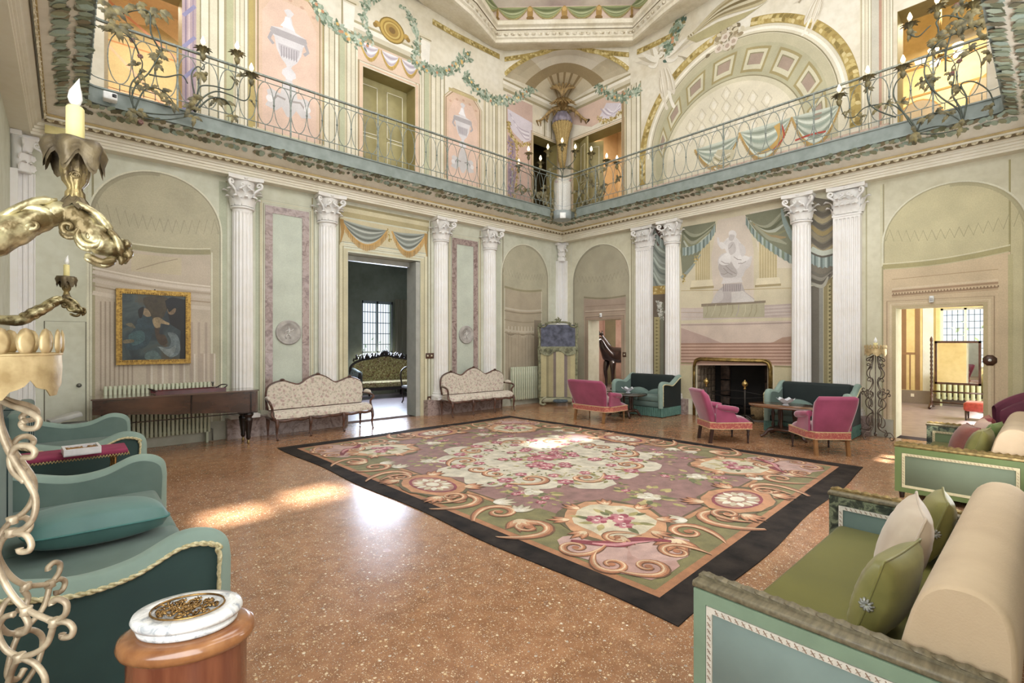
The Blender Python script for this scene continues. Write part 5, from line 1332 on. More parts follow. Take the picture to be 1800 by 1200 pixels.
def scroll(u, v, s, ang, fl=1, cols=OR, l=5, turns=1.15, tail=1.3, wk=1.0):
    """volute with a sweeping tail, four tones"""
    path = []
    for i in range(30):
        t = i/29
        if t < .62: a = (1-t/.62)*turns*2*pi; r = s*(.10+.34*(t/.62)); path.append((r*cos(a), r*sin(a)*fl))
        else: k = (t-.62)/.38; path.append((s*(.44+.05*k-.5*k*k*.6), s*fl*(-tail*k*.62)))
    W = [.03, .07, .10, .13, .14, .12, .09, .03]
    def tr(x, y): return (u+x*cos(ang)-y*sin(ang), v+x*sin(ang)+y*cos(ang))
    for k, (c, wv, dx) in enumerate(((cols[0], 1.35, .012), (cols[1], 1.05, 0), (cols[2], .60, -.014), (cols[3], .22, -.022))):
        p.ribbon([tr(x+dx*s*1.2, y+dx*s) for x, y in path], [q*s*wv*wk*1.35 for q in W], c, l+k)
    p.oval(*tr(0, 0), .10*s, .10*s, cols[1], l+3, n=9)
def fan(u, v, s, ang, n=5, spread=1.6, cols=OR, l=5):
    """acanthus plume"""
    for i in range(n):
        a = ang-spread/2+spread*i/(n-1)
        for k, (c, q) in enumerate(((cols[0], 1.0), (cols[1], .9), (cols[2], .72), (cols[3], .45))):
            p.leaf(u, v, s*q*(1-.25*abs(i-(n-1)/2)/(n/2)), s*.14*(1.25-.25*k), a, c, l+k)
def rose(u, v, s, c0='#a93f55', c1='#cf8088', c2='#edd0c4', l=7, n=6):
    for i in range(n): a = i*2*pi/n+u; p.oval(u+s*.5*cos(a), v+s*.5*sin(a), s*.48, s*.40, (c0, c1)[i % 2], l, a, 8, .1)
    for i in range(4): a = i*pi/2+v; p.oval(u+s*.22*cos(a), v+s*.22*sin(a), s*.28, s*.2, (c1, c2)[i % 2], l+1, a, 7, .1)
    p.oval(u, v, s*.14, s*.14, c0, l+2, n=7)
def leaves(u, v, s, n, cols=('#8f8a4c', '#b3a65c', '#6f7240', '#c3b06a'), l=4):
    for i in range(n): a = R.uniform(0, 6.28); r = s*R.uniform(.1, .9); p.leaf(u+r*cos(a), v+r*sin(a), s*R.uniform(.3, .5), s*.10, a+R.uniform(-.5, .5), R.choice(cols), l)
def quarter():
    # inner field with stepped outline
    p.poly([(0, 0), (1.78, 0), (1.78, 1.25), (1.62, 1.35), (1.62, 2.0), (1.25, 2.28), (.95, 2.44), (0, 2.44)], '#9c7169', 2)
    p.ribbon([(1.80, .28), (1.80, 1.15), (1.70, 1.32)], .05, '#c48a55', 4); p.ribbon([(1.76, .28), (1.76, 1.15)], .02, '#6d5a34', 5)
    p.ribbon([(.25, 2.46), (.85, 2.46), (1.0, 2.36)], .05, '#c48a55', 4); p.ribbon([(.25, 2.42), (.85, 2.42)], .02, '#6d5a34', 5)
    # border scrolls, long side
    scroll(2.02, .62, .46, rad(80), 1); scroll(1.98, 1.16, .40, rad(-75), -1); scroll(2.05, 1.62, .42, rad(70), 1)
    fan(1.98, 1.42, .34, rad(60), 4, 1.4); fan(1.84, .92, .28, rad(150), 4, 1.2, WH); fan(1.86, 1.28, .26, rad(200), 4, 1.2, WH); fan(2.05, .42, .26, rad(20), 4)
    # short side
    scroll(.62, 2.68, .46, rad(10), -1); scroll(1.16, 2.62, .38, rad(165), 1); fan(.40, 2.70, .26, rad(70), 4); fan(.92, 2.50, .26, rad(-60), 4, 1.2, WH); fan(1.38, 2.62, .32, rad(30), 4)
    # corner cartouche
    C0 = (1.38, 2.02)
    p.oval(C0[0], C0[1], .56, .50, '#6b5d38', 5, rad(50), 22, .07); p.oval(C0[0], C0[1], .52, .46, '#d69a66', 6, rad(50), 22, .07)
    p.oval(C0[0], C0[1], .40, .36, '#ddd0ae', 7, rad(50), 22, .08)
    for a in range(0, 360, 45): fan(C0[0]+.40*cos(rad(a)), C0[1]+.38*sin(rad(a)), .22, rad(a), 3, .9, OR, 7)
    p.oval(1.86, 2.50, .42, .34, '#c89a8c', 5, rad(50), 20, .1); p.oval(1.62, 2.62, .30, .20, '#cfa79b', 5, 0, 16, .1); p.oval(2.0, 2.25, .22, .30, '#cfa79b', 5, 0, 16, .1)
    p.ribbon([(1.45, 2.62), (1.6, 2.42), (1.78, 2.36), (1.92, 2.22), (2.02, 2.05)], [.04, .09, .14, .09, .04], '#93333f', 9, n=4)
    p.ribbon([(1.55, 2.52), (1.70, 2.42), (1.84, 2.34), (1.94, 2.2)], [.01, .04, .05, .02], '#d78f92', 10, n=4)
    scroll(1.60, 2.74, .30, rad(200), 1, OR, 8); scroll(2.10, 2.16, .30, rad(70), -1, OR, 8); scroll(1.98, 2.72, .30, rad(45), 1, OR, 8); scroll(1.70, 2.28, .26, rad(225), 1, OR, 8)
    scroll(2.14, 2.52, .28, rad(-40), 1, OR, 8)
    for (u, v, s) in ((1.30, 2.05, .13), (1.48, 1.92, .11), (1.42, 2.16, .09)): rose(u, v, s, l=9)
    leaves(1.38, 2.02, .34, 16, l=8)
    # sprays in the field
    for (u, v, s) in ((.55, 1.90, .11), (1.30, .95, .10)):
        leaves(u, v, s*3.2, 26, l=4); rose(u, v, s*1.25, '#cdbf9f', '#e5dcc4', '#f1ead8', 6)
    for i in range(16):
        u = R.uniform(.2, 1.6); v = R.uniform(.2, 2.25)
        if (u/1.35)**2+(v/1.3)**2 > 1.05 and (u-1.38)**2+(v-2.02)**2 > .3: leaves(u, v, .16, 6, l=4); (rose(u, v, .06, l=6) if R.random() < .5 else None)
    # medallion lobes
    for (a, r, s) in ((12, 1.15, .34), (40, 1.05, .36), (66, 1.12, .36), (90, 1.02, .34)):
        u, v = r*1.12*cos(rad(a)), r*1.05*sin(rad(a)); p.oval(u, v, s, s*.9, '#d9cfb6', 5, rad(a), 16, .08)
    p.oval(.0, .0, 1.08, 1.02, '#d9cfb6', 5, 0, 40, .02)
    scroll(.95, .62, .42, rad(60), 1, OR, 8, 1.0); scroll(.45, 1.02, .40, rad(100), -1, OR, 8, 1.0); scroll(1.10, .15, .30, rad(-60), 1, OR, 8, 1.0)
    for k in range(12):
        a = rad(k*8.2); u, v = .98*cos(a), .92*sin(a); rose(u, v, .085, l=9) if k % 3 == 0 else leaves(u, v, .13, 7, l=8)
    for (a, r) in ((20, 1.28), (52, 1.22), (80, 1.24)): rose(r*cos(rad(a)), r*sin(rad(a)), .11, '#a93f55', '#cf8088', '#edd0c4', 10); leaves(r*cos(rad(a)), r*sin(rad(a)), .24, 12, l=9)
    for i in range(9): u, v = R.uniform(0, .55), R.uniform(0, .55); rose(u, v, R.uniform(.06, .11), l=11); leaves(u, v, .2, 6, l=10)
for sx in (1, -1):
    for sy in (1, -1):
        p.fr = (lambda sx, sy: (lambda u, v, d: cp(u*sx, v*sy, d)))(sx, sy); quarter()
p.fr = base_fr
# ornaments in the middle of the sides
def mid(U0, V0, ang):
    def tr(x, y): return (U0+x*cos(ang)-y*sin(ang), V0+x*sin(ang)+y*cos(ang))
    q = tr(0, 0); p.oval(*q, .50, .34, '#6b5d38', 9, ang+pi/2, 22, .06); p.oval(*q, .46, .31, '#cf8f5c', 10, ang+pi/2, 22, .06); p.oval(*q, .35, .22, '#973a48', 11, ang+pi/2, 18); p.oval(*q, .31, .19, '#b98a72', 12, ang+pi/2, 18)
    for i in range(14): a = i*2*pi/14; x, y = .08*cos(a), .13*sin(a); p.leaf(*tr(x, y), .13, .035, a+ang, ['#efe8d2', '#d9cba8'][i % 2], 13)
    p.oval(*q, .07, .09, '#efe6cc', 14, ang, 9)
    for s in (1, -1): scroll(*tr(.10, s*.50), .30, ang+rad(90)*s, s, OR, 11); fan(*tr(-.2, s*.32), .26, ang+pi-s*.5, 4, 1.2, OR, 10); fan(*tr(.2, s*.40), .25, ang+s*.4, 4, 1.2, OR, 10)
mid(1.92, 0, 0); mid(-1.92, 0, pi); mid(0, 2.58, pi/2); mid(0, -2.58, -pi/2)
rose(0, 0, .2, l=13)
pm = p.build('floral_field', carpet, CARP)

# ================================================================== upholstered furniture
m_teal = M('sage teal velvet', '#687f77', '#5c736b', rough=.8, scale=3, sheen=.15, bmp=.05, bscale=200)
m_teald = M('deep bottle teal velvet', '#2c4b48', '#243e3e', rough=.8, scale=2, sheen=.12)
m_tealn = M('blackish green velvet', '#142524', '#0f1d1d', rough=.75, scale=2, sheen=.1)
m_tealp = M('blue teal silk', '#537f7b', '#497470', rough=.5, scale=4, sheen=.2)
m_band = M('pale sage band', '#869e92', '#7a9287', rough=.75, scale=4, sheen=.15)
m_rope = M('cream twisted cord', '#ddd3a8', '#a99c68', rough=.6, scale=60)
m_fringe = M('sea green fringe', '#628c7e', '#3a665d', rough=.7, scale=30, stretch=(6, 6, .5))
m_line2 = M('dark seam', '#173436', rough=.8)
def arm_curve(D, zr, zd, zf, n=5):
    """top line of a scrolled arm from the back (y=0) to the front and down"""
    P = [(0, zr), (D*.12, zr-.02), (D*.30, (zr+zd)/2-.02), (D*.48, zd), (D*.66, zd+.02), (D*.82, zf-.005), (D*.92, zf-.01), (D*.985, zf-.06), (D, zf-.15)]
    return [(q.x, q.y) for q in smooth_path([(a, b, 0) for a, b in P], n)]
def scroll_sofa(W, D, zback, zr, zd, zf, label, group=None, seat=.40, inner_back=None, fringe=False, outer=None, rope=True, back_t=.18, cushions=2, name='settee'):
    t = empty(name, (0, 0, 0), 0, label, 'sofa', group); T_ = .10; outer = outer or m_teald
    C = arm_curve(D, zr, zd, zf); zb = .20 if fringe else .04
    for s in (-1, 1):
        x0, x1 = (s*W/2-s*T_, s*W/2); a = MB()
        a.prism([(0, zb)]+[(y-(.0 if y < D*.9 else .01), z-.012) for y, z in C]+[(C[-1][0]-.01, zb)], x0+s*.02, x1-s*.012, lambda u, v, d: (d, u, v))
        o = a.build('arm', outer, t)
        bnd = MB(); rows = []
        PP = C+[(C[-1][0]-.004, zb+.0)]
        for i, (y, z) in enumerate(PP):
            q0 = PP[max(0, i-1)]; q1 = PP[min(len(PP)-1, i+1)]; ty, tz = q1[0]-q0[0], q1[1]-q0[1]; L = math.hypot(ty, tz) or 1; ny, nz = -tz/L, ty/L
            rows.append([V((x0+(x1-x0)*k/8+ (s*.006 if k == 8 else 0), y+ny*(.028*sin(pi*k/8)**.5-.03*(k in (0, 8))), z+nz*(.028*sin(pi*k/8)**.5-.03*(k in (0, 8))))) for k in range(9)])
        bnd.grid(rows, True); bnd.build('arm_band', m_band, o)
        inn = MB(); inn.prism([(back_t*.6, seat-.12)]+[(y-.01, z-.02) for y, z in C if y > back_t*.6]+[(C[-1][0]-.02, seat-.12)], x0-s*.012, x0+s*.03, lambda u, v, d: (d, u, v)); inn.build('arm_lining', m_teal, o)
        if rope:
            rp_ = MB(); Q = smooth_path([(x1+s*.004, y+.0, z-.035) if i < len(C)-6 else (x1+s*.004, y-.028, z-.02) for i, (y, z) in enumerate(C)][:-2]+[(x1+s*.004, C[-1][0]-.035, C[-1][1]-.05), (x1+s*.004, C[-1][0]-.035, zb+.05)], 5)
            for ph in (0, 2.09, 4.19):
                S = []; acc = 0
                for i, q in enumerate(Q):
                    if i: acc += (q-Q[i-1]).length
                    a_ = acc/.055*2*pi*.5+ph; S.append(q+V((s*.007*sin(a_), 0, 0))+V((0, .6, .8))*.007*cos(a_))
                rp_.tube(S, .0075, 5)
            rp_.build('cord_trim', m_rope, o)
    b = MB(); b.rbox(-W/2+T_*.9, 0, zb, W/2-T_*.9, back_t*.55, zback-.01, .03, 3); b.build('backrest', outer, t)
    nb = MB(); nb.rbox(-W/2+T_, back_t*.4, seat-.05, W/2-T_, back_t*.4+.14, zback+.01, .05, 4); o = nb.build('back_cushion', inner_back or m_teal, t)
    if not inner_back:
        for k in range(1, 4):
            l_ = MB(); x = -W/2+T_+(W-2*T_)*k/4; l_.tube([(x, back_t*.4+.142, seat+.05), (x, back_t*.4+.142, zback-.06), (x, back_t*.4+.10, zback+.005), (x, back_t*.2, zback+.012)], .005, 5)
            l_.build('seam_piping', m_line2, o)
    s_ = MB(); s_.rbox(-W/2+T_, back_t*.5, zb, W/2-T_, D-.06, seat-.10, .02, 2); s_.build('seat_frame', m_teal, t)
    for k in range(cushions):
        w = (W-2*T_)/cushions; c = MB(); c.rbox(-W/2+T_+w*k+.003, back_t*.8, seat-.11, -W/2+T_+w*(k+1)-.003, D-.05, seat+.03, .045, 4); c.build('seat_cushion', m_teal, t)
    if inner_back:
        for k in range(2):
            w = (W-2*T_)/2; c = MB(); P_ = []
            for i in range(13):
                u = i/12; h = .13*sin(pi*u)**.5; P_.append([V((-W/2+T_+w*(k+u), back_t+.06+q_*.10, seat+.02+h*e_)) for q_, e_ in ((0, 0), (-.5, .5), (0, 1), (1, 1.0), (1.3, .5), (1.2, 0))])
            c.grid(P_, True); c.build('bolster', m_teal, t)
    if fringe:
        f = MB(); f.smooth = False
        per = [(-W/2, .02), (-W/2, D), (W/2, D), (W/2, .02)]
        rows = []; Q = []
        for (a, b_) in zip(per, per[1:]):
            L = math.hypot(b_[0]-a[0], b_[1]-a[1]); n = int(L/.022)
            for i in range(n): Q.append((a[0]+(b_[0]-a[0])*i/n, a[1]+(b_[1]-a[1])*i/n))
        for i, (x, y) in enumerate(Q):
            k = (i % 2)*.014; sx = (1-k*2/W); rows.append([V((x*(1-k/W*2), y-k*(1 if y > .5 else 0), .205)), V((x*(1-k/W*2), y-k, .015))])
        f.grid(rows, False); o = f.build('fringe', m_fringe, t)
    for (x, y) in ((-W/2+.08, .06), (W/2-.08, .06), (-W/2+.08, D-.1), (W/2-.08, D-.1)):
        l_ = MB(); l_.lathe([(.028, 0), (.03, zb)], (x, y, 0), 10); l_.build('foot', M('dark walnut foot', '#3a2418'), t)
    return t
s1 = scroll_sofa(2.30, 1.10, .92, .68, .55, .65, 'teal velvet sofa with cream cord and loose cushion beside the oval mahogany pedestal', 'teal sofas along the left wall', name='sofa', seat=.36, cushions=2)
s1.location = (XS+.05, 3.97, 0); s1.rotation_euler.z = -pi/2
s2 = dupe(s1, (XS+.05, 7.38, 0), -pi/2, 'teal velvet sofa behind the magenta-topped bench, in front of the long piano')
s2.scale = (.82, 1.0, 1.0)
e1 = scroll_sofa(1.30, .80, .87, .86, .70, .74, 'green velvet settee with dark back and long fringe, left of the fireplace', 'fringed settees flanking the fireplace', inner_back=m_tealn, fringe=True, seat=.42, outer=m_tealn)
e1.location = (10.12, 6.20, 0); e1.rotation_euler.z = pi/2
e2 = dupe(e1, (10.12, 2.86, 0), pi/2, 'green velvet settee with dark back and fringe, right of the fireplace')
# loose cushion on near teal sofa
def pillow(name, a, b, h, mat, label, loc, rot, pleat=0, piping=None, cat='cushion', group=None, rosette=None, full=False):
    mb = MB(); N = 18; rows = []
    def pt(i, j, s):
        u = -1+2*i/N; v = -1+2*j/N
        e = max(0, (1-u**2)*(1-v**2))**.5; e = e**.62 if full else .75*e+.25*e**.4; pin = 1-.07*(1-abs(v)**2)*(abs(u) > .99)-.0
        w = 1-.06*cos(v*pi/2)*u*u; w2 = 1-.06*cos(u*pi/2)*v*v
        if full: w = 1-.09*v**6; w2 = 1-.09*u**6
        z = h*e*s
        if pleat: z += pleat*sin(v*22+u*2)*(1-e)*.8*s*e
        return V((a*u*w, b*v*w2, z))
    for s in (1, -1):
        mb.grid([[pt(i, j, s) for j in range(N+1)] for i in range(N+1)], True)
    o = mb.build(name, mat); tag(o, label, cat, group); o.location = loc; o.rotation_euler = rot
    if piping:
        q = MB(); P_ = [pt(0, j, 1) for j in range(N+1)]+[pt(i, N, 1) for i in range(1, N+1)]+[pt(N, j, 1) for j in range(N-1, -1, -1)]+[pt(i, 0, 1) for i in range(N-1, 0, -1)]
        q.tube(P_, .006, 5, closed=True); q.build('piping', piping, o)
    if rosette:
        q = MB()
        for k in range(10):
            a_ = k*pi/5; q.tube([(a*.93, 0, 0), (a*.93+.012, .018*cos(a_), .018*sin(a_)), (a*.93+.002, .026*cos(a_), .026*sin(a_))], .005, 5)
        r_ = q.build('rosette', rosette, o)
    return o
pillow('cushion', .34, .27, .12, m_tealp, 'flat blue-teal silk cushion lying on the near teal sofa', (.13, 3.97, .50), (rad(-4), rad(3), rad(8)), .006, M('teal cushion piping', '#3d7d78'), full=True)

# ---- green-framed daybeds on the right
m_gseat = M('leaf green satin', '#6c6914', '#605e12', rough=.6, scale=1.5, sheen=.1)
m_cbolst = M('cream chenille', '#c9b08c', '#bda380', rough=.9, scale=3, sheen=.1, bmp=.15, bscale=120)
m_braid = M('cream braid', '#dcd6c6', '#c6bda6', rough=.8, scale=40)
m_braidx = M('braid crosses', '#a3876f', '#8c6f58', rough=.8)
m_tort = marble('dark green marbled paint', '#3a4438', '#15201f', '#7d8768', scale=14, rough=.3, dist=.6)
m_railb = M('weathered grey brown rail', '#7f7458', '#5f563f', rough=.45, scale=9, stretch=(1, 6, 6))
m_railg = M('gilt moulding', '#a58a4c', '#6e5a2c', rough=.4, metal=.5, scale=30)
def daybed(x0, x1, y0, y1, label, fr_c, pan_c, braid_c, inner_c, rail):
    t = empty('daybed', (x0, y0, 0), 0, label, 'sofa', 'green framed daybeds on the right')
    W = x1-x0; D = y1-y0; Hh = .565
    fm = M('frame paint '+fr_c, fr_c, rough=.45, scale=5); pm_ = M('panel fabric '+pan_c, pan_c, rough=.8, scale=3, sheen=.3); im = M('panel fabric '+inner_c, inner_c, rough=.8, scale=3, sheen=.3)
    bm_ = M('braid '+braid_c, braid_c, rough=.8, scale=40)
    for side, xa in ((-1, 0), (1, W-.09)):
        a = MB(); a.box(xa, 0, .07, xa+.09, D, Hh-.04); o = a.build('arm', fm if side < 0 else fm, t)
        for face, xf, dr in ((-1, xa, -1), (1, xa+.09, 1)):
            inner = (face != side)
            mt = m_tort if inner else fm
            f = MB()   # raised frame, mitred boards
            for (u0, v0, u1, v1) in ((0, .07, .055, Hh-.04), (D-.055, .07, D, Hh-.04), (.055, Hh-.095, D-.055, Hh-.04), (.055, .07, D-.055, .115)): f.box(xf, u0, v0, xf+dr*.012, u1, v1)
            f.build('frame_board', mt, o)
            f = MB(); f.rbox(min(xf, xf+dr*.006), .06, .12, max(xf, xf+dr*.006), D-.06, Hh-.1, .002, 1); f.build('fabric_panel', im if inner else pm_, o)
            f = MB(); 
            for (u0, v0, u1, v1) in ((.058, .118, .083, Hh-.098), (D-.083, .118, D-.058, Hh-.098), (.083, Hh-.123, D-.083, Hh-.098), (.083, .118, D-.083, .143)): f.box(xf, u0, v0, xf+dr*.014, u1, v1)
            f.build('braid_trim', bm_, o)
            f = MB()
            def cross(u, v):
                for s in (1, -1): f.prism([(u-.008, v-.007*s-.002), (u-.006, v-.007*s-.004), (u+.008, v+.007*s), (u+.006, v+.007*s+.003)], 0, .0165, lambda a_, b_, d: (xf+dr*d, a_, b_))
            n = int((D-.17)/.028)
            for i in range(n): cross(.09+(D-.18)*(i+.5)/n, Hh-.1105)
            n = int((Hh-.26)/.028)
            for i in range(n): cross(.0705, .15+(Hh-.28)*(i+.5)/n); cross(D-.0705, .15+(Hh-.28)*(i+.5)/n)
            q = f.build('braid_crosses', m_braidx, o); q['kind'] = 'stuff'
        r = MB(); ra = rail[0] if side < 0 else rail[1]
        r.rbox(xa-.008, -.01, Hh-.04, xa+.098, D+.012, Hh-.012, .008, 2); rr = r.build('top_rail', ra, o)
        r = MB(); xo = xa+.068
        r.box(xo-.022, -.006, Hh-.012, xo+.022, D+.006, Hh+.0); n = int(D/.055)
        for i in range(n):
            y = D*(i+.5)/n; b0 = r.vs([(xo-.02, y-.03, Hh), (xo+.02, y-.03, Hh), (xo+.02, y+.012, Hh+.002), (xo, y+.03, Hh+.001), (xo-.02, y+.012, Hh+.002), (xo, y-.004, Hh+.016)])
            for e_ in ((0, 1, 5), (1, 2, 5), (2, 3, 5), (3, 4, 5), (4, 0, 5)): r.face([b0+k for k in e_], True)
        r.build('carved_moulding', ra if side < 0 else m_railg, o)
    s_ = MB(); s_.rbox(.085, .03, .20, W-.085, D-.05, .335, .035, 4); s_.build('seat', m_gseat, t)
    s_ = MB(); s_.box(.09, .04, .08, W-.09, D-.09, .21); s_.build('seat_frame', fm, t)
    # thick upright bolster along the back
    rows = []
    prof = [(q.x, q.y) for q in smooth_path([(a_, b_, 0) for a_, b_ in [(-.02, .30), (-.03, .60), (-.01, .74), (.04, .79), (.10, .80), (.16, .785), (.215, .72), (.26, .55), (.29, .36), (.28, .30)]], 3)]
    xs = [.10, .105, .13, .17]+[.17+(W-.34)*k/8 for k in range(1, 8)]+[W-.17, W-.13, W-.105, W-.10]
    cy_, cz_ = .12, .5
    for i, x in enumerate(xs):
        k = 1-.10*max(0, 1-min(i, len(xs)-1-i)/2.5)**2; kz = 1-.03*max(0, 1-min(i, len(xs)-1-i)/2.5)**2
        rows.append([V((x, cy_+(y-cy_)*k, cz_+(z-cz_)*kz)) for y, z in prof])
    b = MB(); b.grid(rows, True); n0 = len(b.v)
    for r_ in (rows[0], rows[-1]): q = b.vs(r_); b.face([q+k for k in range(len(r_))], False)
    b.build('back_bolster', m_cbolst, t)
    for (x, y) in ((.045, .05), (.045, D-.05), (W-.045, .05), (W-.045, D-.05)):
        l_ = MB(); l_.lathe([(.018, 0), (.028, .08)], (x, y, 0), 8); l_.build('leg', M('dark walnut foot'), t)
    return t
daybed(2.05, 4.08, .10, 1.06, 'pale green framed daybed with cream bolster, nearest on the right', '#7f9a80', '#80958f', '#dcd6c8', '#637a72', (m_railb, m_railb))
daybed(6.36, 8.36, .14, 1.10, 'grass green framed daybed with cream bolster, farther one before the yellow room door', '#60733a', '#68745a', '#cbbe92', '#67794f', (m_railg, m_railb))
m_cpil = M('dusty cream satin', '#cbb9a0', '#bda890', rough=.55, scale=5, sheen=.3)
m_gpil = M('lime green silk', '#8a8540', '#757234', rough=.38, scale=5, sheen=.1)
m_grey = M('grey knotted button', '#b9b9ae', '#6f6f68', rough=.6, scale=80)
def standing(name, x, y, z, a, b, h, mat, label, rz=0, lean=.32, pleat=.012, pip=None, ros=None):
    o = pillow(name, a, b, h, mat, label, (0, 0, 0), (0, 0, 0), pleat, pip, rosette=ros)
    o.matrix_basis = Matrix.Translation((x, y, z)) @ Matrix.Rotation(rz, 4, 'Z') @ Matrix.Rotation(pi/2+lean, 4, 'X') @ Matrix.Rotation(pi, 4, 'Y'); return o
standing('cushion', 3.06, .50, .585, .25, .24, .095, m_cpil, 'large cream satin cushion leaning on the near daybed bolster', rad(12), .30, pip=m_cpil, ros=m_grey)
standing('cushion', 2.56, .475, .55, .20, .205, .088, m_gpil, 'pleated lime silk cushion at the near end of the near daybed', rad(-8), .30, pip=m_gpil, ros=m_grey)
standing('cushion', 3.74, .47, .54, .19, .19, .09, m_gpil, 'lime silk cushion half hidden at the far end of the near daybed', rad(10), .30, pip=m_gpil, ros=m_grey)
m_rpil = M('russet silk', '#8c4a3c', '#74392f', rough=.5, scale=5, sheen=.3)
standing('cushion', 7.0, .62, .545, .19, .20, .11, m_rpil, 'russet silk cushion in front on the farther daybed', rad(20), .34, pip=m_rpil)
standing('cushion', 6.80, .50, .545, .19, .20, .10, m_gpil, 'olive green silk cushion beside russet one on the farther daybed', rad(-5), .30, pip=m_gpil)
standing('cushion', 7.45, .54, .555, .20, .21, .09, M('pale pink satin', '#d9b7a8', '#c9a595', rough=.5, scale=4), 'pale pink cushion behind russet cushion on the farther daybed', rad(12), .30)
standing('cushion', 7.85, .54, .555, .19, .21, .09, M('rose red satin', '#9c4650', '#83363f', rough=.5, scale=4), 'rose red cushion near the far arm of the farther daybed', rad(8), .30)
standing('cushion', 7.22, .44, .57, .18, .20, .07, M('sage silk', '#7f9a5a', '#6d8849', rough=.4, scale=4), 'small sage cushion tucked against the farther daybed bolster', rad(-10), .25)

# ---- raspberry velvet armchairs and settee
m_rasp = M('raspberry velvet', '#a53a63', '#8c2c50', rough=.7, scale=3, sheen=.9)
m_rband = floral('red gold braid', '#a8423c', ['#d9a06a', '#c4705a'], scale=40)
m_gilt = M('gold edging', '#d9b98a', '#c29c68', rough=.5, scale=30)
m_lleg = M('honey wood leg', '#9a6a34', '#7c5226', rough=.35, scale=6); m_dleg = M('turned dark leg', '#3b2119', '#2a1712', rough=.3, scale=6)
def pink_chair(W, label, D=.68, zb=.83, leg=m_dleg, cat='armchair', name='armchair', group=None, backlegs=None):
    """faces +y, centre of seat at origin"""
    t = empty(name, (0, 0, 0), 0, label, cat, group); y0 = -D/2
    plan = [(-W*.40, y0), (W*.40, y0), (W*.5, y0+.16), (W*.5, D/2-.02), (-W*.5, D/2-.02), (-W*.5, y0+.16)]
    def pr(z0, z1, k, nm, mt, par):
        m_ = MB(); m_.prism([(x*k, y*k) for x, y in plan], z0, z1, lambda u, v, d: (u, v, d)); return m_.build(nm, mt, par)
    bd = pr(.235, .33, 1.0, 'braid_band', m_rband, t)
    pr(.228, .240, 1.008, 'gold_edging', m_gilt, bd); pr(.325, .338, 1.008, 'gold_edging', m_gilt, bd)
    s_ = MB(); rows = []
    for i in range(9):
        v = i/8; y = y0+.08+(D-.10)*v; rows.append([V((W*.485*u, y, .335+.085*(1-abs(u)**4)**.5*(1-abs(2*v-1)**5)**.5)) for u in [x/8-1 for x in range(17)]])
    s_.grid(rows, True); s_.build('seat', m_rasp, t)
    # raked padded back
    b = MB(); N = 14; rows = []
    for i in range(N+1):
        v = i/N; z = .34+(zb-.34)*v; yb = y0+.01-.17*v; hw = W*(.40+.075*sin(min(1, v*1.05)*pi/2))*(1-.10*max(0, v-.85)/.15*.6)
        th = .13*(1-.35*max(0, v-.85)/.15); row = []
        for j in range(20):
            a = 2*pi*j/20; cx_ = cos(a); sx_ = sin(a); row.append(V((hw*(abs(cx_)**.35)*(1 if cx_ > 0 else -1), yb+th/2+th/2*(abs(sx_)**.6)*(1 if sx_ > 0 else -1), z)))
        rows.append(row)
    top = [V((q.x*.9, q.y*.0+y0+.01-.17+.065, zb+.022)) for q in rows[-1]]; rows.append(top)
    b.grid(rows, True, closed_v=True); q = b.vs(top); b.face([q+k for k in range(20)], True); b.build('backrest', m_rasp, t)
    for s in (1, -1):
        a = MB(); P_ = smooth_path([(s*W*.44, y0+.10, .585), (s*W*.47, y0+.22, .565), (s*W*.475, y0+.36, .545), (s*W*.465, y0+.43, .525)], 4)
        a.tube(P_, [.045]*4+[.05]*5+[.052]*3+[.035], 10); o = a.build('arm', m_rasp, t)
        g_ = MB(); g_.prism([(y0+.08, .34), (y0+.08, .58), (y0+.36, .53), (y0+.44, .36), (y0+.44, .34)], s*W*.45, s*W*.492, lambda u, v, d: (d, u, v)); g_.build('arm_side', m_rasp, o)
    for i, (x, y) in enumerate(((-W*.36, y0+.05), (W*.36, y0+.05), (-W*.44, D/2-.07), (W*.44, D/2-.07))):
        l_ = MB(); mt = (backlegs or leg) if i < 2 else leg
        if i < 2: l_.prism([(x-.022, y-.022), (x+.022, y-.022), (x+.022, y+.022), (x-.022, y+.022)], .0, .23, lambda u, v, d: (u, v-(.23-d)*.15, d))
        else: l_.lathe([(.012, 0), (.016, .02), (.011, .04), (.017, .10), (.022, .15), (.015, .165), (.024, .185), (.024, .23)], (x, y, 0), 12)
        l_.build('leg', mt, t)
    return t
ca = pink_chair(.58, 'raspberry velvet armchair seen from its left side in front of the fireplace', group='raspberry velvet armchairs')
ca.location = (7.96, 3.62, 0); ca.rotation_euler.z = rad(-39)-pi/2
cb = pink_chair(.60, 'raspberry velvet armchair seen from behind, right of the oval table', leg=m_dleg, backlegs=m_lleg, group='raspberry velvet armchairs')
cb.location = (8.24, 2.31, 0); cb.rotation_euler.z = rad(43)-pi/2
cs = pink_chair(1.0, 'crimson velvet low settee seen from behind, before the painted screen', D=.66, leg=m_lleg, cat='sofa', name='low_settee')
cs.location = (8.12, 6.30, 0); cs.rotation_euler.z = -pi/2
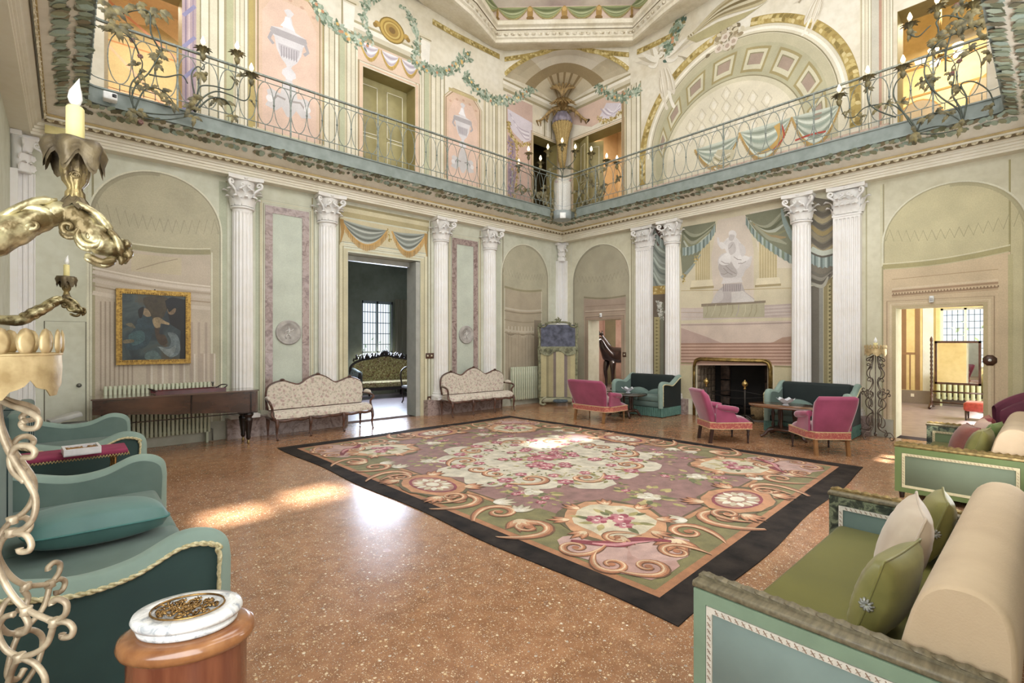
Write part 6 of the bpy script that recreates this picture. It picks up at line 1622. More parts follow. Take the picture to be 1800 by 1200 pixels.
# ---- floral settees with carved frames
m_flo = floral('pale rose brocade', '#cfc3b2', ['#b0928a', '#a9a48e'], scale=16, darker='#c3b6a2')
m_walnut = M('carved walnut', '#6a4433', '#40271d', rough=.35, scale=14)
def floral_sofa(label, group):
    """faces -y ; width 1.75"""
    t = empty('carved_settee', (0, 0, 0), 0, label, 'sofa', group); W = 1.75
    top = [(-W/2+.03, .46), (-W/2+.0, .70), (-W/2+.05, .86), (-.62, .93), (-.45, .88), (-.32, .86), (-.16, .96), (0, 1.01), (.16, .96), (.32, .86), (.45, .88), (.62, .93), (W/2-.05, .86), (W/2, .70), (W/2-.03, .46)]
    P_ = [(q.x, q.y) for q in smooth_path([(a, b, 0) for a, b in top], 4)]
    b = MB(); b.prism(P_, 0, .07, lambda u, v, d: (u, -.02-d+.12*(v-.45)*.4, v)); b.build('backrest', m_flo, t)
    f = MB(); f.tube([(u, -.045+.12*(v-.45)*.4, v) for u, v in P_], .026, 8); 
    for (u, v) in ((0, 1.02), (-.62, .945), (.62, .945)):
        for k in range(5): a = rad(30+k*30); f.tube([(u, -.05, v), (u+.05*cos(a), -.055, v+.04*sin(a))], [.016, .006], 5)
    f.tube([(-W/2+.03, -.07, .46), (W/2-.03, -.07, .46)], .02, 6); f.build('back_frame', m_walnut, t)
    s_ = MB(); rows = []
    for i in range(25):
        u = -1+i/12; fy = -.52-.03*cos(u*pi*3)
        rows.append([V((u*W/2*.98, -.06, .36)), V((u*W/2*.98, -.07, .43))]+[V((u*W/2*.98, -.07+(fy+.07)*k/8, .43+.035*sin(pi*k/8))) for k in range(1, 8)]+[V((u*W/2, fy, .41)), V((u*W/2, fy, .34))])
    s_.grid(rows, True)
    for r_ in (rows[0], rows[-1]): q = s_.vs(r_); s_.face([q+k for k in range(len(r_))], False)
    s_.build('seat', m_flo, t)
    ap = MB(); ap.tube(smooth_path([(-W/2+i*W/12, -.53-.03*cos((-1+i/6)*pi*3), .325-.02*sin(i*pi/2)**2) for i in range(13)], 3), .024, 7); 
    for s in (1, -1): ap.tube([(s*W/2, -.5, .33), (s*W/2, -.05, .34)], .02, 6)
    ap.build('apron', m_walnut, t)
    for (x, y) in [(-W/2+.02, -.53), (-.30, -.51), (.30, -.51), (W/2-.02, -.53), (-W/2+.03, -.03), (W/2-.03, -.03)]:
        l_ = MB(); fy = -1 if y < -.2 else 0; l_.tube(smooth_path([(x, y, .34), (x, y+fy*.03, .26), (x, y+fy*.005, .13), (x, y+fy*.025, .04), (x, y+fy*.045, .012)], 4), [.032]*3+[.03]*3+[.022]*3+[.016]*4+[.014]*3+[.022], 8); l_.build('leg', m_walnut, t)
    for s in (1, -1):
        a = MB(); a.tube(smooth_path([(s*(W/2-.0), -.06, .64), (s*(W/2+.03), -.20, .64), (s*(W/2+.05), -.38, .62), (s*(W/2+.05), -.45, .58), (s*(W/2+.01), -.40, .50), (s*(W/2+.02), -.42, .40), (s*(W/2), -.50, .35)], 4), .021, 7); o = a.build('arm', m_walnut, t)
        pd = MB(); pd.tube(smooth_path([(s*(W/2+.02), -.12, .662), (s*(W/2+.03), -.22, .675), (s*(W/2+.045), -.34, .66)], 4), [.012, .03, .036, .036, .036, .036, .03, .026, .012], 8); pd.build('arm_pad', m_flo, o)
    return t
f1 = floral_sofa('larger-looking floral brocade settee with carved walnut frame, left of the salon doorway', 'floral settees flanking the salon doorway')
f1.location = (3.36, YL-.29, 0); f1.rotation_euler.z = rad(3); f1.scale = (1, .86, 1)
f2 = dupe(f1, (6.93, YL-.29, 0), rad(-2), 'floral brocade settee with carved walnut frame, right of the salon doorway near the radiator')
# ================================================================== gilded arm sconces on the side wall (left foreground)
m_gilw = M('worn gilded silver wood', '#cbbf8e', '#6b5a34', rough=.32, metal=.6, scale=16, bmp=.5, bscale=30, lo=.42, hi=.58)
m_gild = M('dark worn gilding', '#a08b52', '#55452c', rough=.35, metal=.6, scale=20, bmp=.4, bscale=40)
m_pan = M('dark carved drip pan', '#7c6b48', '#3f3427', rough=.45, metal=.4, scale=10, bmp=.4, bscale=35)
m_wax = M('yellow candle sleeve', '#e6d88f', '#d8c97c', rough=.6, scale=10)
m_bulb = M('frosted flame bulb', '#eeeeec', '#e2e2e2', rough=.2, scale=3)
def X1(px, py): return onY(px, py, 1.74)
cx0, _ = X1(132, 300)
def px2(px, py): a, b = X1(px, py); return (a-cx0, b)
def sconce(label, loc):
    t = empty('arm_sconce', loc, 0, label, 'wall sconce', 'gilded arm sconces on the side wall')
    m_ = .0015
    ctr = [(-230, 455, 30), (-170, 470, 36), (-100, 455, 40), (-40, 428, 40), (10, 408, 36), (60, 386, 29), (100, 374, 27), (130, 380, 29), (152, 402, 32), (176, 424, 30), (196, 434, 25), (214, 436, 14)]
    P_ = [V((px2(a, b)[0], 0, px2(a, b)[1])) for a, b, r in ctr]
    P_[0].x = XS-loc[0]+.03
    a = MB(); Q = smooth_path(P_, 4); rr = []
    for i in range(len(Q)): f = i/(len(Q)-1)*(len(ctr)-1); j = min(int(f), len(ctr)-2); rr.append((ctr[j][2]+(ctr[j+1][2]-ctr[j][2])*(f-j))*m_*(1+.06*sin(i*1.9)))
    a.tube(Q, rr, 14, flat=.75)
    # volutes and leaf relief applied on both faces
    for s in (1, -1):
        for (px, py, r, tn, dr) in ((160, 420, 24, 1.5, 1), (120, 402, 13, 1.3, -1), (60, 398, 13, 1.2, 1), (-60, 440, 26, 1.4, -1)):
            c = px2(px, py); path_ = []
            for i in range(26): q = i/25; an = q*tn*2*pi*dr+.6; path_.append((c[0]+r*m_*(1-.85*q)*cos(an), -s*(.030+.012*q), c[1]+r*m_*(1-.85*q)*sin(an)))
            a.tube(path_, [.009-.004*i/25 for i in range(26)], 6)
        for (x0, y0, x1, y1, x2, y2) in ((0, 385, 50, 362, 100, 352), (-10, 425, 40, 405, 80, 388), (20, 370, 70, 370, 110, 392), (130, 358, 170, 380, 200, 415), (185, 400, 205, 425, 213, 450), (150, 448, 180, 462, 205, 452)):
            a.tube(smooth_path([(px2(x0, y0)[0], -s*.022, px2(x0, y0)[1]), (px2(x1, y1)[0], -s*.036, px2(x1, y1)[1]), (px2(x2, y2)[0], -s*.018, px2(x2, y2)[1])], 5), [.005]+[.009]*5+[.011]*3+[.004]*2, 6)
    for k in range(7):
        an = rad(-70+k*23); c = px2(203, 438); a.tube([(c[0], 0, c[1]), (c[0]+.025*cos(an)+.008, .02*sin(k*2.2), c[1]+.028*sin(an)), (c[0]+.032*cos(an), .03*sin(k*2.2), c[1]+.034*sin(an)-.008)], [.02, .012, .004], 6)
    a.build('arm', m_gilw, t)
    w = MB(); wx = XS-loc[0]
    w.lathe([(.01, -.2), (.05, -.15), (.07, -.05), (.08, .05), (.06, .15), (.03, .24), (.005, .28)], (wx+.012, 0, px2(0, 430)[1]), 16, sx=.45, sy=1.2, flute=.06, fn=5); w.v = [(max(x, wx+.002), y, z) for x, y, z in w.v]; w.build('wall_plate', m_gild, t)
    z0 = px2(132, 366)[1]; c_ = MB()
    for k in range(8):
        an = k*pi/4+.2; rows = []
        for i in range(6):
            q = i/5; r = .016+.055*q**1.3; z = z0+.045-.052*q; wd = .024*sin(pi*min(1, .25+q*.7)); rows.append([V((r*cos(an)-sin(an)*wd*u, r*sin(an)+cos(an)*wd*u, z+.006*(1-abs(u))-.004*abs(sin(q*9)))) for u in (-1, -.5, 0, .5, 1)])
        c_.grid(rows, True)
    c_.build('leaf_collar', m_pan, t)
    z1 = px2(132, 342)[1]; c_ = MB(); hh = px2(132, 262)[1]
    c_.lathe([(.020, z1-.02), (.027, z1-.008), (.026, z1+.006), (.020, z1+.014), (.022, z1+.02), (.034, z1+.034), (.040, z1+.06), (.039, z1+.09), (.035, hh-.005), (.04, hh)], (0, 0, 0), 40, flute=.07, fn=10)
    for s in (1, -1): c_.tube([(.03*cos(i*.6)*(1-i/14)*s*.5, -.040, z1+.045+.012*sin(i*.6)*(1-i/14)) for i in range(12)], .003, 5)
    c_.build('cup', m_gild, t)
    p_ = MB(); rows = []
    for i in range(9):
        q = i/8; rows.append([])
        for j in range(48):
            an = 2*pi*j/48; r = .02+(.082+.010*sin(an*6))*min(1, q*1.35) - (.012 if q > .85 else 0); dz = (.012-.055*max(0, q-.62)/.38*(1+.45*sin(an*6+.8))) if q > .62 else .012*q/.62
            rows[-1].append(V((r*cos(an), r*sin(an), hh+.008+dz)))
    p_.grid(rows, True, closed_v=True); p_.grid([[V((q.x*.93, q.y*.93, q.z-.010)) for q in r] for r in rows], True, closed_v=True); p_.build('drip_pan', m_pan, t)
    zt_ = px2(132, 187)[1]; c_ = MB(); c_.lathe([(.026, hh), (.0262, hh+.02), (.0255, zt_-.004), (.022, zt_), (.008, zt_-.001)], (0, 0, 0), 28, flute=.012, fn=7); c_.build('candle', m_wax, t)
    b_ = MB(); b_.lathe([(.006, zt_), (.016, zt_+.010), (.021, zt_+.022), (.018, zt_+.040), (.010, zt_+.056), (.004, zt_+.070), (.001, zt_+.078)], (0, 0, 0), 16); b_.v = [(x+.012*max(0, (z-zt_-.03)/.05)**1.5, y, z) for x, y, z in b_.v]; b_.build('flame_bulb', m_bulb, t)
    for ch in t.children:
        if ch.name.startswith(('cup', 'drip_pan', 'candle', 'flame', 'leaf_collar')):
            k_ = .64 if ch.name.startswith(('drip', 'leaf')) else .74
            for v_ in ch.data.vertices: v_.co.x *= k_; v_.co.y *= k_
    return t
sc1 = sconce('large gilded candle arm at the left edge, nearest the viewer', (cx0, 1.74, 0))
sc2 = dupe(sc1, (cx0-.02, 5.31, 0), 0, 'second gilded candle arm, farther down the side wall above the near teal sofa')

# ---- tole crown floor candelabra of wrought iron
m_tole = M('gilded tole sheet', '#d0b680', '#a68a55', rough=.45, metal=.4, scale=14, bmp=.15)
m_iron = M('gilt washed wrought iron', '#c9b696', '#8a765c', rough=.42, metal=.35, scale=14)
DC = 1.4; PX0 = -40
hR = V((SY, -CY, 0))
def pp(px, py): return ((px-PX0)/F*DC, EYE+(601-py)/F*DC)
def candelabrum(label, loc, mats):
    mt, mi = mats
    t = empty('floor_candelabrum', loc, 0, label, 'candelabrum', 'crowned wrought iron floor candelabra')
    Rr = .178; zt_ = pp(0, 622)[1]; zb = pp(0, 668)[1]
    c_ = MB(); n = 72; rows = [[], [], []]
    for j in range(n):
        an = 2*pi*j/n; k = j/n*7; f = k-int(k); dn = .030*abs(sin(pi*f))**.5+.018*(abs(f-.5) < .16)-.012*(abs(f-.5) > .47)
        rows[0].append(V((Rr*cos(an), Rr*sin(an), zt_))); rows[1].append(V((Rr*cos(an)*1.01, Rr*sin(an)*1.01, (zt_+zb)/2))); rows[2].append(V((Rr*cos(an), Rr*sin(an), zb-dn)))
    c_.grid(rows, True, closed_v=True); c_.grid([[V((q.x*.985, q.y*.985, q.z)) for q in r] for r in rows], True, closed_v=True); cr = c_.build('crown_band', mt, t)
    rim = MB(); rim.tube([(Rr*cos(2*pi*i/48), Rr*sin(2*pi*i/48), zt_) for i in range(48)], .004, 6, closed=True); rim.build('rim', mt, cr)
    dm = None
    for k in range(20):
        an = 2*pi*k/20; q = Matrix.Rotation(an, 4, 'Z') @ Matrix.Translation((Rr*1.0, 0, zt_+.036))
        if dm is None:
            d_ = MB(); d_.lathe([(.001, .007), (.014, .006), (.024, .0), (.014, -.004), (.001, -.005)], (0, 0, 0), 12, T=Matrix.Rotation(pi/2, 4, 'Y')); d_.v = [(x, y, z*1.65) for x, y, z in d_.v]; dm = d_.build('scallop_disc', mt, cr); dm.matrix_basis = q
        else: share(dm, 'scallop_disc', cr, q)
    pn = None
    panels = [[(-14, 690), (-2, 700), (22, 712), (50, 722), (68, 736), (64, 750), (46, 752), (38, 744), (44, 738)],
              [(-6, 700), (-2, 740), (6, 770), (20, 800), (44, 838), (62, 872), (60, 905), (44, 926), (20, 935)],
              [(20, 935), (44, 938), (55, 955), (50, 967), (36, 968), (34, 962)], [(40, 803), (56, 802), (61, 792), (48, 782), (28, 785), (18, 805), (24, 828), (46, 846)],
              [(20, 935), (2, 950), (-6, 980), (2, 1010), (22, 1045), (50, 1072), (96, 1092)], [(96, 1092), (115, 1078), (117, 1060), (104, 1052), (92, 1056), (92, 1062)], [(96, 1092), (118, 1092), (129, 1104), (124, 1117), (110, 1118), (110, 1112)],
              [(96, 1092), (84, 1128), (62, 1146), (34, 1154)], [(40, 1075), (50, 1095), (44, 1110), (30, 1110)], [(34, 1154), (10, 1140), (-4, 1110), (6, 1085), (26, 1078)],
              [(34, 1154), (62, 1166), (80, 1195), (70, 1235), (40, 1262), (10, 1280), (-4, 1310)], [(34, 1154), (20, 1180), (12, 1220), (30, 1240), (44, 1228)],
              [(-4, 1310), (30, 1330), (64, 1370), (70, 1420), (44, 1455), (16, 1440), (20, 1415)], [(-4, 1310), (4, 1380), (0, 1450), (30, 1490), (80, 1505), (130, 1500), (165, 1530), (170, 1560), (145, 1575), (125, 1555), (138, 1540)]]
    for pi_, path_ in enumerate(panels):
        m_ = MB(); P_ = smooth_path([(pp(a, b)[0], 0, pp(a, b)[1]) for a, b in path_], 6); m_.tube(P_, [.0085]*(len(P_)-2)+[.010, .006], 7)
        o = None
        for k in range(4):
            mt_ = Matrix.Rotation(YAW-pi/2+k*pi/2, 4, 'Z')
            if o is None: o = m_.build('scroll', mi, t); o.matrix_basis = mt_
            else: share(o, 'scroll', t, mt_)
    c_ = MB()
    for (a, b) in ((20, 935), (96, 1092), (34, 1154), (46, 1072), (-4, 1310)):
        for k in range(4):
            q = Matrix.Rotation(YAW-pi/2+k*pi/2, 4, 'Z') @ V((pp(a, b)[0], 0, pp(a, b)[1])); c_.lathe([(.010, -.012), (.015, -.010), (.013, 0), (.015, .010), (.010, .012)], q, 10)
    q_ = c_.build('collars', mi, t); q_['kind'] = 'stuff'
    s_ = MB(); s_.tube([(0, 0, .08), (0, 0, zt_-.02)], .009, 8); s_.lathe([(.02, .05), (.03, .09), (.012, .12)], (0, 0, 0), 12); s_.build('stem', mi, t)
    p_ = MB(); p_.lathe([(.0, zt_-.035), (.12, zt_-.03), (Rr-.004, zt_-.02)], (0, 0, 0), 24); p_.build('pan', mt, t)
    c_ = MB(); c_.lathe([(.034, zt_-.03), (.036, zt_+.10), (.030, zt_+.105)], (0, 0, 0), 20); c_.build('candle', m_wax, t)
    b_ = MB(); b_.lathe([(.008, zt_+.10), (.022, zt_+.12), (.026, zt_+.14), (.018, zt_+.17), (.008, zt_+.19), (.001, zt_+.21)], (0, 0, 0), 14); b_.build('flame_bulb', m_bulb, t)
    return t
axis = V((CY, SY, 0))*DC+hR*((PX0-900)/F*DC)
c1 = candelabrum('gilded tole crown on a scrolled iron stand at the left edge', (axis.x, axis.y, 0), (m_tole, m_iron))
c2 = dupe(c1, (9.95, 1.98, 0), rad(20), 'scrolled wrought iron floor candelabrum with crown beside the yellow room doorway')
c2.scale = (.84, .84, .955); m_di = M('dark bare wrought iron', '#6f5d4c', '#45382e', rough=.45, metal=.3, scale=14); dm_ = {}
for ch in c2.children:      # the far one is of darker bare iron
    if ch.name.startswith(('scroll', 'stem', 'collars')):
        if ch.data.name not in dm_: d_ = ch.data.copy(); d_.materials[0] = m_di; dm_[ch.data.name] = d_
        ch.data = dm_[ch.data.name]

# ================================================================== pedestal with marble oval
m_mah = wood('golden mahogany veneer', '#9a5836', '#6e3420', stretch=(10, 10, 1.2), scale=1.6, coat=.6)
m_mahr = wood('amber mahogany rim', '#b5783c', '#8f5428', stretch=(4, 4, 4), scale=3, coat=.7)
m_car = marble('white veined marble', '#d6d6d4', '#9a9fa8', '#e6e5e3', scale=14, rough=.15)
m_ormolu = M('ormolu openwork', '#b38a45', '#6b4d26', rough=.25, metal=.85, scale=30)
pc = fl(331, 1058, .74)
t = empty('drum_pedestal', (pc[0], pc[1], 0), YAW-pi/2+rad(12), 'oval mahogany drum pedestal in the left foreground beside the teal sofa', 'pedestal')
ex, ey = .88, .66
b = MB(); b.lathe([(.205, 0), (.215, .02), (.215, .06), (.20, .07), (.197, .10), (.197, .60), (.20, .605), (.20, .62)], (0, 0, 0), 48, sx=ex, sy=ey); b.build('drum', m_mah, t)
b = MB(); b.lathe([(.20, .615), (.222, .62), (.228, .635), (.222, .655), (.20, .665), (.17, .668), (.0, .668)], (0, 0, 0), 48, sx=ex, sy=ey); b.build('top_rim', m_mahr, t)
k = MB(); k.lathe([(.004, 0), (.006, .01), (.014, .02), (.012, .032), (.002, .036)], (0, 0, 0), 12, T=Matrix.Translation((.165, -.105, .33)) @ Matrix.Rotation(pi/2, 4, 'X')); k.build('knob', M('steel knob', '#6f7072', rough=.2, metal=.9), t)
t = empty('marble_oval', (pc[0], pc[1], .669), YAW-pi/2+rad(12), 'white marble oval with gilt openwork lying on the mahogany pedestal', 'ornament')
b = MB(); b.lathe([(.15, 0), (.165, .004), (.168, .016), (.155, .022), (.158, .026), (.178, .030), (.184, .042), (.178, .054), (.125, .058), (.120, .050), (0, .050)], (0, 0, 0), 56, sx=ex, sy=ey); b.build('slab', m_car, t)
b = MB()
b.tube([(.121*cos(2*pi*i/48)*ex, .121*sin(2*pi*i/48)*ey, .059) for i in range(48)], .0035, 6, closed=True)
b.build('gilt_rim', m_ormolu, t)
b = MB()
for i in range(46):
    a = R.uniform(0, 2*pi); r = R.uniform(.0, .098)**1; c = V((r*cos(a)*ex, r*sin(a)*ey, .056)); s = R.uniform(.010, .02); ph = R.uniform(0, 6.3); dr = R.choice((-1, 1))
    P_ = [c+V((s*(1-q/14)*cos(ph+dr*q*.5), s*(1-q/14)*sin(ph+dr*q*.5), .003*sin(q))) for q in range(12)]
    if all((q.x/ex)**2+(q.y/ey)**2 < .119**2 for q in P_): b.tube(P_, [.0035-.0001*q for q in range(12)], 5)
for i in range(9):
    a = i*2*pi/9; c = V((.075*cos(a)*ex, .075*sin(a)*ey, .057))
    for k in range(6): b.tube([c, c+V((.012*cos(k), .012*sin(k), .004))], [.004, .002], 4)
q = b.build('openwork', m_ormolu, t); q['kind'] = 'stuff'

# ---- bench with magenta cloth and white box
bx0, bx1, by0, by1 = -.46, .42, 5.78, 6.16
t = empty('gilt_bench', (0, 0, 0), 0, 'narrow gilt side table with magenta cushion top between the two teal sofas', 'side table')
b = MB(); b.rbox(bx0, by0, .575, bx1, by1, .615, .012, 3); b.build('cloth_top', M('magenta felt', '#9c2f58', '#8a274c', rough=.95, scale=5), t)
b = MB()
for k in range(40):
    x = bx0+(bx1-bx0)*(k+.5)/40; b.tube([(x-.012, by0-.003, .582), (x, by0-.008, .560), (x+.012, by0-.003, .582)], .0045, 5)
for k in range(16):
    y = by0+(by1-by0)*(k+.5)/16; b.tube([(bx1+.003, y-.012, .582), (bx1+.008, y, .560), (bx1+.003, y+.012, .582)], .0045, 5)
q = b.build('braid_trim', M('gold braid', '#b59a55', '#84683a', rough=.5, scale=60), t); q['kind'] = 'stuff'
for x in (bx0+.13, bx1-.10):
    for y in (by0+.03, by1-.03):
        b = MB(); b.lathe([(.012, 0), (.017, .05), (.012, .1), (.018, .2), (.013, .25), (.019, .4), (.013, .45), (.02, .54), (.02, .575)], (x, y, 0), 12); b.build('leg', m_ormolu, t)
wc = fl(143, 790, .64)
t = empty('white_box', (wc[0], wc[1], .616), rad(4), 'small white square box frame filled with golden shells on the magenta table', 'box')
b = MB(); s = .125
for (x0, y0, x1, y1) in ((-s, -s, s, -s+.018), (-s, s-.018, s, s), (-s, -s+.018, -s+.018, s-.018), (s-.018, -s+.018, s, s-.018)): b.box(x0, y0, 0, x1, y1, .06)
b.box(-s, -s, 0, s, s, .01); b.build('frame', M('white lacquer', '#e2e2e6', rough=.3), t)
b = MB()
for i in range(60):
    c = V((R.uniform(-.09, .09), R.uniform(-.09, .09), .03)); ph = R.uniform(0, 6)
    b.tube([c+V((.014*cos(ph+q*.6), .014*sin(ph+q*.6), .005*q**.5)) for q in range(8)], .006, 5)
q = b.build('shells', M('golden shells', '#b98a48', '#7d5526', rough=.4, metal=.3, scale=30), t); q['kind'] = 'stuff'

# ================================================================== piano and things on it
m_piano = wood('dark figured walnut', '#5c3a26', '#2b1a14', stretch=(1.2, 8, 3), scale=1.3, coat=.8)
m_piano2 = wood('polished piano lid', '#6b5040', '#45322a', stretch=(1, 8, 8), scale=1.5, coat=1.0)
t = empty('grand_piano', (0, 0, 0), 0, 'long dark walnut grand piano standing sideways under the painting', 'piano')
plan = [(.24, 8.44), (2.20, 8.44), (2.24, 8.48), (2.24, 8.96), (1.2, 9.0), (.24, 9.0)]
b = MB(); b.prism(plan, .50, .835, lambda u, v, d: (u, v, d)); b.v = [(x, y, z+(.16*(max(0, .7-x)/.5) if z < .55 else 0)) for x, y, z in b.v]; b.build('case', m_piano, t)
b = MB(); b.prism([(1.22+(x-1.22)*1.015, 8.78+(y-8.78)*1.03) for x, y in plan], .836, .858, lambda u, v, d: (u, v, d)); b.build('lid', m_piano2, t)
b = MB(); b.box(1.33, 8.432, .51, 1.35, 8.44, .832); b.box(2.12, 8.432, .51, 2.14, 8.44, .832); b.box(.24, 8.434, .50, 2.22, 8.44, .515); b.build('case_moulding', M('ebony strip', '#1d1412', rough=.2), t)
for (x, y) in ((2.12, 8.54), (2.12, 8.86), (.40, 8.75)):
    b = MB(); b.lathe([(.02, .07), (.03, .09), (.035, .11), (.03, .13), (.058, .36), (.062, .40), (.045, .42), (.07, .45), (.075, .48), (.06, .50), (.06, .52 if x > 1 else .62)], (x, y, 0), 16, flute=.04, fn=8); o = b.build('leg', M('ebonised turned leg', '#2a1a15', '#160d0b', rough=.25, scale=6), t)
    b = MB(); b.lathe([(.004, 0), (.02, .01), (.024, .03), (.018, .05), (.012, .07)], (x, y, 0), 12); b.build('castor', M('brass castor', '#a88f55', rough=.3, metal=.9), o)
t = empty('lacquer_tray', (1.35, 8.66, .859), rad(7), 'long dark red lacquer tray with upturned handles lying on the piano lid', 'tray')
b = MB(); b.rbox(-.45, -.14, 0, .45, .14, .014, .005, 2); b.box(-.45, -.15, .0, .45, -.135, .05); b.box(-.45, .135, .0, .45, .15, .05); b.build('tray_bottom', M('oxblood lacquer', '#5e1e20', '#431416', rough=.25, scale=5), t)
b = MB()
for s in (1, -1): b.tube(smooth_path([(s*.40, -.14, .03), (s*.47, -.12, .075), (s*.50, 0, .085), (s*.47, .12, .075), (s*.40, .14, .03)], 4), .009, 6)
b.build('handles', M('black lacquer handle', '#271312', rough=.3), t)
t = tag(MB().rbox(-.16, -.12, 0, .16, .12, .055, .008, 2).build('music_case', M('pale grey cardboard', '#b9b7b0', '#a5a39c', rough=.7, scale=5)), 'pale grey flat case lying left of the piano end', 'box'); t.location = (-.02, 8.62, .60); t.rotation_euler = (rad(0), rad(-14), rad(10))
st_ = empty('case_stand', (.06, 8.62, 0), 0, 'plain grey stand holding the pale case beside the piano', 'stand')
b = MB(); b.box(-.12, -.08, .53, .14, .08, .555); b.build('shelf', M('grey painted wood', '#8c8b84', rough=.6), st_)
for x in (-.1, .12):
    for y in (-.06, .06): b = MB(); b.box(x-.01, y-.01, 0, x+.01, y+.01, .53); b.build('leg', M('grey painted wood'), st_)
# ---- painting in gilt frame (plain generic dark figure picture)
x0, x1, z0, z1 = .53, 1.46, 1.27, 2.40
t = empty('framed_painting', (x0, YL-.03, z0), 0, 'dark old figure painting in a gilt frame hung above the piano', 'painting'); W = x1-x0; Hh = z1-z0
mg = M('bright gilt frame', '#b8912f', '#7d5c1e', rough=.35, metal=.6, scale=30, bmp=.3)
for (poly, L) in (([(0, 0), (W, 0), (W-.07, .07), (.07, .07)], 'b'), ([(0, Hh), (W, Hh), (W-.07, Hh-.07), (.07, Hh-.07)], 't'), ([(0, 0), (.07, .07), (.07, Hh-.07), (0, Hh)], 'l'), ([(W, 0), (W-.07, .07), (W-.07, Hh-.07), (W, Hh)], 'r')):
    b = MB(); b.prism(poly, -.03, .025, lambda u, v, d: (u, -d, v)); o = b.build('frame_side', mg, t)
b = MB()
for k in range(30):
    for (u, v) in ((.05+(W-.1)*k/29, .055), (.05+(W-.1)*k/29, Hh-.055)): b.lathe([(.010, -.001), (.008, .006), (.001, .009)], (0, 0, 0), 6, T=Matrix.Translation((u, -.024, v)) @ Matrix.Rotation(pi/2, 4, 'X'))
    for (u, v) in ((.055, .05+(Hh-.1)*k/29), (W-.055, .05+(Hh-.1)*k/29)): b.lathe([(.010, -.001), (.008, .006), (.001, .009)], (0, 0, 0), 6, T=Matrix.Translation((u, -.024, v)) @ Matrix.Rotation(pi/2, 4, 'X'))
q = b.build('beading', mg, t); q['kind'] = 'stuff'
m_canvas, nt, lk, bb = newmat('dark old canvas')
n_ = tex(nt, lk, 2.6, detail=8); n_.inputs['Distortion'].default_value = .8
lk.new(ramp(nt, lk, n_.outputs[0], [(.3, H('#141a20')), (.45, H('#25343a')), (.55, H('#3b4a4a')), (.68, H('#4a3f2a')), (.8, H('#1d1a16'))]).outputs[0], bb.inputs['Base Color']); bb.inputs['Roughness'].default_value = .35
b = MB(); b.box(.07, -.004, .07, W-.07, .028, Hh-.07); cv = b.build('canvas', m_canvas, t)
p = Paint(lambda u, v, d: (.07+(W-.14)*u, -.006-d, .07+(Hh-.14)*v), .0006)
P2_ = paintmat('oil paint', rough=.45, amt=.3, scale=9)
def op(pts, c, l): p.poly(rnd([(min(.995, max(.005, x)), 1-min(.995, max(.005, y))) for x, y in pts]) if l != 1 else [(x, 1-y) for x, y in pts], c, l)
op([(.32, .05), (.70, .03), (.68, .25), (.55, .42), (.42, .30)], '#4a3e27', 0); op([(.66, .08), (.80, .02), (1, .05), (1, 1), (.9, 1), (.92, .55), (.75, .45)], '#14110f', 1)
op([(.68, .08), (.78, .02), (.92, .06), (.94, .14), (.84, .2), (.7, .18)], '#10141c', 2)
op([(.70, .20), (.73, .26), (.80, .20), (.84, .20), (.82, .27), (.76, .30), (.71, .27)], '#8f7350', 3)
op([(.28, .26), (.34, .21), (.40, .24), (.44, .32), (.40, .34), (.35, .33)], '#9a8360', 3); op([(.24, .24), (.33, .19), (.30, .34), (.26, .36)], '#1a1716', 4)
op([(.24, .38), (.40, .34), (.48, .42), (.46, .60), (.36, .80), (.10, .85), (.05, .70), (.2, .5)], '#2f4852', 2); op([(.10, .62), (.3, .55), (.34, .7), (.16, .78)], '#3f6266', 3)
op([(.46, .38), (.55, .34), (.66, .40), (.73, .43), (.72, .46), (.60, .44), (.58, .50), (.50, .50)], '#a58d62', 4); op([(.50, .48), (.58, .49), (.57, .6), (.66, .62), (.70, .74), (.6, .78), (.52, .66)], '#4a3722', 3)
op([(.70, .58), (.84, .60), (.90, .72), (.90, .90), (.74, .97), (.60, .84), (.54, .80), (.72, .80), (.76, .70)], '#6e7d80', 4); op([(.56, .80), (.72, .84), (.84, .78), (.80, .92), (.70, .95)], '#8b9796', 5)
op([(.36, .90), (.5, .86), (.6, 1), (.36, 1)], '#58706f', 4); op([(.02, .70), (.16, .69), (.17, .73), (.03, .75)], '#7a6c4c', 4); op([(.05, .46), (.14, .44), (.2, .52), (.12, .5)], '#6d654c', 4)
q = p.m.build('painted_figures', P2_, cv, recalc=False)
b = MB(); b.lathe([(.012, 0), (.006, .02)], (W/2, 0, Hh+.0), 8); b.build('hook', M('iron hook', '#3a3a3a'), t)
# ---- round plaster plaques
def plaque(px, py, r, label):
    x, z = onY(px, py); t = empty('relief_plaque', (x, YL-.002, z), 0, label, 'plaque', 'round relief plaques on the painted panels')
    T = Matrix.Rotation(pi/2, 4, 'X'); b = MB(); b.lathe([(r*.97, 0), (r, .012), (r*.97, .03), (r*.90, .034), (r*.86, .026), (r*.80, .030), (r*.62, .028), (r*.58, .018), (.0, .018)], (0, 0, 0), 40, T=T); b.build('disc', M('grey stucco plaque', '#b3ada6', '#95908a', rough=.8, scale=9), t)
    b = MB(); s = r/.22
    for pth, rr in (([(0, .07), (.01, .01), (-.02, -.03)], .018), ([(-.02, -.03), (.03, -.06), (.02, -.1)], .012), ([(-.02, -.03), (-.05, -.07), (-.04, -.11)], .012), ([(.0, .04), (.05, .03), (.08, .06)], .009), ([(0, .04), (-.05, .02), (-.07, -.02)], .009)): b.tube([(u*s, -.022, v*s) for u, v in pth], rr*s, 6)
    b.lathe([(.0, 0), (.016, .008), (.0, .03)], (0, -.022, .075*s), 8); b.build('figure', M('pale stucco figure', '#c9c5bf'), t)
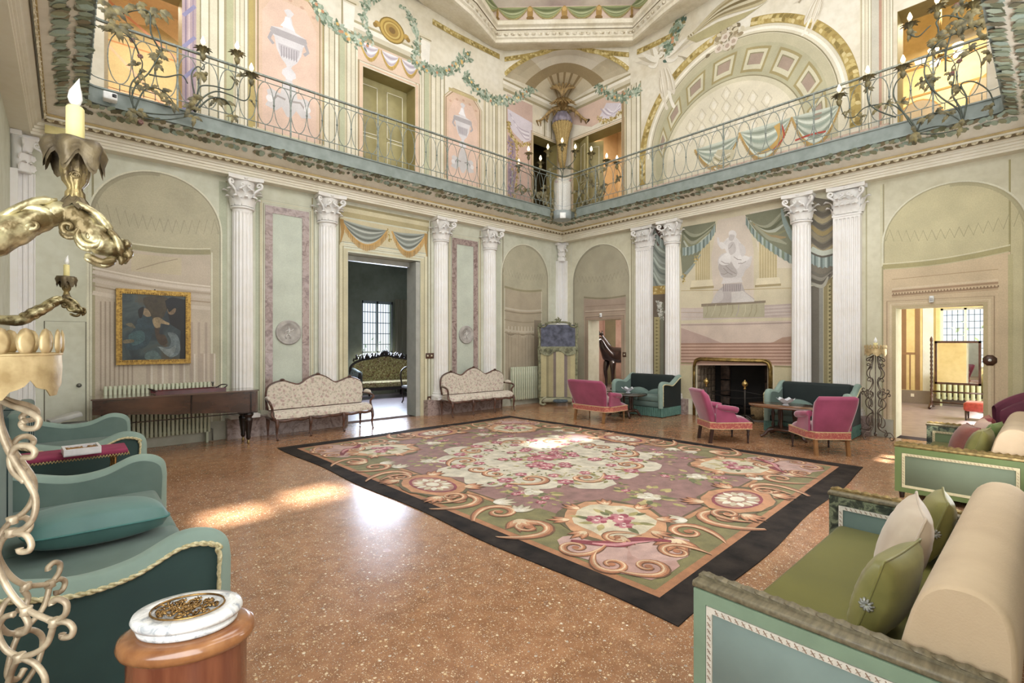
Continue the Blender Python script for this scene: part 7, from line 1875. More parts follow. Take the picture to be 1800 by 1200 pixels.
plaque(507, 583, .225, 'round grey relief plaque on the painted panel above the left floral settee'); plaque(819, 587, .215, 'round grey relief plaque on the painted panel above the right floral settee')
# ---- radiators
m_rad = M('celadon radiator enamel', '#c3c7ab', '#b4b99c', rough=.4, scale=5)
def radiator(base, dirv, L, z0, z1, n, label, d=.10, mat=None):
    t = empty('radiator', base, atan2(dirv.y, dirv.x), label, 'radiator'); mat = mat or m_rad; w = L/n
    b = MB()
    for yy in (d*.25, d*.75): b.rbox(-w*.36, yy-d*.2, 0, w*.36, yy+d*.2, z1-z0, w*.2, 2)
    b.rbox(-w*.5, d*.25, .03, w*.5, d*.75, .07, .01, 1); b.rbox(-w*.5, d*.25, z1-z0-.07, w*.5, d*.75, z1-z0-.03, .01, 1)
    o = b.build('section', mat, t); o.location = (w*.5, 0, z0)
    for k in range(1, n): share(o, 'section', t, Matrix.Translation((w*(k+.5), 0, z0)))
    v = MB(); v.lathe([(.012, 0), (.012, .05), (.02, .055), (.02, .08)], (L+.03, d*.5, z1-.08), 10); v.tube([(L, d*.5, z0+.05), (L+.03, d*.5, z0+.04), (L+.03, d*.5, .01)], .012, 7); v.build('valve', M('valve metal', '#8d8d84', rough=.4, metal=.6), t)
    if z0 > .03:
        for x in (w, L-w): f = MB(); f.box(x-.015, 0, 0, x+.015, d, z0+.01); f.build('foot', mat, t)
    return t
radiator((.38, YL-.16, 0), V((1, 0, 0)), 1.34, .16, .97, 25, 'long celadon radiator behind the piano, under the painting', d=.09)
radiator((8.28, YL-.19, 0), V((1, 0, 0)), 1.22, .14, .98, 16, 'celadon column radiator in the right-hand niche of the left wall, beside the screen', d=.12)

# ================================================================== painted fire screen in the corner
m_frm = M('celadon gilt carved frame', '#8f8f6c', '#5d5d42', rough=.6, scale=12, bmp=.4)
m_stripe = None
sx, sy = 9.36, 8.56
t = empty('painted_screen', (sx, sy, 0), rad(-43), 'tall rococo screen with painted landscape top and striped cloth, in the far corner', 'screen')
Ws = .98; b = MB()
b.tube(smooth_path([(-Ws/2, 0, .16), (-Ws/2+.01, 0, 1.0), (-Ws/2-.01, 0, 1.42), (-Ws/2+.02, 0, 1.6), (-Ws/2-.02, 0, 2.0)], 4), .028, 7); b.tube(smooth_path([(Ws/2, 0, .16), (Ws/2-.01, 0, 1.0), (Ws/2+.01, 0, 1.42), (Ws/2-.02, 0, 1.6), (Ws/2+.02, 0, 2.0)], 4), .028, 7)
b.tube(smooth_path([(-Ws/2, 0, 2.0), (-.34, 0, 2.02), (-.26, 0, 2.11), (0, 0, 2.13), (.26, 0, 2.11), (.34, 0, 2.02), (Ws/2, 0, 2.0)], 5), .026, 7)
b.tube([(-Ws/2, 0, .16), (Ws/2, 0, .16)], .03, 7)
def lump(x, z, s, n=5):
    for k in range(n): a = k*2*pi/n+x; b.tube([(x, -.01, z), (x+s*.6*cos(a), -.03, z+s*.6*sin(a)), (x+s*cos(a+.4), -.01, z+s*sin(a+.4))], [s*.35, s*.3, s*.1], 5)
for (x, z, s) in ((0, 2.17, .09), (-.46, 2.05, .07), (.46, 2.05, .07), (-.47, 1.45, .06), (.47, 1.45, .06), (-.48, 1.1, .04), (.48, 1.1, .04), (-.48, .8, .04), (.48, .8, .04), (-.48, 1.75, .05), (.48, 1.75, .05), (-.3, 2.08, .05), (.3, 2.08, .05)): lump(x, z, s)
b.build('carved_frame', m_frm, t)
b = MB(); b.box(-.44, -.005, 1.50, .44, .012, 2.06); pt_ = b.build('painted_panel', M('dusky painted landscape', '#5b5f74', '#2f3140', rough=.6, scale=7, detail=8), t)
b = MB(); b.box(-.46, -.004, .2, .46, .01, 1.52); b.build('backboard', m_frm, t)
p = Paint(lambda u, v, d: (u, -.006-d, v)); 
for (a, c, cc) in ((-.44, -.30, '#b8ac7c'), (-.30, -.24, '#8f8560'), (-.24, -.12, '#a99d72'), (-.12, -.05, '#7d6f66'), (-.05, .16, '#bdb184'), (.16, .24, '#7f716d'), (.24, .32, '#a89c74'), (.32, .44, '#b8ac7c')): p.rect(a, .2, c, 1.36, cc, 1)
p.m.build('striped_cloth', paintmat('striped cloth paint', rough=.9), t, recalc=False)
b = MB(); P_ = [(-.46, 1.5), (-.46, 1.34)]+[(q.x, q.y) for q in smooth_path([(-.46, 1.34, 0), (-.36, 1.28, 0), (-.22, 1.27, 0), (-.10, 1.36, 0), (0, 1.40, 0), (.10, 1.36, 0), (.22, 1.27, 0), (.36, 1.28, 0), (.46, 1.34, 0)], 4)]+[(.46, 1.5)]
b.prism(P_, .008, .03, lambda u, v, d: (u, -d, v)); 
for s in (1, -1):
    for k in range(2): b.tube([(s*(.26+.0*k)+.10*(1-i/16)*cos(i*.6+k*3)*s, -.036, 1.40+.07*(1-i/16)*sin(i*.6+k*3)) for i in range(14)], .010, 5)
b.build('carved_apron', m_frm, t)
b = MB(); 
for s in (1, -1): b.tube(smooth_path([(s*.3, 0, .2), (s*.42, -.05, .14), (s*.46, -.16, .06), (s*.40, -.24, .03), (s*.34, -.2, .05)], 4), .03, 7); b.tube([(s*.4, 0, .1), (s*.44, .2, .03)], .025, 6)
b.rbox(-.48, -.04, .06, .48, .06, .18, .03, 2); b.build('scrolled_feet', M('pale carved stone colour foot', '#a39f82', '#85815f', rough=.6, scale=8), t)
b = MB(); b.lathe([(0, 0), (.14, .01), (.2, .05), (.17, .09), (0, .10)], (.05, -.15, .05), 20, sx=1, sy=.6); q = b.build('foot_cushion', M('slate blue foot cushion', '#56646b', '#434f56', rough=.8), None); tag(q, 'slate blue oval cushion on the base of the painted screen', 'cushion'); q.parent = None; q.matrix_world = Matrix.Translation((sx, sy, .01)) @ Matrix.Rotation(rad(-43), 4, 'Z')

# ================================================================== fireplace
m_brass = M('old brass', '#8f7434', '#5f4a1e', rough=.3, metal=.85, scale=12)
m_brick = M('sooty firebrick', '#8d7a63', '#6a5947', rough=.85, scale=9); m_soot = M('soot black', '#1d1916', '#120f0e', rough=.9, scale=4)
ya_, yb_, zf = 3.80, 5.28, 1.15
t = empty('fireplace', (XR, 0, 0), 0, 'wide open fireplace with brass frame and tiled cheeks in the right wall', 'fireplace')
b = MB(); f_ = .0
b.box(.88, ya_, 0, .95, yb_, 1.25); bk = b.build('back_wall', m_soot, t)
b = MB(); b.box(.46, yb_-.0, 0, .88, yb_+.08, 1.25); b.box(.46, ya_-.08, 0, .88, ya_, 1.25); b.box(.46, ya_-.08, 1.2, .95, yb_+.08, 1.25); b.build('flue_box', m_soot, t)
b = MB(); b.box(.0, ya_-.0, .0, .9, yb_, .012); b.build('hearth', M('hearth stone', '#6b6158', '#4f4740', rough=.8, scale=5), t)
# splayed cheeks of tiles
ck = {}
def tile(nm, y, x, z, T): 
    global tile_o
for side, yy, sgn in (('l', yb_, -1), ('r', ya_, 1)):
    e_ = None; ang = 0
    for i in range(5):
        for j in range(8):
            x0_ = .02+i*.165; z0_ = .02+j*.143
            if 'o' not in ck: b = MB(); b.rbox(0, 0, 0, .158, .02, .136, .004, 1); ck['o'] = b.build('tile', m_brick, t); ck['o'].location = (x0_, yy-(.021 if sgn < 0 else 0), z0_)
            else: share(ck['o'], 'tile', t, Matrix.Translation((x0_, yy-(.021 if sgn < 0 else -.001), z0_)))
for i in range(3):
    for s in (0, 1):
        b = MB(); y = (ya_+.16+i*.0) if s == 0 else (yb_-.36); b.rbox(.80, y+.0, .05+i*.36, .875, y+.2, .38+i*.36, .01, 1); b.build('iron_plate', M('rusty cast plate', '#5a4536', '#33261f', rough=.7, scale=10), t)
b = MB(); P_ = smooth_path([(-.03, yb_+.05, 0), (-.03, yb_+.05, .6), (-.03, yb_+.05, zf-.08)], 2)+smooth_path([(-.03, yb_+.05, zf-.08), (-.03, yb_+.01, zf+.04), (-.03, yb_-.1, zf+.08)], 4)+[V((-.03, ya_+.1, zf+.08))]+smooth_path([(-.03, ya_+.1, zf+.08), (-.03, ya_-.01, zf+.04), (-.03, ya_-.05, zf-.08)], 4)+[V((-.03, ya_-.05, 0))]
b.tube(P_, .032, 10, flat=1.0); b.tube([V((-.005, 4.54+(q.y-4.54)*1.035, q.z*1.0+(.035 if q.z > .9 else 0))) for q in P_], .014, 6); b.build('brass_frame', m_brass, t)
b = MB(); rows_ = [V((-.02, ya_+.02, .0)), V((-.02, yb_-.02, .0))]
b.box(.30, ya_+.25, .20, .70, yb_-.25, .215)
for k in range(12): y = ya_+.28+(yb_-ya_-.56)*k/11; b.tube([(.30, y, .22), (.70, y, .22)], .011, 5)
b.tube(smooth_path([(.28, ya_+.22, .52), (.22, 4.54, .58), (.28, yb_-.22, .52)], 6), .012, 6); b.tube(smooth_path([(.28, ya_+.22, .47), (.2, 4.54, .42), (.28, yb_-.22, .47)], 6), .012, 6)
b.build('grate', M('cast iron grate', '#2b2622', '#1a1614', rough=.5, metal=.5, scale=8), t)
for i, y in enumerate((4.94, 4.14)):
    a_ = empty('andiron', (10.05, y, 0), 0, ('brass-balled iron andiron left, behind the first raspberry armchair', 'brass-balled iron andiron right, in front of the grate')[i], 'andiron')
    b = MB(); b.tube([(0, 0, .03), (0, 0, .68)], .018, 8); b.tube(smooth_path([(0, -.16, 0.01), (0, -.1, .1), (0, 0, .14), (0, .1, .1), (0, .16, .01)], 4), .018, 7); b.tube([(0, 0, .13), (.5, 0, .10), (.5, 0, .0)], .015, 6); b.build('shaft', M('wrought iron', '#3a332d', '#262019', rough=.5, metal=.4, scale=14), a_)
    b = MB(); b.lathe([(.02, .66), (.03, .68), (.018, .70), (.03, .72), (.055, .745), (.062, .775), (.05, .81), (.02, .83), (.012, .85), (.0, .86)], (0, 0, 0), 20); b.build('brass_ball', M('bright brass ball', '#c1a35c', '#93773b', rough=.25, metal=.9, scale=8), a_)
bk = empty('log_basket', (10.62, 4.10, .013), 0, 'tan wicker log basket inside the right of the fireplace', 'basket')
b = MB(); b.lathe([(.13, 0), (.15, .1), (.16, .24), (.15, .25), (.13, .1), (0, .02)], (0, 0, 0), 16, flute=.03, fn=8); b.build('woven_body', M('wicker', '#8f7447', '#6a5230', rough=.8, scale=50), bk)

# ================================================================== tables and crystal bowls
m_twood = wood('honey polished table top', '#8e5a2e', '#5a3218', stretch=(1, 6, 6), scale=1.4, coat=1.0); m_tdark = wood('dark polished top', '#34301f', '#211c14', stretch=(1, 6, 6), scale=1.4, coat=1.0)
def oval_table(x, y, rz, a, b_, h, top, label, n, dark=False):
    t = empty('oval_table', (x, y, 0), rz, label, 'table')
    m = MB(); m.lathe([(.96, h-.035), (.99, h-.03), (1.0, h-.015), (.99, h), (.0, h)], (0, 0, 0), 48, sx=a, sy=b_); m.build('tabletop', top, t)
    lw = M('turned table leg wood', '#4c2c1b', '#321b10', rough=.3, scale=7)
    pr = [(.012, .14), (.02, .17), (.028, .22), (.016, .26), (.024, .34), (.03, .42), (.018, .46), (.026, h-.06), (.026, h-.03)]
    for i in range(n):
        q = MB(); an = 2*pi*i/n+.3; q.lathe(pr, (a*.36*cos(an), b_*.36*sin(an), 0), 10); q.build('spindle', lw, t)
    q = MB(); q.lathe([(.9, .12), (1, .13), (1, .16), (.9, .17)], (0, 0, 0), 24, sx=a*.46, sy=b_*.46); q.build('platform', lw, t)
    for i in range(4):
        an = pi/4+i*pi/2; q = MB(); c, s = cos(an), sin(an)
        q.tube(smooth_path([(a*.3*c, b_*.3*s, .14), (a*.55*c, b_*.55*s, .13), (a*.68*c, b_*.68*s, .05), (a*.80*c, b_*.80*s, .02)], 4), [.035]*5+[.028]*4+[.02]*4, 8); q.build('leg', lw, t)
    return t
oval_table(8.93, 2.98, pi/2, .62, .40, .55, m_twood, 'honey oval table on turned spindles between the raspberry armchairs and green settee', 6)
oval_table(8.93, 6.22, pi/2, .50, .40, .51, m_tdark, 'dark oval table between crimson low settee and green settee, left of the fireplace', 5)
m_crys = M('cut crystal', '#eef0f4', '#e3e6ee', rough=.05, trans=.35, scale=10)
def bowl(x, y, z, label, s=1):
    b = MB(); rows = []
    for (r, h) in ((.02, .0), (.05, .005), (.03, .02), (.035, .03), (.07, .05), (.10, .08), (.12, .10), (.11, .095), (.06, .05), (.0, .035)):
        rows.append([V((s*r*(1+.10*(h > .06)*cos(i*pi/2))*cos(2*pi*i/24), s*r*(1+.10*(h > .06)*cos(i*pi/2))*sin(2*pi*i/24), s*(h+.018*(h > .07)*cos(i*pi/2+.3)))) for i in range(24)])
    b.grid(rows, False, closed_v=True); o = b.build('crystal_bowl', m_crys); o.location = (x, y, z); tag(o, label, 'bowl')
bowl(8.90, 3.0, .551, 'cut crystal bowl on the honey oval table', 1.1); bowl(9.0, 6.18, .511, 'cut crystal bowl on the dark oval table', 1.1)
# ---- tub chair at the right edge
m_mar = M('maroon velvet', '#6f2440', '#581a32', rough=.75, scale=3, sheen=.4)
t = empty('tub_chair', (9.35, .34, 0), rad(10), 'maroon velvet tub chair with embroidered strip, at the right edge', 'armchair')
b = MB(); rows = []
for i in range(25):
    a = rad(-30-120*0+ -180+ (240*i/24)); a = rad(150+240*i/24); hh = 1.0-.28*(abs(i-12)/12)**2.2
    row = [V((r_*cos(a), r_*sin(a)*.95, z)) for r_, z in ((.30, .36), (.31, hh-.05), (.33, hh-.01), (.36, hh), (.385, hh-.03), (.38, .6), (.34, .30), (.31, .30))]
    rows.append(row)
b.grid(rows, True); b.build('backrest', m_mar, t)
p_ = MB(); rows = []
for i in range(7):
    a = rad(255+30*(i-3)/3); rows.append([V(((.30-.005+0)*cos(a), (.30-.005)*sin(a)*.95, z)) for z in (.45, .97)])
p_.grid(rows, True); p_.build('embroidered_strip', floral('red green embroidery', '#c9b27d', ['#a8403a', '#6f7d46'], scale=14), t)
p_ = MB(); 
for k in range(4): a = rad(45+90*k); p_.__init__(); p_.lathe([(.014, 0), (.024, .28)], (.27*cos(a), .27*sin(a), 0), 8); p_.build('leg', m_dleg, t)
b = MB(); b.lathe([(.30, .27), (.33, .30), (.32, .40), (.22, .44), (0, .45)], (0, 0, 0), 28); b.build('seat', m_mar, t)
# ================================================================== small fittings
m_wp = M('white plastic', '#e9e9e6', rough=.4); m_bk = M('brown bakelite', '#5a3a28', '#47301f', rough=.4, scale=10)
def sensor(loc, rz, label):
    t = empty('alarm_sensor', loc, rz, label, 'sensor'); b = MB(); b.rbox(-.03, -.05, -.055, .03, 0, .055, .012, 2); b.build('housing', m_wp, t); b = MB(); b.rbox(-.02, -.056, -.03, .02, -.045, .02, .005, 1); b.build('lens', M('grey lens', '#b9b9b6', rough=.2), t)
y_, z_ = onX(1057, 553); sensor((XR, y_, z_), -pi/2, 'small white sensor box above the horse room doorway')
y_, z_ = onX(1638, 525); sensor((XR, y_, z_), -pi/2, 'small white sensor box above the yellow room doorway')
sensor((XS, 5.9, 2.25), pi/2, 'small white sensor box on the side wall behind the far gilded arm')
def plate(loc, rz, n, label, oct_=False):
    t = empty('switch_plate', loc, rz, label, 'switch'); b = MB(); w = .05*n
    if oct_: b.lathe([(.085, 0), (.085, .008), (.0, .01)], (0, 0, 0), 8, T=Matrix.Rotation(pi/2, 4, 'X') @ Matrix.Rotation(pi/8, 4, 'Z'))
    else: b.rbox(-w, -.012, -.06, w, 0, .06, .01, 2)
    b.build('backplate', m_bk, t)
    for i in range(n):
        b = MB(); x = -w+.1*(i+.5) if not oct_ else 0; b.lathe([(.022, 0), (.018, .012), (.0, .014)], (0, 0, 0), 10, T=Matrix.Translation((x, -.01, 0)) @ Matrix.Rotation(pi/2, 4, 'X')); b.build('button', m_wp if oct_ else M('ivory button', '#d9cfae', rough=.4), t)
x_, z_ = onY(758, 624); plate((x_, YL-.004, z_), 0, 3, 'brown triple light switch plate right of the salon doorway')
x_, z_ = onY(754, 700); plate((x_, YL-.004, z_), 0, 1, 'brown single socket low beside the right floral settee')
y_, z_ = onX(1098, 622); plate((XR-.004, y_, z_), -pi/2, 1, 'brown single switch right of the horse doorway')
y_, z_ = onX(1740, 632); plate((XR-.004, y_, z_), -pi/2, 1, 'brown octagonal switch plate right of the yellow room doorway', True)
# jib door cut in the painted wall at left, with a round lock
p = Paint(frL, .003); xa, za = onY(78, 563); xb_, _ = onY(151, 563)
p.ribbon([(xa, .3), (xa, za), (xb_, za), (xb_, .3)], .012, '#7d7a66', 0); p.build('jib_door_joint', wall_left)
x_, z_ = onY(139, 676); b = MB(); b.lathe([(.03, 0), (.03, .006), (.012, .01), (.02, .03), (.0, .036)], (0, 0, 0), 12, T=Matrix.Translation((x_, YL, z_)) @ Matrix.Rotation(pi/2, 4, 'X')); b.build('door_knob', M('valve metal'), wall_left)
x_, z_ = onY(100, 243, YL-.3); b = MB(); b.rbox(x_-.12, YL-.30, SO+.02, x_+.12, YL-.255, SO+.13, .004, 1); tag(b.build('junction_box', m_wax), 'small cream box fixed on the cornice above the nearest candle', 'box')
# wall camera at gallery corner
x_, z_ = onY(193, 172, 8.48); t = empty('security_camera', (x_, 8.46, z_), rad(0), 'white security camera box clipped to the left gallery corner', 'camera')
b = MB(); b.rbox(-.075, -.09, -.05, .075, .05, .05, .015, 2); b.build('housing', m_wp, t); b = MB(); b.rbox(.02, -.10, -.015, .065, -.085, .03, .004, 1); b.build('lens', M('black lens', '#15161a', rough=.1), t); b = MB(); b.tube([(0, .05, 0), (0, .10, -.03)], .012, 6); b.build('bracket', m_wp, t)
# ================================================================== wrought iron flower candelabra on the gallery edge
m_leafi = M('bronze green painted leaf', '#7d7040', '#4a4631', rough=.5, scale=12, metal=.25)
m_stem = M('dark green iron stem', '#4d5648', '#363c33', rough=.5, scale=12, metal=.2)
m_flower = M('faded red tin flower', '#8a4a42', '#6b5a50', rough=.6, scale=20)
m_flame = M('lit flame bulb', '#fff0d0', emit='#ffdca0', estr=9)
def iron_cand(name, label, to3, nrm, stems, cups, leaves_, flowers, sc=1.0):
    """to3(px, py) -> point on the plane of the candelabrum; nrm faces the hall"""
    t = empty(name, to3(*stems[0][0]), 0, label, 'candelabrum'); o = V(t.location); nrm = V(nrm).normalized()
    for i, s in enumerate(stems):
        n = len(s); P_ = [V(to3(*q))-o+nrm*(.06*sin(pi*k/(n-1))*(1 if i % 2 else .6)) for k, q in enumerate(s)]
        Q = smooth_path(P_, 5); b = MB(); b.tube(Q, [.012*sc-.005*sc*k/(len(Q)-1) for k in range(len(Q))], 6); b.build('branch', m_stem, t)
    rt = nrm.cross(V((0, 0, 1))).normalized()
    def tin_leaf(b, p, d, L, W):
        d = d.normalized(); side = d.cross(nrm).normalized(); rows = []
        for k in range(8):
            q = k/7; c = p+d*L*q+nrm*(.25*L*sin(pi*q))-V((0, 0, .25*L*q*q)); w = W*sin(pi*min(1, .12+q*.88))*(1.0 if k % 2 else .62)
            rows.append([c-side*w-nrm*.3*w, c+nrm*.1*w, c+side*w-nrm*.3*w])
        b.grid(rows, True)
    for (px, py, n, s) in leaves_:
        b = MB(); p = V(to3(px, py))-o
        for k in range(n):
            a = R.uniform(0, 6.28); tin_leaf(b, p+nrm*.02, rt*cos(a)+V((0, 0, sin(a))), s*R.uniform(.8, 1.2), s*.26)
        b.build('leaf_spray', m_leafi, t)
    for (px, py) in flowers:
        b = MB(); p = V(to3(px, py))-o+nrm*.03
        for k in range(7): a = k*.9; b.tube([p, p+(rt*cos(a)+V((0, 0, sin(a))))*.03+nrm*.015], [.012, .012], 5)
        b.build('tin_flower', m_flower, t)
    sc *= 1.45
    for (px, py, lit) in cups:
        p = V(to3(px, py))-o+nrm*.03; b = MB()
        for k in range(9):
            a = 2*pi*k/9; d = V((cos(a), sin(a), 0)); rows = []
            for j in range(5): q = j/4; c = p+d*(.012+.075*q**1.4)*sc+V((0, 0, (-.02+.10*q-.06*q**3)*sc)); w = .022*sc*sin(pi*(.15+.8*q)); e_ = V((-d.y, d.x, 0)); rows.append([c-e_*w, c+V((0, 0, -.004)), c+e_*w])
            b.grid(rows, True)
        b.lathe([(.004, -.10*sc), (.022*sc, -.075*sc), (.03*sc, -.04*sc), (.014*sc, -.015*sc)], p, 10); c_ = b.build('flower_cup', m_leafi, t)
        b = MB(); b.lathe([(.014*sc, -.01), (.014*sc, .07*sc)], p, 8); b.build('candle_tube', M('ivory candle tube', '#d9cfae'), c_)
        b = MB(); b.lathe([(.006*sc, .07*sc), (.019*sc, .085*sc), (.022*sc, .10*sc), (.014*sc, .125*sc), (.004*sc, .15*sc)], p, 10); b.build('flame_bulb', m_flame, c_)
    return t
gl = lambda px, py: V((onY(px, py, YL-GO-.10)[0], YL-GO-.10, onY(px, py, YL-GO-.10)[1]))
gr_ = lambda px, py: V((XR-GO-.10, onX(px, py, XR-GO-.10)[0], onX(px, py, XR-GO-.10)[1]))
iron_cand('iron_candelabrum', 'iron flower candelabrum with three lit candles on the left corner of the gallery', gl, (0, -1, 0),
  [[(236, 194), (232, 170), (240, 148), (260, 130), (274, 108), (283, 90), (280, 62), (270, 38), (255, 22), (238, 8)], [(236, 194), (262, 200), (295, 203), (322, 200), (338, 192)], [(236, 196), (255, 208), (300, 210), (345, 200)],
   [(338, 192), (341, 168), (337, 148), (336, 130), (346, 119), (356, 124), (358, 114), (352, 108)], [(338, 192), (346, 168), (352, 152), (375, 152), (402, 158), (411, 146), (414, 125), (416, 106)],
   [(340, 194), (356, 172), (378, 162), (402, 168), (426, 178), (437, 170), (440, 150)], [(236, 190), (228, 165), (232, 145), (246, 130), (250, 112), (246, 100)], [(246, 100), (238, 82), (228, 68), (205, 52), (190, 45)], [(262, 130), (290, 136), (318, 132), (330, 146)],
   [(283, 90), (265, 60), (262, 25), (240, 20), (215, 24)], [(236, 194), (252, 160), (272, 155), (292, 165), (308, 184)], [(342, 196), (368, 174), (392, 176), (404, 188), (410, 206)]],
  [(356, 91, 1), (416, 98, 1), (441, 136, 1)],
  [(235, 196, 5, .13), (242, 200, 4, .12), (335, 190, 6, .14), (345, 175, 5, .14), (265, 158, 4, .13), (285, 162, 4, .13), (302, 180, 4, .12), (378, 176, 5, .12), (398, 182, 4, .12), (410, 204, 4, .10), (350, 128, 4, .11), (362, 134, 4, .10), (280, 100, 5, .13), (276, 112, 4, .13), (283, 88, 4, .10), (410, 140, 4, .09), (424, 134, 4, .09),
   (240, 115, 4, .10), (245, 128, 4, .10), (240, 148, 4, .10), (262, 25, 6, .16), (240, 12, 6, .18), (280, 20, 6, .16), (205, 45, 6, .16), (192, 30, 6, .16), (218, 52, 5, .13), (228, 62, 4, .10), (196, 12, 6, .18), (443, 180, 3, .08), (340, 205, 4, .12), (190, 55, 5, .14)], [(232, 72), (246, 100), (247, 215)])
iron_cand('iron_candelabrum', 'iron flower candelabrum with lit candles on the right corner of the gallery', gr_, (-1, 0, 0),
  [[(1612, 230), (1650, 222), (1690, 222)], [(1612, 234), (1650, 236), (1688, 226)], [(1612, 230), (1625, 206), (1652, 198), (1676, 204), (1692, 216)], [(1692, 214), (1684, 192), (1655, 172), (1634, 150), (1626, 128), (1632, 100), (1648, 78), (1680, 60), (1712, 46), (1740, 30)],
   [(1612, 228), (1596, 205), (1570, 184), (1545, 184), (1520, 190), (1502, 206), (1484, 202), (1476, 178)], [(1575, 205), (1545, 195), (1528, 180), (1526, 150), (1526, 135)], [(1609, 228), (1590, 200), (1572, 170), (1576, 146), (1590, 130), (1588, 118)],
   [(1600, 48), (1602, 62), (1616, 66), (1632, 50), (1636, 44)], [(1692, 214), (1688, 190), (1674, 165), (1678, 135), (1674, 120), (1690, 104), (1712, 90), (1738, 78)], [(1648, 78), (1650, 52), (1647, 40), (1662, 30), (1690, 34), (1720, 48), (1740, 40)],
   [(1662, 125), (1664, 90), (1675, 55), (1685, 45)], [(1692, 214), (1700, 175), (1690, 150), (1712, 145), (1738, 160), (1748, 185)], [(1680, 5), (1684, 30), (1700, 48), (1730, 42)]],
  [(1476, 172, 1), (1526, 140, 1), (1588, 122, 1), (1600, 48, 1), (1648, 18, 1), (1712, 12, 1)],
  [(1609, 232, 5, .13), (1690, 222, 6, .14), (1626, 206, 4, .12), (1645, 198, 4, .13), (1668, 202, 4, .12), (1545, 190, 5, .11), (1560, 182, 4, .10), (1515, 205, 4, .10), (1490, 196, 4, .09), (1585, 180, 5, .11), (1527, 155, 4, .09), (1630, 140, 5, .13), (1640, 145, 5, .13), (1620, 145, 4, .11), (1640, 85, 5, .13), (1650, 70, 6, .15), (1666, 55, 6, .13), (1690, 60, 5, .12), (1600, 58, 4, .10), (1675, 150, 5, .11), (1682, 165, 4, .10), (1672, 130, 4, .10),
   (1700, 30, 7, .17), (1715, 15, 7, .17), (1722, 45, 6, .15), (1690, 12, 6, .15), (1705, 90, 5, .13), (1728, 70, 5, .13), (1740, 95, 5, .13), (1735, 30, 6, .15), (1650, 10, 5, .12), (1742, 190, 5, .11), (1690, 40, 6, .15), (1480, 160, 4, .08)], [(1687, 108), (1674, 130), (1682, 10)])
dq = V((CY, SY, 0)); q0 = V((XR-GO-.18, YL-GO-.18, 0)).dot(dq)
gc = lambda px, py: V((0, 0, EYE))+ray(px, py)*q0
iron_cand('iron_candelabrum', 'largest iron candelabrum, nine lit candles, at the far corner of the gallery', gc, (-CY, -SY, 0),
  [[(966, 380), (950, 368), (940, 350), (936, 330), (934, 310), (918, 300), (911, 296)], [(966, 380), (944, 360), (938, 335), (940, 315), (930, 300), (929, 276)], [(966, 378), (960, 350), (950, 325), (948, 300), (950, 290)],
   [(988, 318), (986, 300), (975, 292), (963, 280), (963, 272)], [(988, 318), (990, 296), (988, 280), (988, 262)], [(988, 298), (1002, 290), (1010, 280), (1011, 272)],
   [(1010, 380), (1026, 360), (1044, 345), (1052, 325), (1048, 300), (1040, 292), (1036, 284), (1038, 276)], [(1010, 380), (1040, 365), (1055, 345), (1060, 320), (1066, 300), (1066, 288)], [(1010, 382), (1050, 366), (1060, 345), (1068, 325), (1086, 318), (1090, 306), (1084, 292)],
   [(1010, 378), (1016, 350), (1028, 330), (1034, 310), (1030, 305)], [(962, 310), (970, 298), (985, 296), (1000, 296), (1018, 302), (1028, 312)], [(966, 376), (975, 350), (972, 335), (965, 340)], [(905, 330), (915, 324), (925, 332), (934, 348)], [(988, 384), (988, 350), (989, 318)]],
  [(912, 294, 1), (929, 272, 1), (950, 288, 1), (963, 268, 1), (988, 257, 1), (1011, 268, 1), (1039, 272, 1), (1066, 284, 1), (1084, 288, 1)],
  [(966, 372, 6, .18), (1012, 372, 6, .18), (940, 340, 5, .18), (955, 345, 6, .2), (1050, 345, 5, .18), (1058, 325, 5, .17), (913, 332, 5, .15), (925, 335, 4, .15), (972, 298, 4, .15), (1000, 296, 4, .15), (1030, 310, 5, .17), (1016, 335, 5, .17), (1085, 312, 4, .13), (950, 365, 5, .17), (1030, 360, 6, .2), (1062, 300, 4, .13), (965, 355, 6, .19), (960, 330, 4, .15), (1040, 320, 5, .17)], [(978, 319), (1002, 317)], sc=1.0)
# clear tube on a grey base at the far corner
ctr = gc(988, 384); ct = V((ctr.x-.1, ctr.y-.1, 0)); zb = gc(988, 388).z; zm = gc(988, 374).z; ztp = gc(988, 320).z
t = empty('display_tube', (ct.x, ct.y, zb), 0, 'clear cylinder on a pale grey base fixed at the far corner of the gallery', 'light fitting')
b = MB(); b.lathe([(.22, 0), (.22, zm-zb), (.0, zm-zb+.002)], (0, 0, 0), 24); b.build('base', M('pale grey base', '#9aa3a3', '#8c9696', rough=.4), t)
m_gl, nt, lk, bb = newmat('clear acrylic'); bb.inputs['Base Color'].default_value = (.93, .96, .96, 1); bb.inputs['Roughness'].default_value = .02; bb.inputs['Alpha'].default_value = .22; bb.inputs['Specular IOR Level'].default_value = .6
b = MB(); b.lathe([(.215, zm-zb+.004), (.215, ztp-zb)], (0, 0, 0), 28, smooth=True); b.f = [f for f in b.f if len(f) == 4]; b.mi = b.mi[:len(b.f)]; b.sm = [True]*len(b.f); b.c = b.c[:len(b.f)]; b.build('tube', m_gl, t)
b = MB(); b.lathe([(.06, .06), (.05, .08), (.0, .085)], (-.18, -.18, 0), 12); 
b = MB(); b.rbox(-.07, -.07, 0, .07, .07, .012, .004, 1, T=Matrix.Translation((-.158, -.158, .06)) @ Matrix.Rotation(rad(-45), 4, 'Z') @ Matrix.Rotation(pi/2, 4, 'X')); b.build('white_plate', m_wp, t)

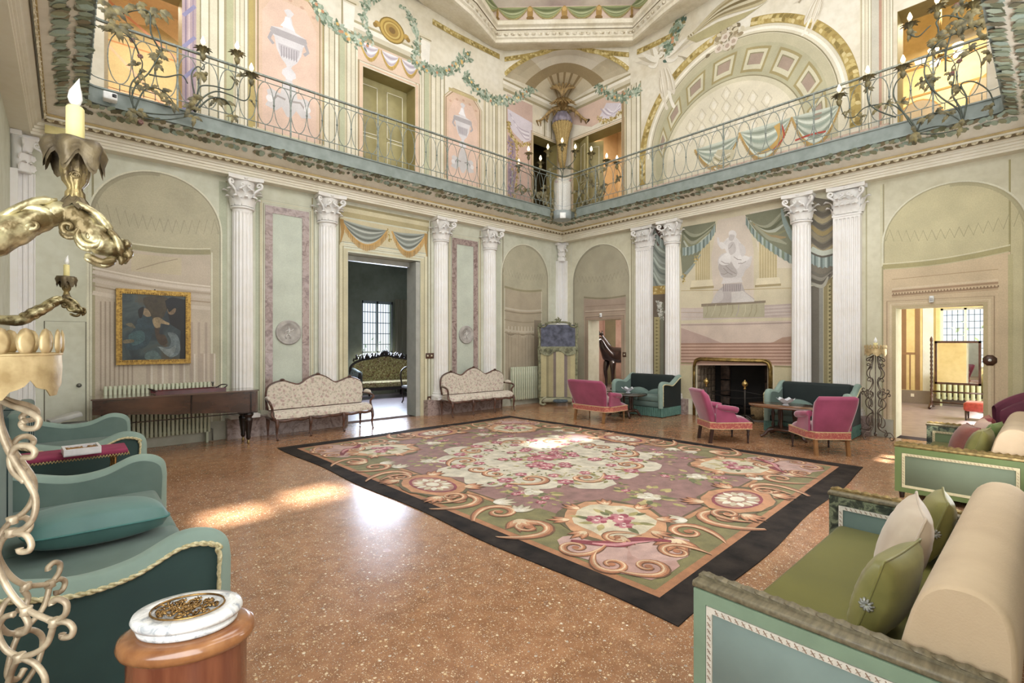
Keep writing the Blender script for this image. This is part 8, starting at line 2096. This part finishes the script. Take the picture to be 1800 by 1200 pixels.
# ================================================================== in the salon
m_flo2 = floral('gold brocade', '#a3955a', ['#6f5a34', '#c9bf8a', '#7d4a3a'], scale=12, darker='#86793f')
t = empty('carved_sofa', (7.15, 13.45, 0), 0, 'gold brocade sofa with pierced dark carved crest, in the salon', 'sofa'); W = 2.1
top = smooth_path([(-W/2+.05, .45, 0), (-W/2, .85, 0), (-.8, 1.05, 0), (-.4, 1.12, 0), (0, 1.2, 0), (.4, 1.12, 0), (.8, 1.05, 0), (W/2, .85, 0), (W/2-.05, .45, 0)], 4)
b = MB(); b.prism([(q.x, q.y) for q in top], 0, .08, lambda u, v, d: (u, .30-d, v)); b.build('backrest', m_flo2, t)
b = MB(); b.tube([(q.x, .24, q.y+.01) for q in top], .04, 7)
for k in range(34):
    u = -.95+1.9*k/33; zt_ = 1.08+.13*(1-abs(u))+.05*(abs(sin(k*.75))); b.tube([(u, .24, zt_-.04), (u+.05*sin(k*2.3), .22, zt_+.04+.05*abs(sin(k*.8))), (u+.08*cos(k), .24, zt_+.02)], [.035, .028, .01], 5)
for k in range(10): a = k*.65; b.tube([(0, .22, 1.28), (.12*cos(a), .2, 1.32+.08*sin(a))], [.03, .015], 5)
b.build('carved_crest', M('dark carved rosewood', '#33201a', '#1c110e', rough=.3, scale=15), t)
b = MB(); b.rbox(-W/2+.05, -.45, .30, W/2-.05, .25, .46, .05, 3); b.build('seat', m_flo2, t)
for s in (-1, 1):
    b = MB(); b.grid([[V((s*(W/2-.02+.06*sin(pi*j/6)), .25-.7*i/8, .30+(.52-.10*i/8)*j/6)) for j in range(7)] for i in range(9)], True); b.grid([[V((s*(W/2-.12), .25-.7*i/8, .30+(.52-.10*i/8)*j/6)) for j in range(7)] for i in range(9)], True)
    b.tube([V((s*(W/2-.07), .25-.7*i/8, .30+.52-.10*i/8)) for i in range(9)], .055, 8); o = b.build('arm', floral('pale blue brocade', '#a8b4b4', ['#6f7f86', '#87906e'], scale=12), t)
    b = MB(); b.tube(smooth_path([(s*(W/2-.05), -.46, .74), (s*(W/2-.02), -.47, .55), (s*(W/2-.06), -.46, .32), (s*(W/2-.04), -.48, .1), (s*(W/2-.04), -.52, .0)], 4), .04, 7); b.build('arm_post', M('dark carved rosewood'), t)
b = MB(); b.rbox(-W/2+.06, -.46, .22, W/2-.06, -.42, .31, .01, 2); b.build('apron', M('dark carved rosewood'), t)
for x in (-.5, .5, -.95, .95):
    b = MB(); b.tube([(x, .2, .3), (x, .2, 0)], .025, 6); b.build('leg', M('dark carved rosewood'), t)
t.rotation_euler.z = rad(-6)
sd = onY(718, 700, 11.4)
t = empty('side_chair', (sd[0]+.16, 11.45, 0), 0, 'dark side chair just inside the salon, half hidden by the door lining', 'chair')
b = MB(); b.rbox(-.22, -.22, .40, .22, .22, .46, .02, 2); b.build('seat', M('white damask', '#c9ccd4', rough=.8), t)
for x in (-.19, .19):
    for y in (-.19, .19): b = MB(); b.tube(smooth_path([(x, y, .40), (x*1.05, y*1.05, .25), (x*.95, y*.95, .1), (x*1.1, y*1.1, 0)], 4), .018, 6); b.build('leg', m_dleg, t)
b = MB(); b.tube(smooth_path([(-.2, .2, .42), (-.22, .24, .8), (0, .26, .95), (.22, .24, .8), (.2, .2, .42)], 5), .02, 6); b.build('back_frame', m_dleg, t)
t = tag(MB().use(M('salon curtain cloth', '#9a9684', '#7f7b6a', rough=.9, stretch=(8, 8, .3), scale=3)).build('x'), None); bpy.data.objects.remove(t)
b = MB(); cx = onY(706, 600, 13.75)[0]; rows = []
for i in range(40): x = cx-.22+.44*i/39; rows.append([V((x, 13.75+.04*sin(i*1.1), z)) for z in (.05, 1.5, 2.95)])
b.grid(rows, True); b.grid([[V((q.x, q.y+.012, q.z)) for q in r] for r in rows], True)
tag(b.build('curtain', M('salon curtain cloth')), 'pale hanging curtain right of the salon window', 'curtain')

# ================================================================== in the yellow room
mx = 15.6; my0, my1 = onX(1725, 600, mx)[0], onX(1643, 600, mx)[0]; mz0, mz1 = .60, 1.64
t = empty('cheval_mirror', (mx, (my0+my1)/2, 0), 0, 'cheval mirror on dark twisted posts standing in the yellow room', 'mirror'); hw = (my1-my0)/2
m_dk = M('dark turned mirror wood', '#4a2b20', '#301a13', rough=.3, scale=10)
b = MB()
for (a, c, d, e_) in ((-hw, mz0, hw, mz0+.05), (-hw, mz1-.05, hw, mz1), (-hw, mz0, -hw+.045, mz1), (hw-.045, mz0, hw, mz1)): b.box(-.03, a, c, .01, d, e_)
b.build('frame', m_dk, t)
b = MB(); b.box(-.018, -hw+.04, mz0+.04, -.012, hw-.04, mz1-.04); mm_, nt, lk, bb = newmat('mirror glass'); bb.inputs['Metallic'].default_value = 1; bb.inputs['Roughness'].default_value = .02; bb.inputs['Base Color'].default_value = (.86, .88, .86, 1); b.build('glass', mm_, t)
for s in (1, -1):
    b = MB(); b.lathe([(.03, .05), (.03, .3)]+[(.018+.014*(k % 2), .3+k*.05) for k in range(28)]+[(.03, 1.70), (.0, 1.76)], (0, s*(hw+.06), 0), 10); b.build('post', m_dk, t)
    b = MB(); b.tube([(-.30, s*(hw+.06), .03), (0, s*(hw+.06), .12), (.30, s*(hw+.06), .03)], [.03, .045, .03], 8); b.build('foot', m_dk, t)
b = MB(); b.tube([(0, -hw-.06, .42), (0, hw+.06, .42)], .02, 7); b.tube([(0, -hw-.06, .16), (0, hw+.06, .16)], .02, 7); b.build('stretcher', m_dk, t)
radiator((16.38, onX(1645, 700, 16.45)[0], 0), V((0, -1, 0)), 1.5, .16, .86, 14, 'pale green radiator under the window behind the cheval mirror', d=.12, mat=M('pale green radiator enamel', '#b9bf93', rough=.4))
sx_, sy_ = fl(1713, 738)
t = empty('red_stool', (sx_+.1, sy_-.1, 0), 0, 'low red upholstered stool in the yellow room', 'stool')
b = MB(); b.rbox(-.26, -.26, .19, .26, .26, .38, .05, 3); b.build('seat', M('vermilion velvet', '#b23a2c', '#97301f', rough=.7, sheen=.3), t)
for x in (-.22, .22):
    for y in (-.22, .22): b = MB(); b.lathe([(.012, 0), (.022, .2)], (x, y, 0), 8); b.build('leg', m_dleg, t)

# ================================================================== bronze horse beyond the small doorway
def skin(verts, edges, radii, root=0, sub=2):
    me = bpy.data.meshes.new('bronze_horse'); me.from_pydata(verts, edges, []); o = bpy.data.objects.new('bronze_horse', me); col.objects.link(o)
    m = o.modifiers.new('skin', 'SKIN'); 
    for i, r in enumerate(radii): me.skin_vertices[0].data[i].radius = (r if isinstance(r, tuple) else (r, r))
    me.skin_vertices[0].data[root].use_root = True
    s = o.modifiers.new('sub', 'SUBSURF'); s.levels = sub; s.render_levels = sub; m.use_smooth_shade = True
    return o
Vv = [(-.62, 0, 1.18), (-.30, 0, 1.17), (.05, 0, 1.15), (.38, 0, 1.18), (.56, 0, 1.32), (.72, 0, 1.55), (.82, 0, 1.74), (.96, 0, 1.66), (1.10, 0, 1.50), (1.17, 0, 1.42),
      (.42, .15, .98), (.43, .16, .66), (.43, .16, .40), (.43, .16, .14), (.50, .16, .04), (.42, -.15, .98), (.48, -.16, .68), (.44, -.16, .40), (.44, -.16, .14), (.51, -.16, .04),
      (-.60, .17, .95), (-.55, .17, .72), (-.74, .17, .46), (-.70, .17, .16), (-.64, .17, .04), (-.60, -.17, .95), (-.50, -.17, .72), (-.68, -.17, .46), (-.64, -.17, .16), (-.58, -.17, .04),
      (-.80, 0, 1.20), (-.94, 0, 1.0), (-.98, 0, .65), (-.96, 0, .45)]
Ee = [(0, 1), (1, 2), (2, 3), (3, 4), (4, 5), (5, 6), (6, 7), (7, 8), (8, 9), (3, 10), (10, 11), (11, 12), (12, 13), (13, 14), (3, 15), (15, 16), (16, 17), (17, 18), (18, 19), (0, 20), (20, 21), (21, 22), (22, 23), (23, 24), (0, 25), (25, 26), (26, 27), (27, 28), (28, 29), (0, 30), (30, 31), (31, 32), (32, 33)]
Rr_ = [.27, .27, .28, .27, .22, .15, .12, .11, .075, .065, .13, .075, .055, .04, .06, .13, .075, .055, .04, .06, .17, .10, .06, .045, .06, .17, .10, .06, .045, .06, .07, .08, .08, .04]
hz = skin(Vv, Ee, Rr_, 2); hm = M('polished dark bronze', '#2c1d18', '#160f0d', rough=.16, metal=.35, scale=4, coat=.6); hz.data.materials.append(hm)
hz.location = (13.78, 9.80, 0); hz.rotation_euler.z = rad(166); tag(hz, 'life-size dark bronze horse standing beyond the small doorway', 'horse')
b = MB()
for s in (1, -1): b.tube([(.80, s*.06, 1.84), (.79, s*.075, 1.92), (.81, s*.07, 2.0)], [.03, .032, .006], 6)
b.build('ears', hm, hz)
b = MB()
for k in range(14): q = k/13; x = .84-.42*q; z = 1.90-.46*q; b.tube([(x, 0, z), (x-.07, .04, z-.02), (x-.05, .09, z-.16)], [.03, .03, .01], 5)
b.build('mane', hm, hz)
b = MB(); b.tube(smooth_path([(.94, .09, 1.73), (1.0, .075, 1.62), (1.08, .06, 1.52), (1.10, 0, 1.46), (1.08, -.06, 1.52), (1.0, -.075, 1.62), (.94, -.09, 1.73)], 4), .010, 5); b.build('bridle', M('bridle strap', '#4a3a2a', rough=.3), hz)
# hanging lamp in the gold room upstairs
t = empty('hanging_lamp', (12.2, 1.42, 6.95), 0, 'hanging lamp with glowing glass cups seen through the right gallery doorway', 'lamp')
b = MB(); b.tube([(0, 0, .05), (0, 0, 1.65)], .015, 6); b.lathe([(.02, 0), (.06, .05), (.02, .12)], (0, 0, 0), 12); b.build('stem', m_brass, t)
for k in range(5):
    a = k*2*pi/5+.4; b = MB(); b.tube(smooth_path([(0, 0, .05), (.16*cos(a), .16*sin(a), -.06), (.3*cos(a), .3*sin(a), .0)], 4), .010, 6); o_ = b.build('arm', m_brass, t)
    b = MB(); b.lathe([(.02, 0), (.07, .03), (.085, .09), (.08, .10), (.0, .05)], (.3*cos(a), .3*sin(a), 0), 14); b.build('glass_cup', M('lit glass cup', '#fff2d8', emit='#ffe2b0', estr=3), o_)
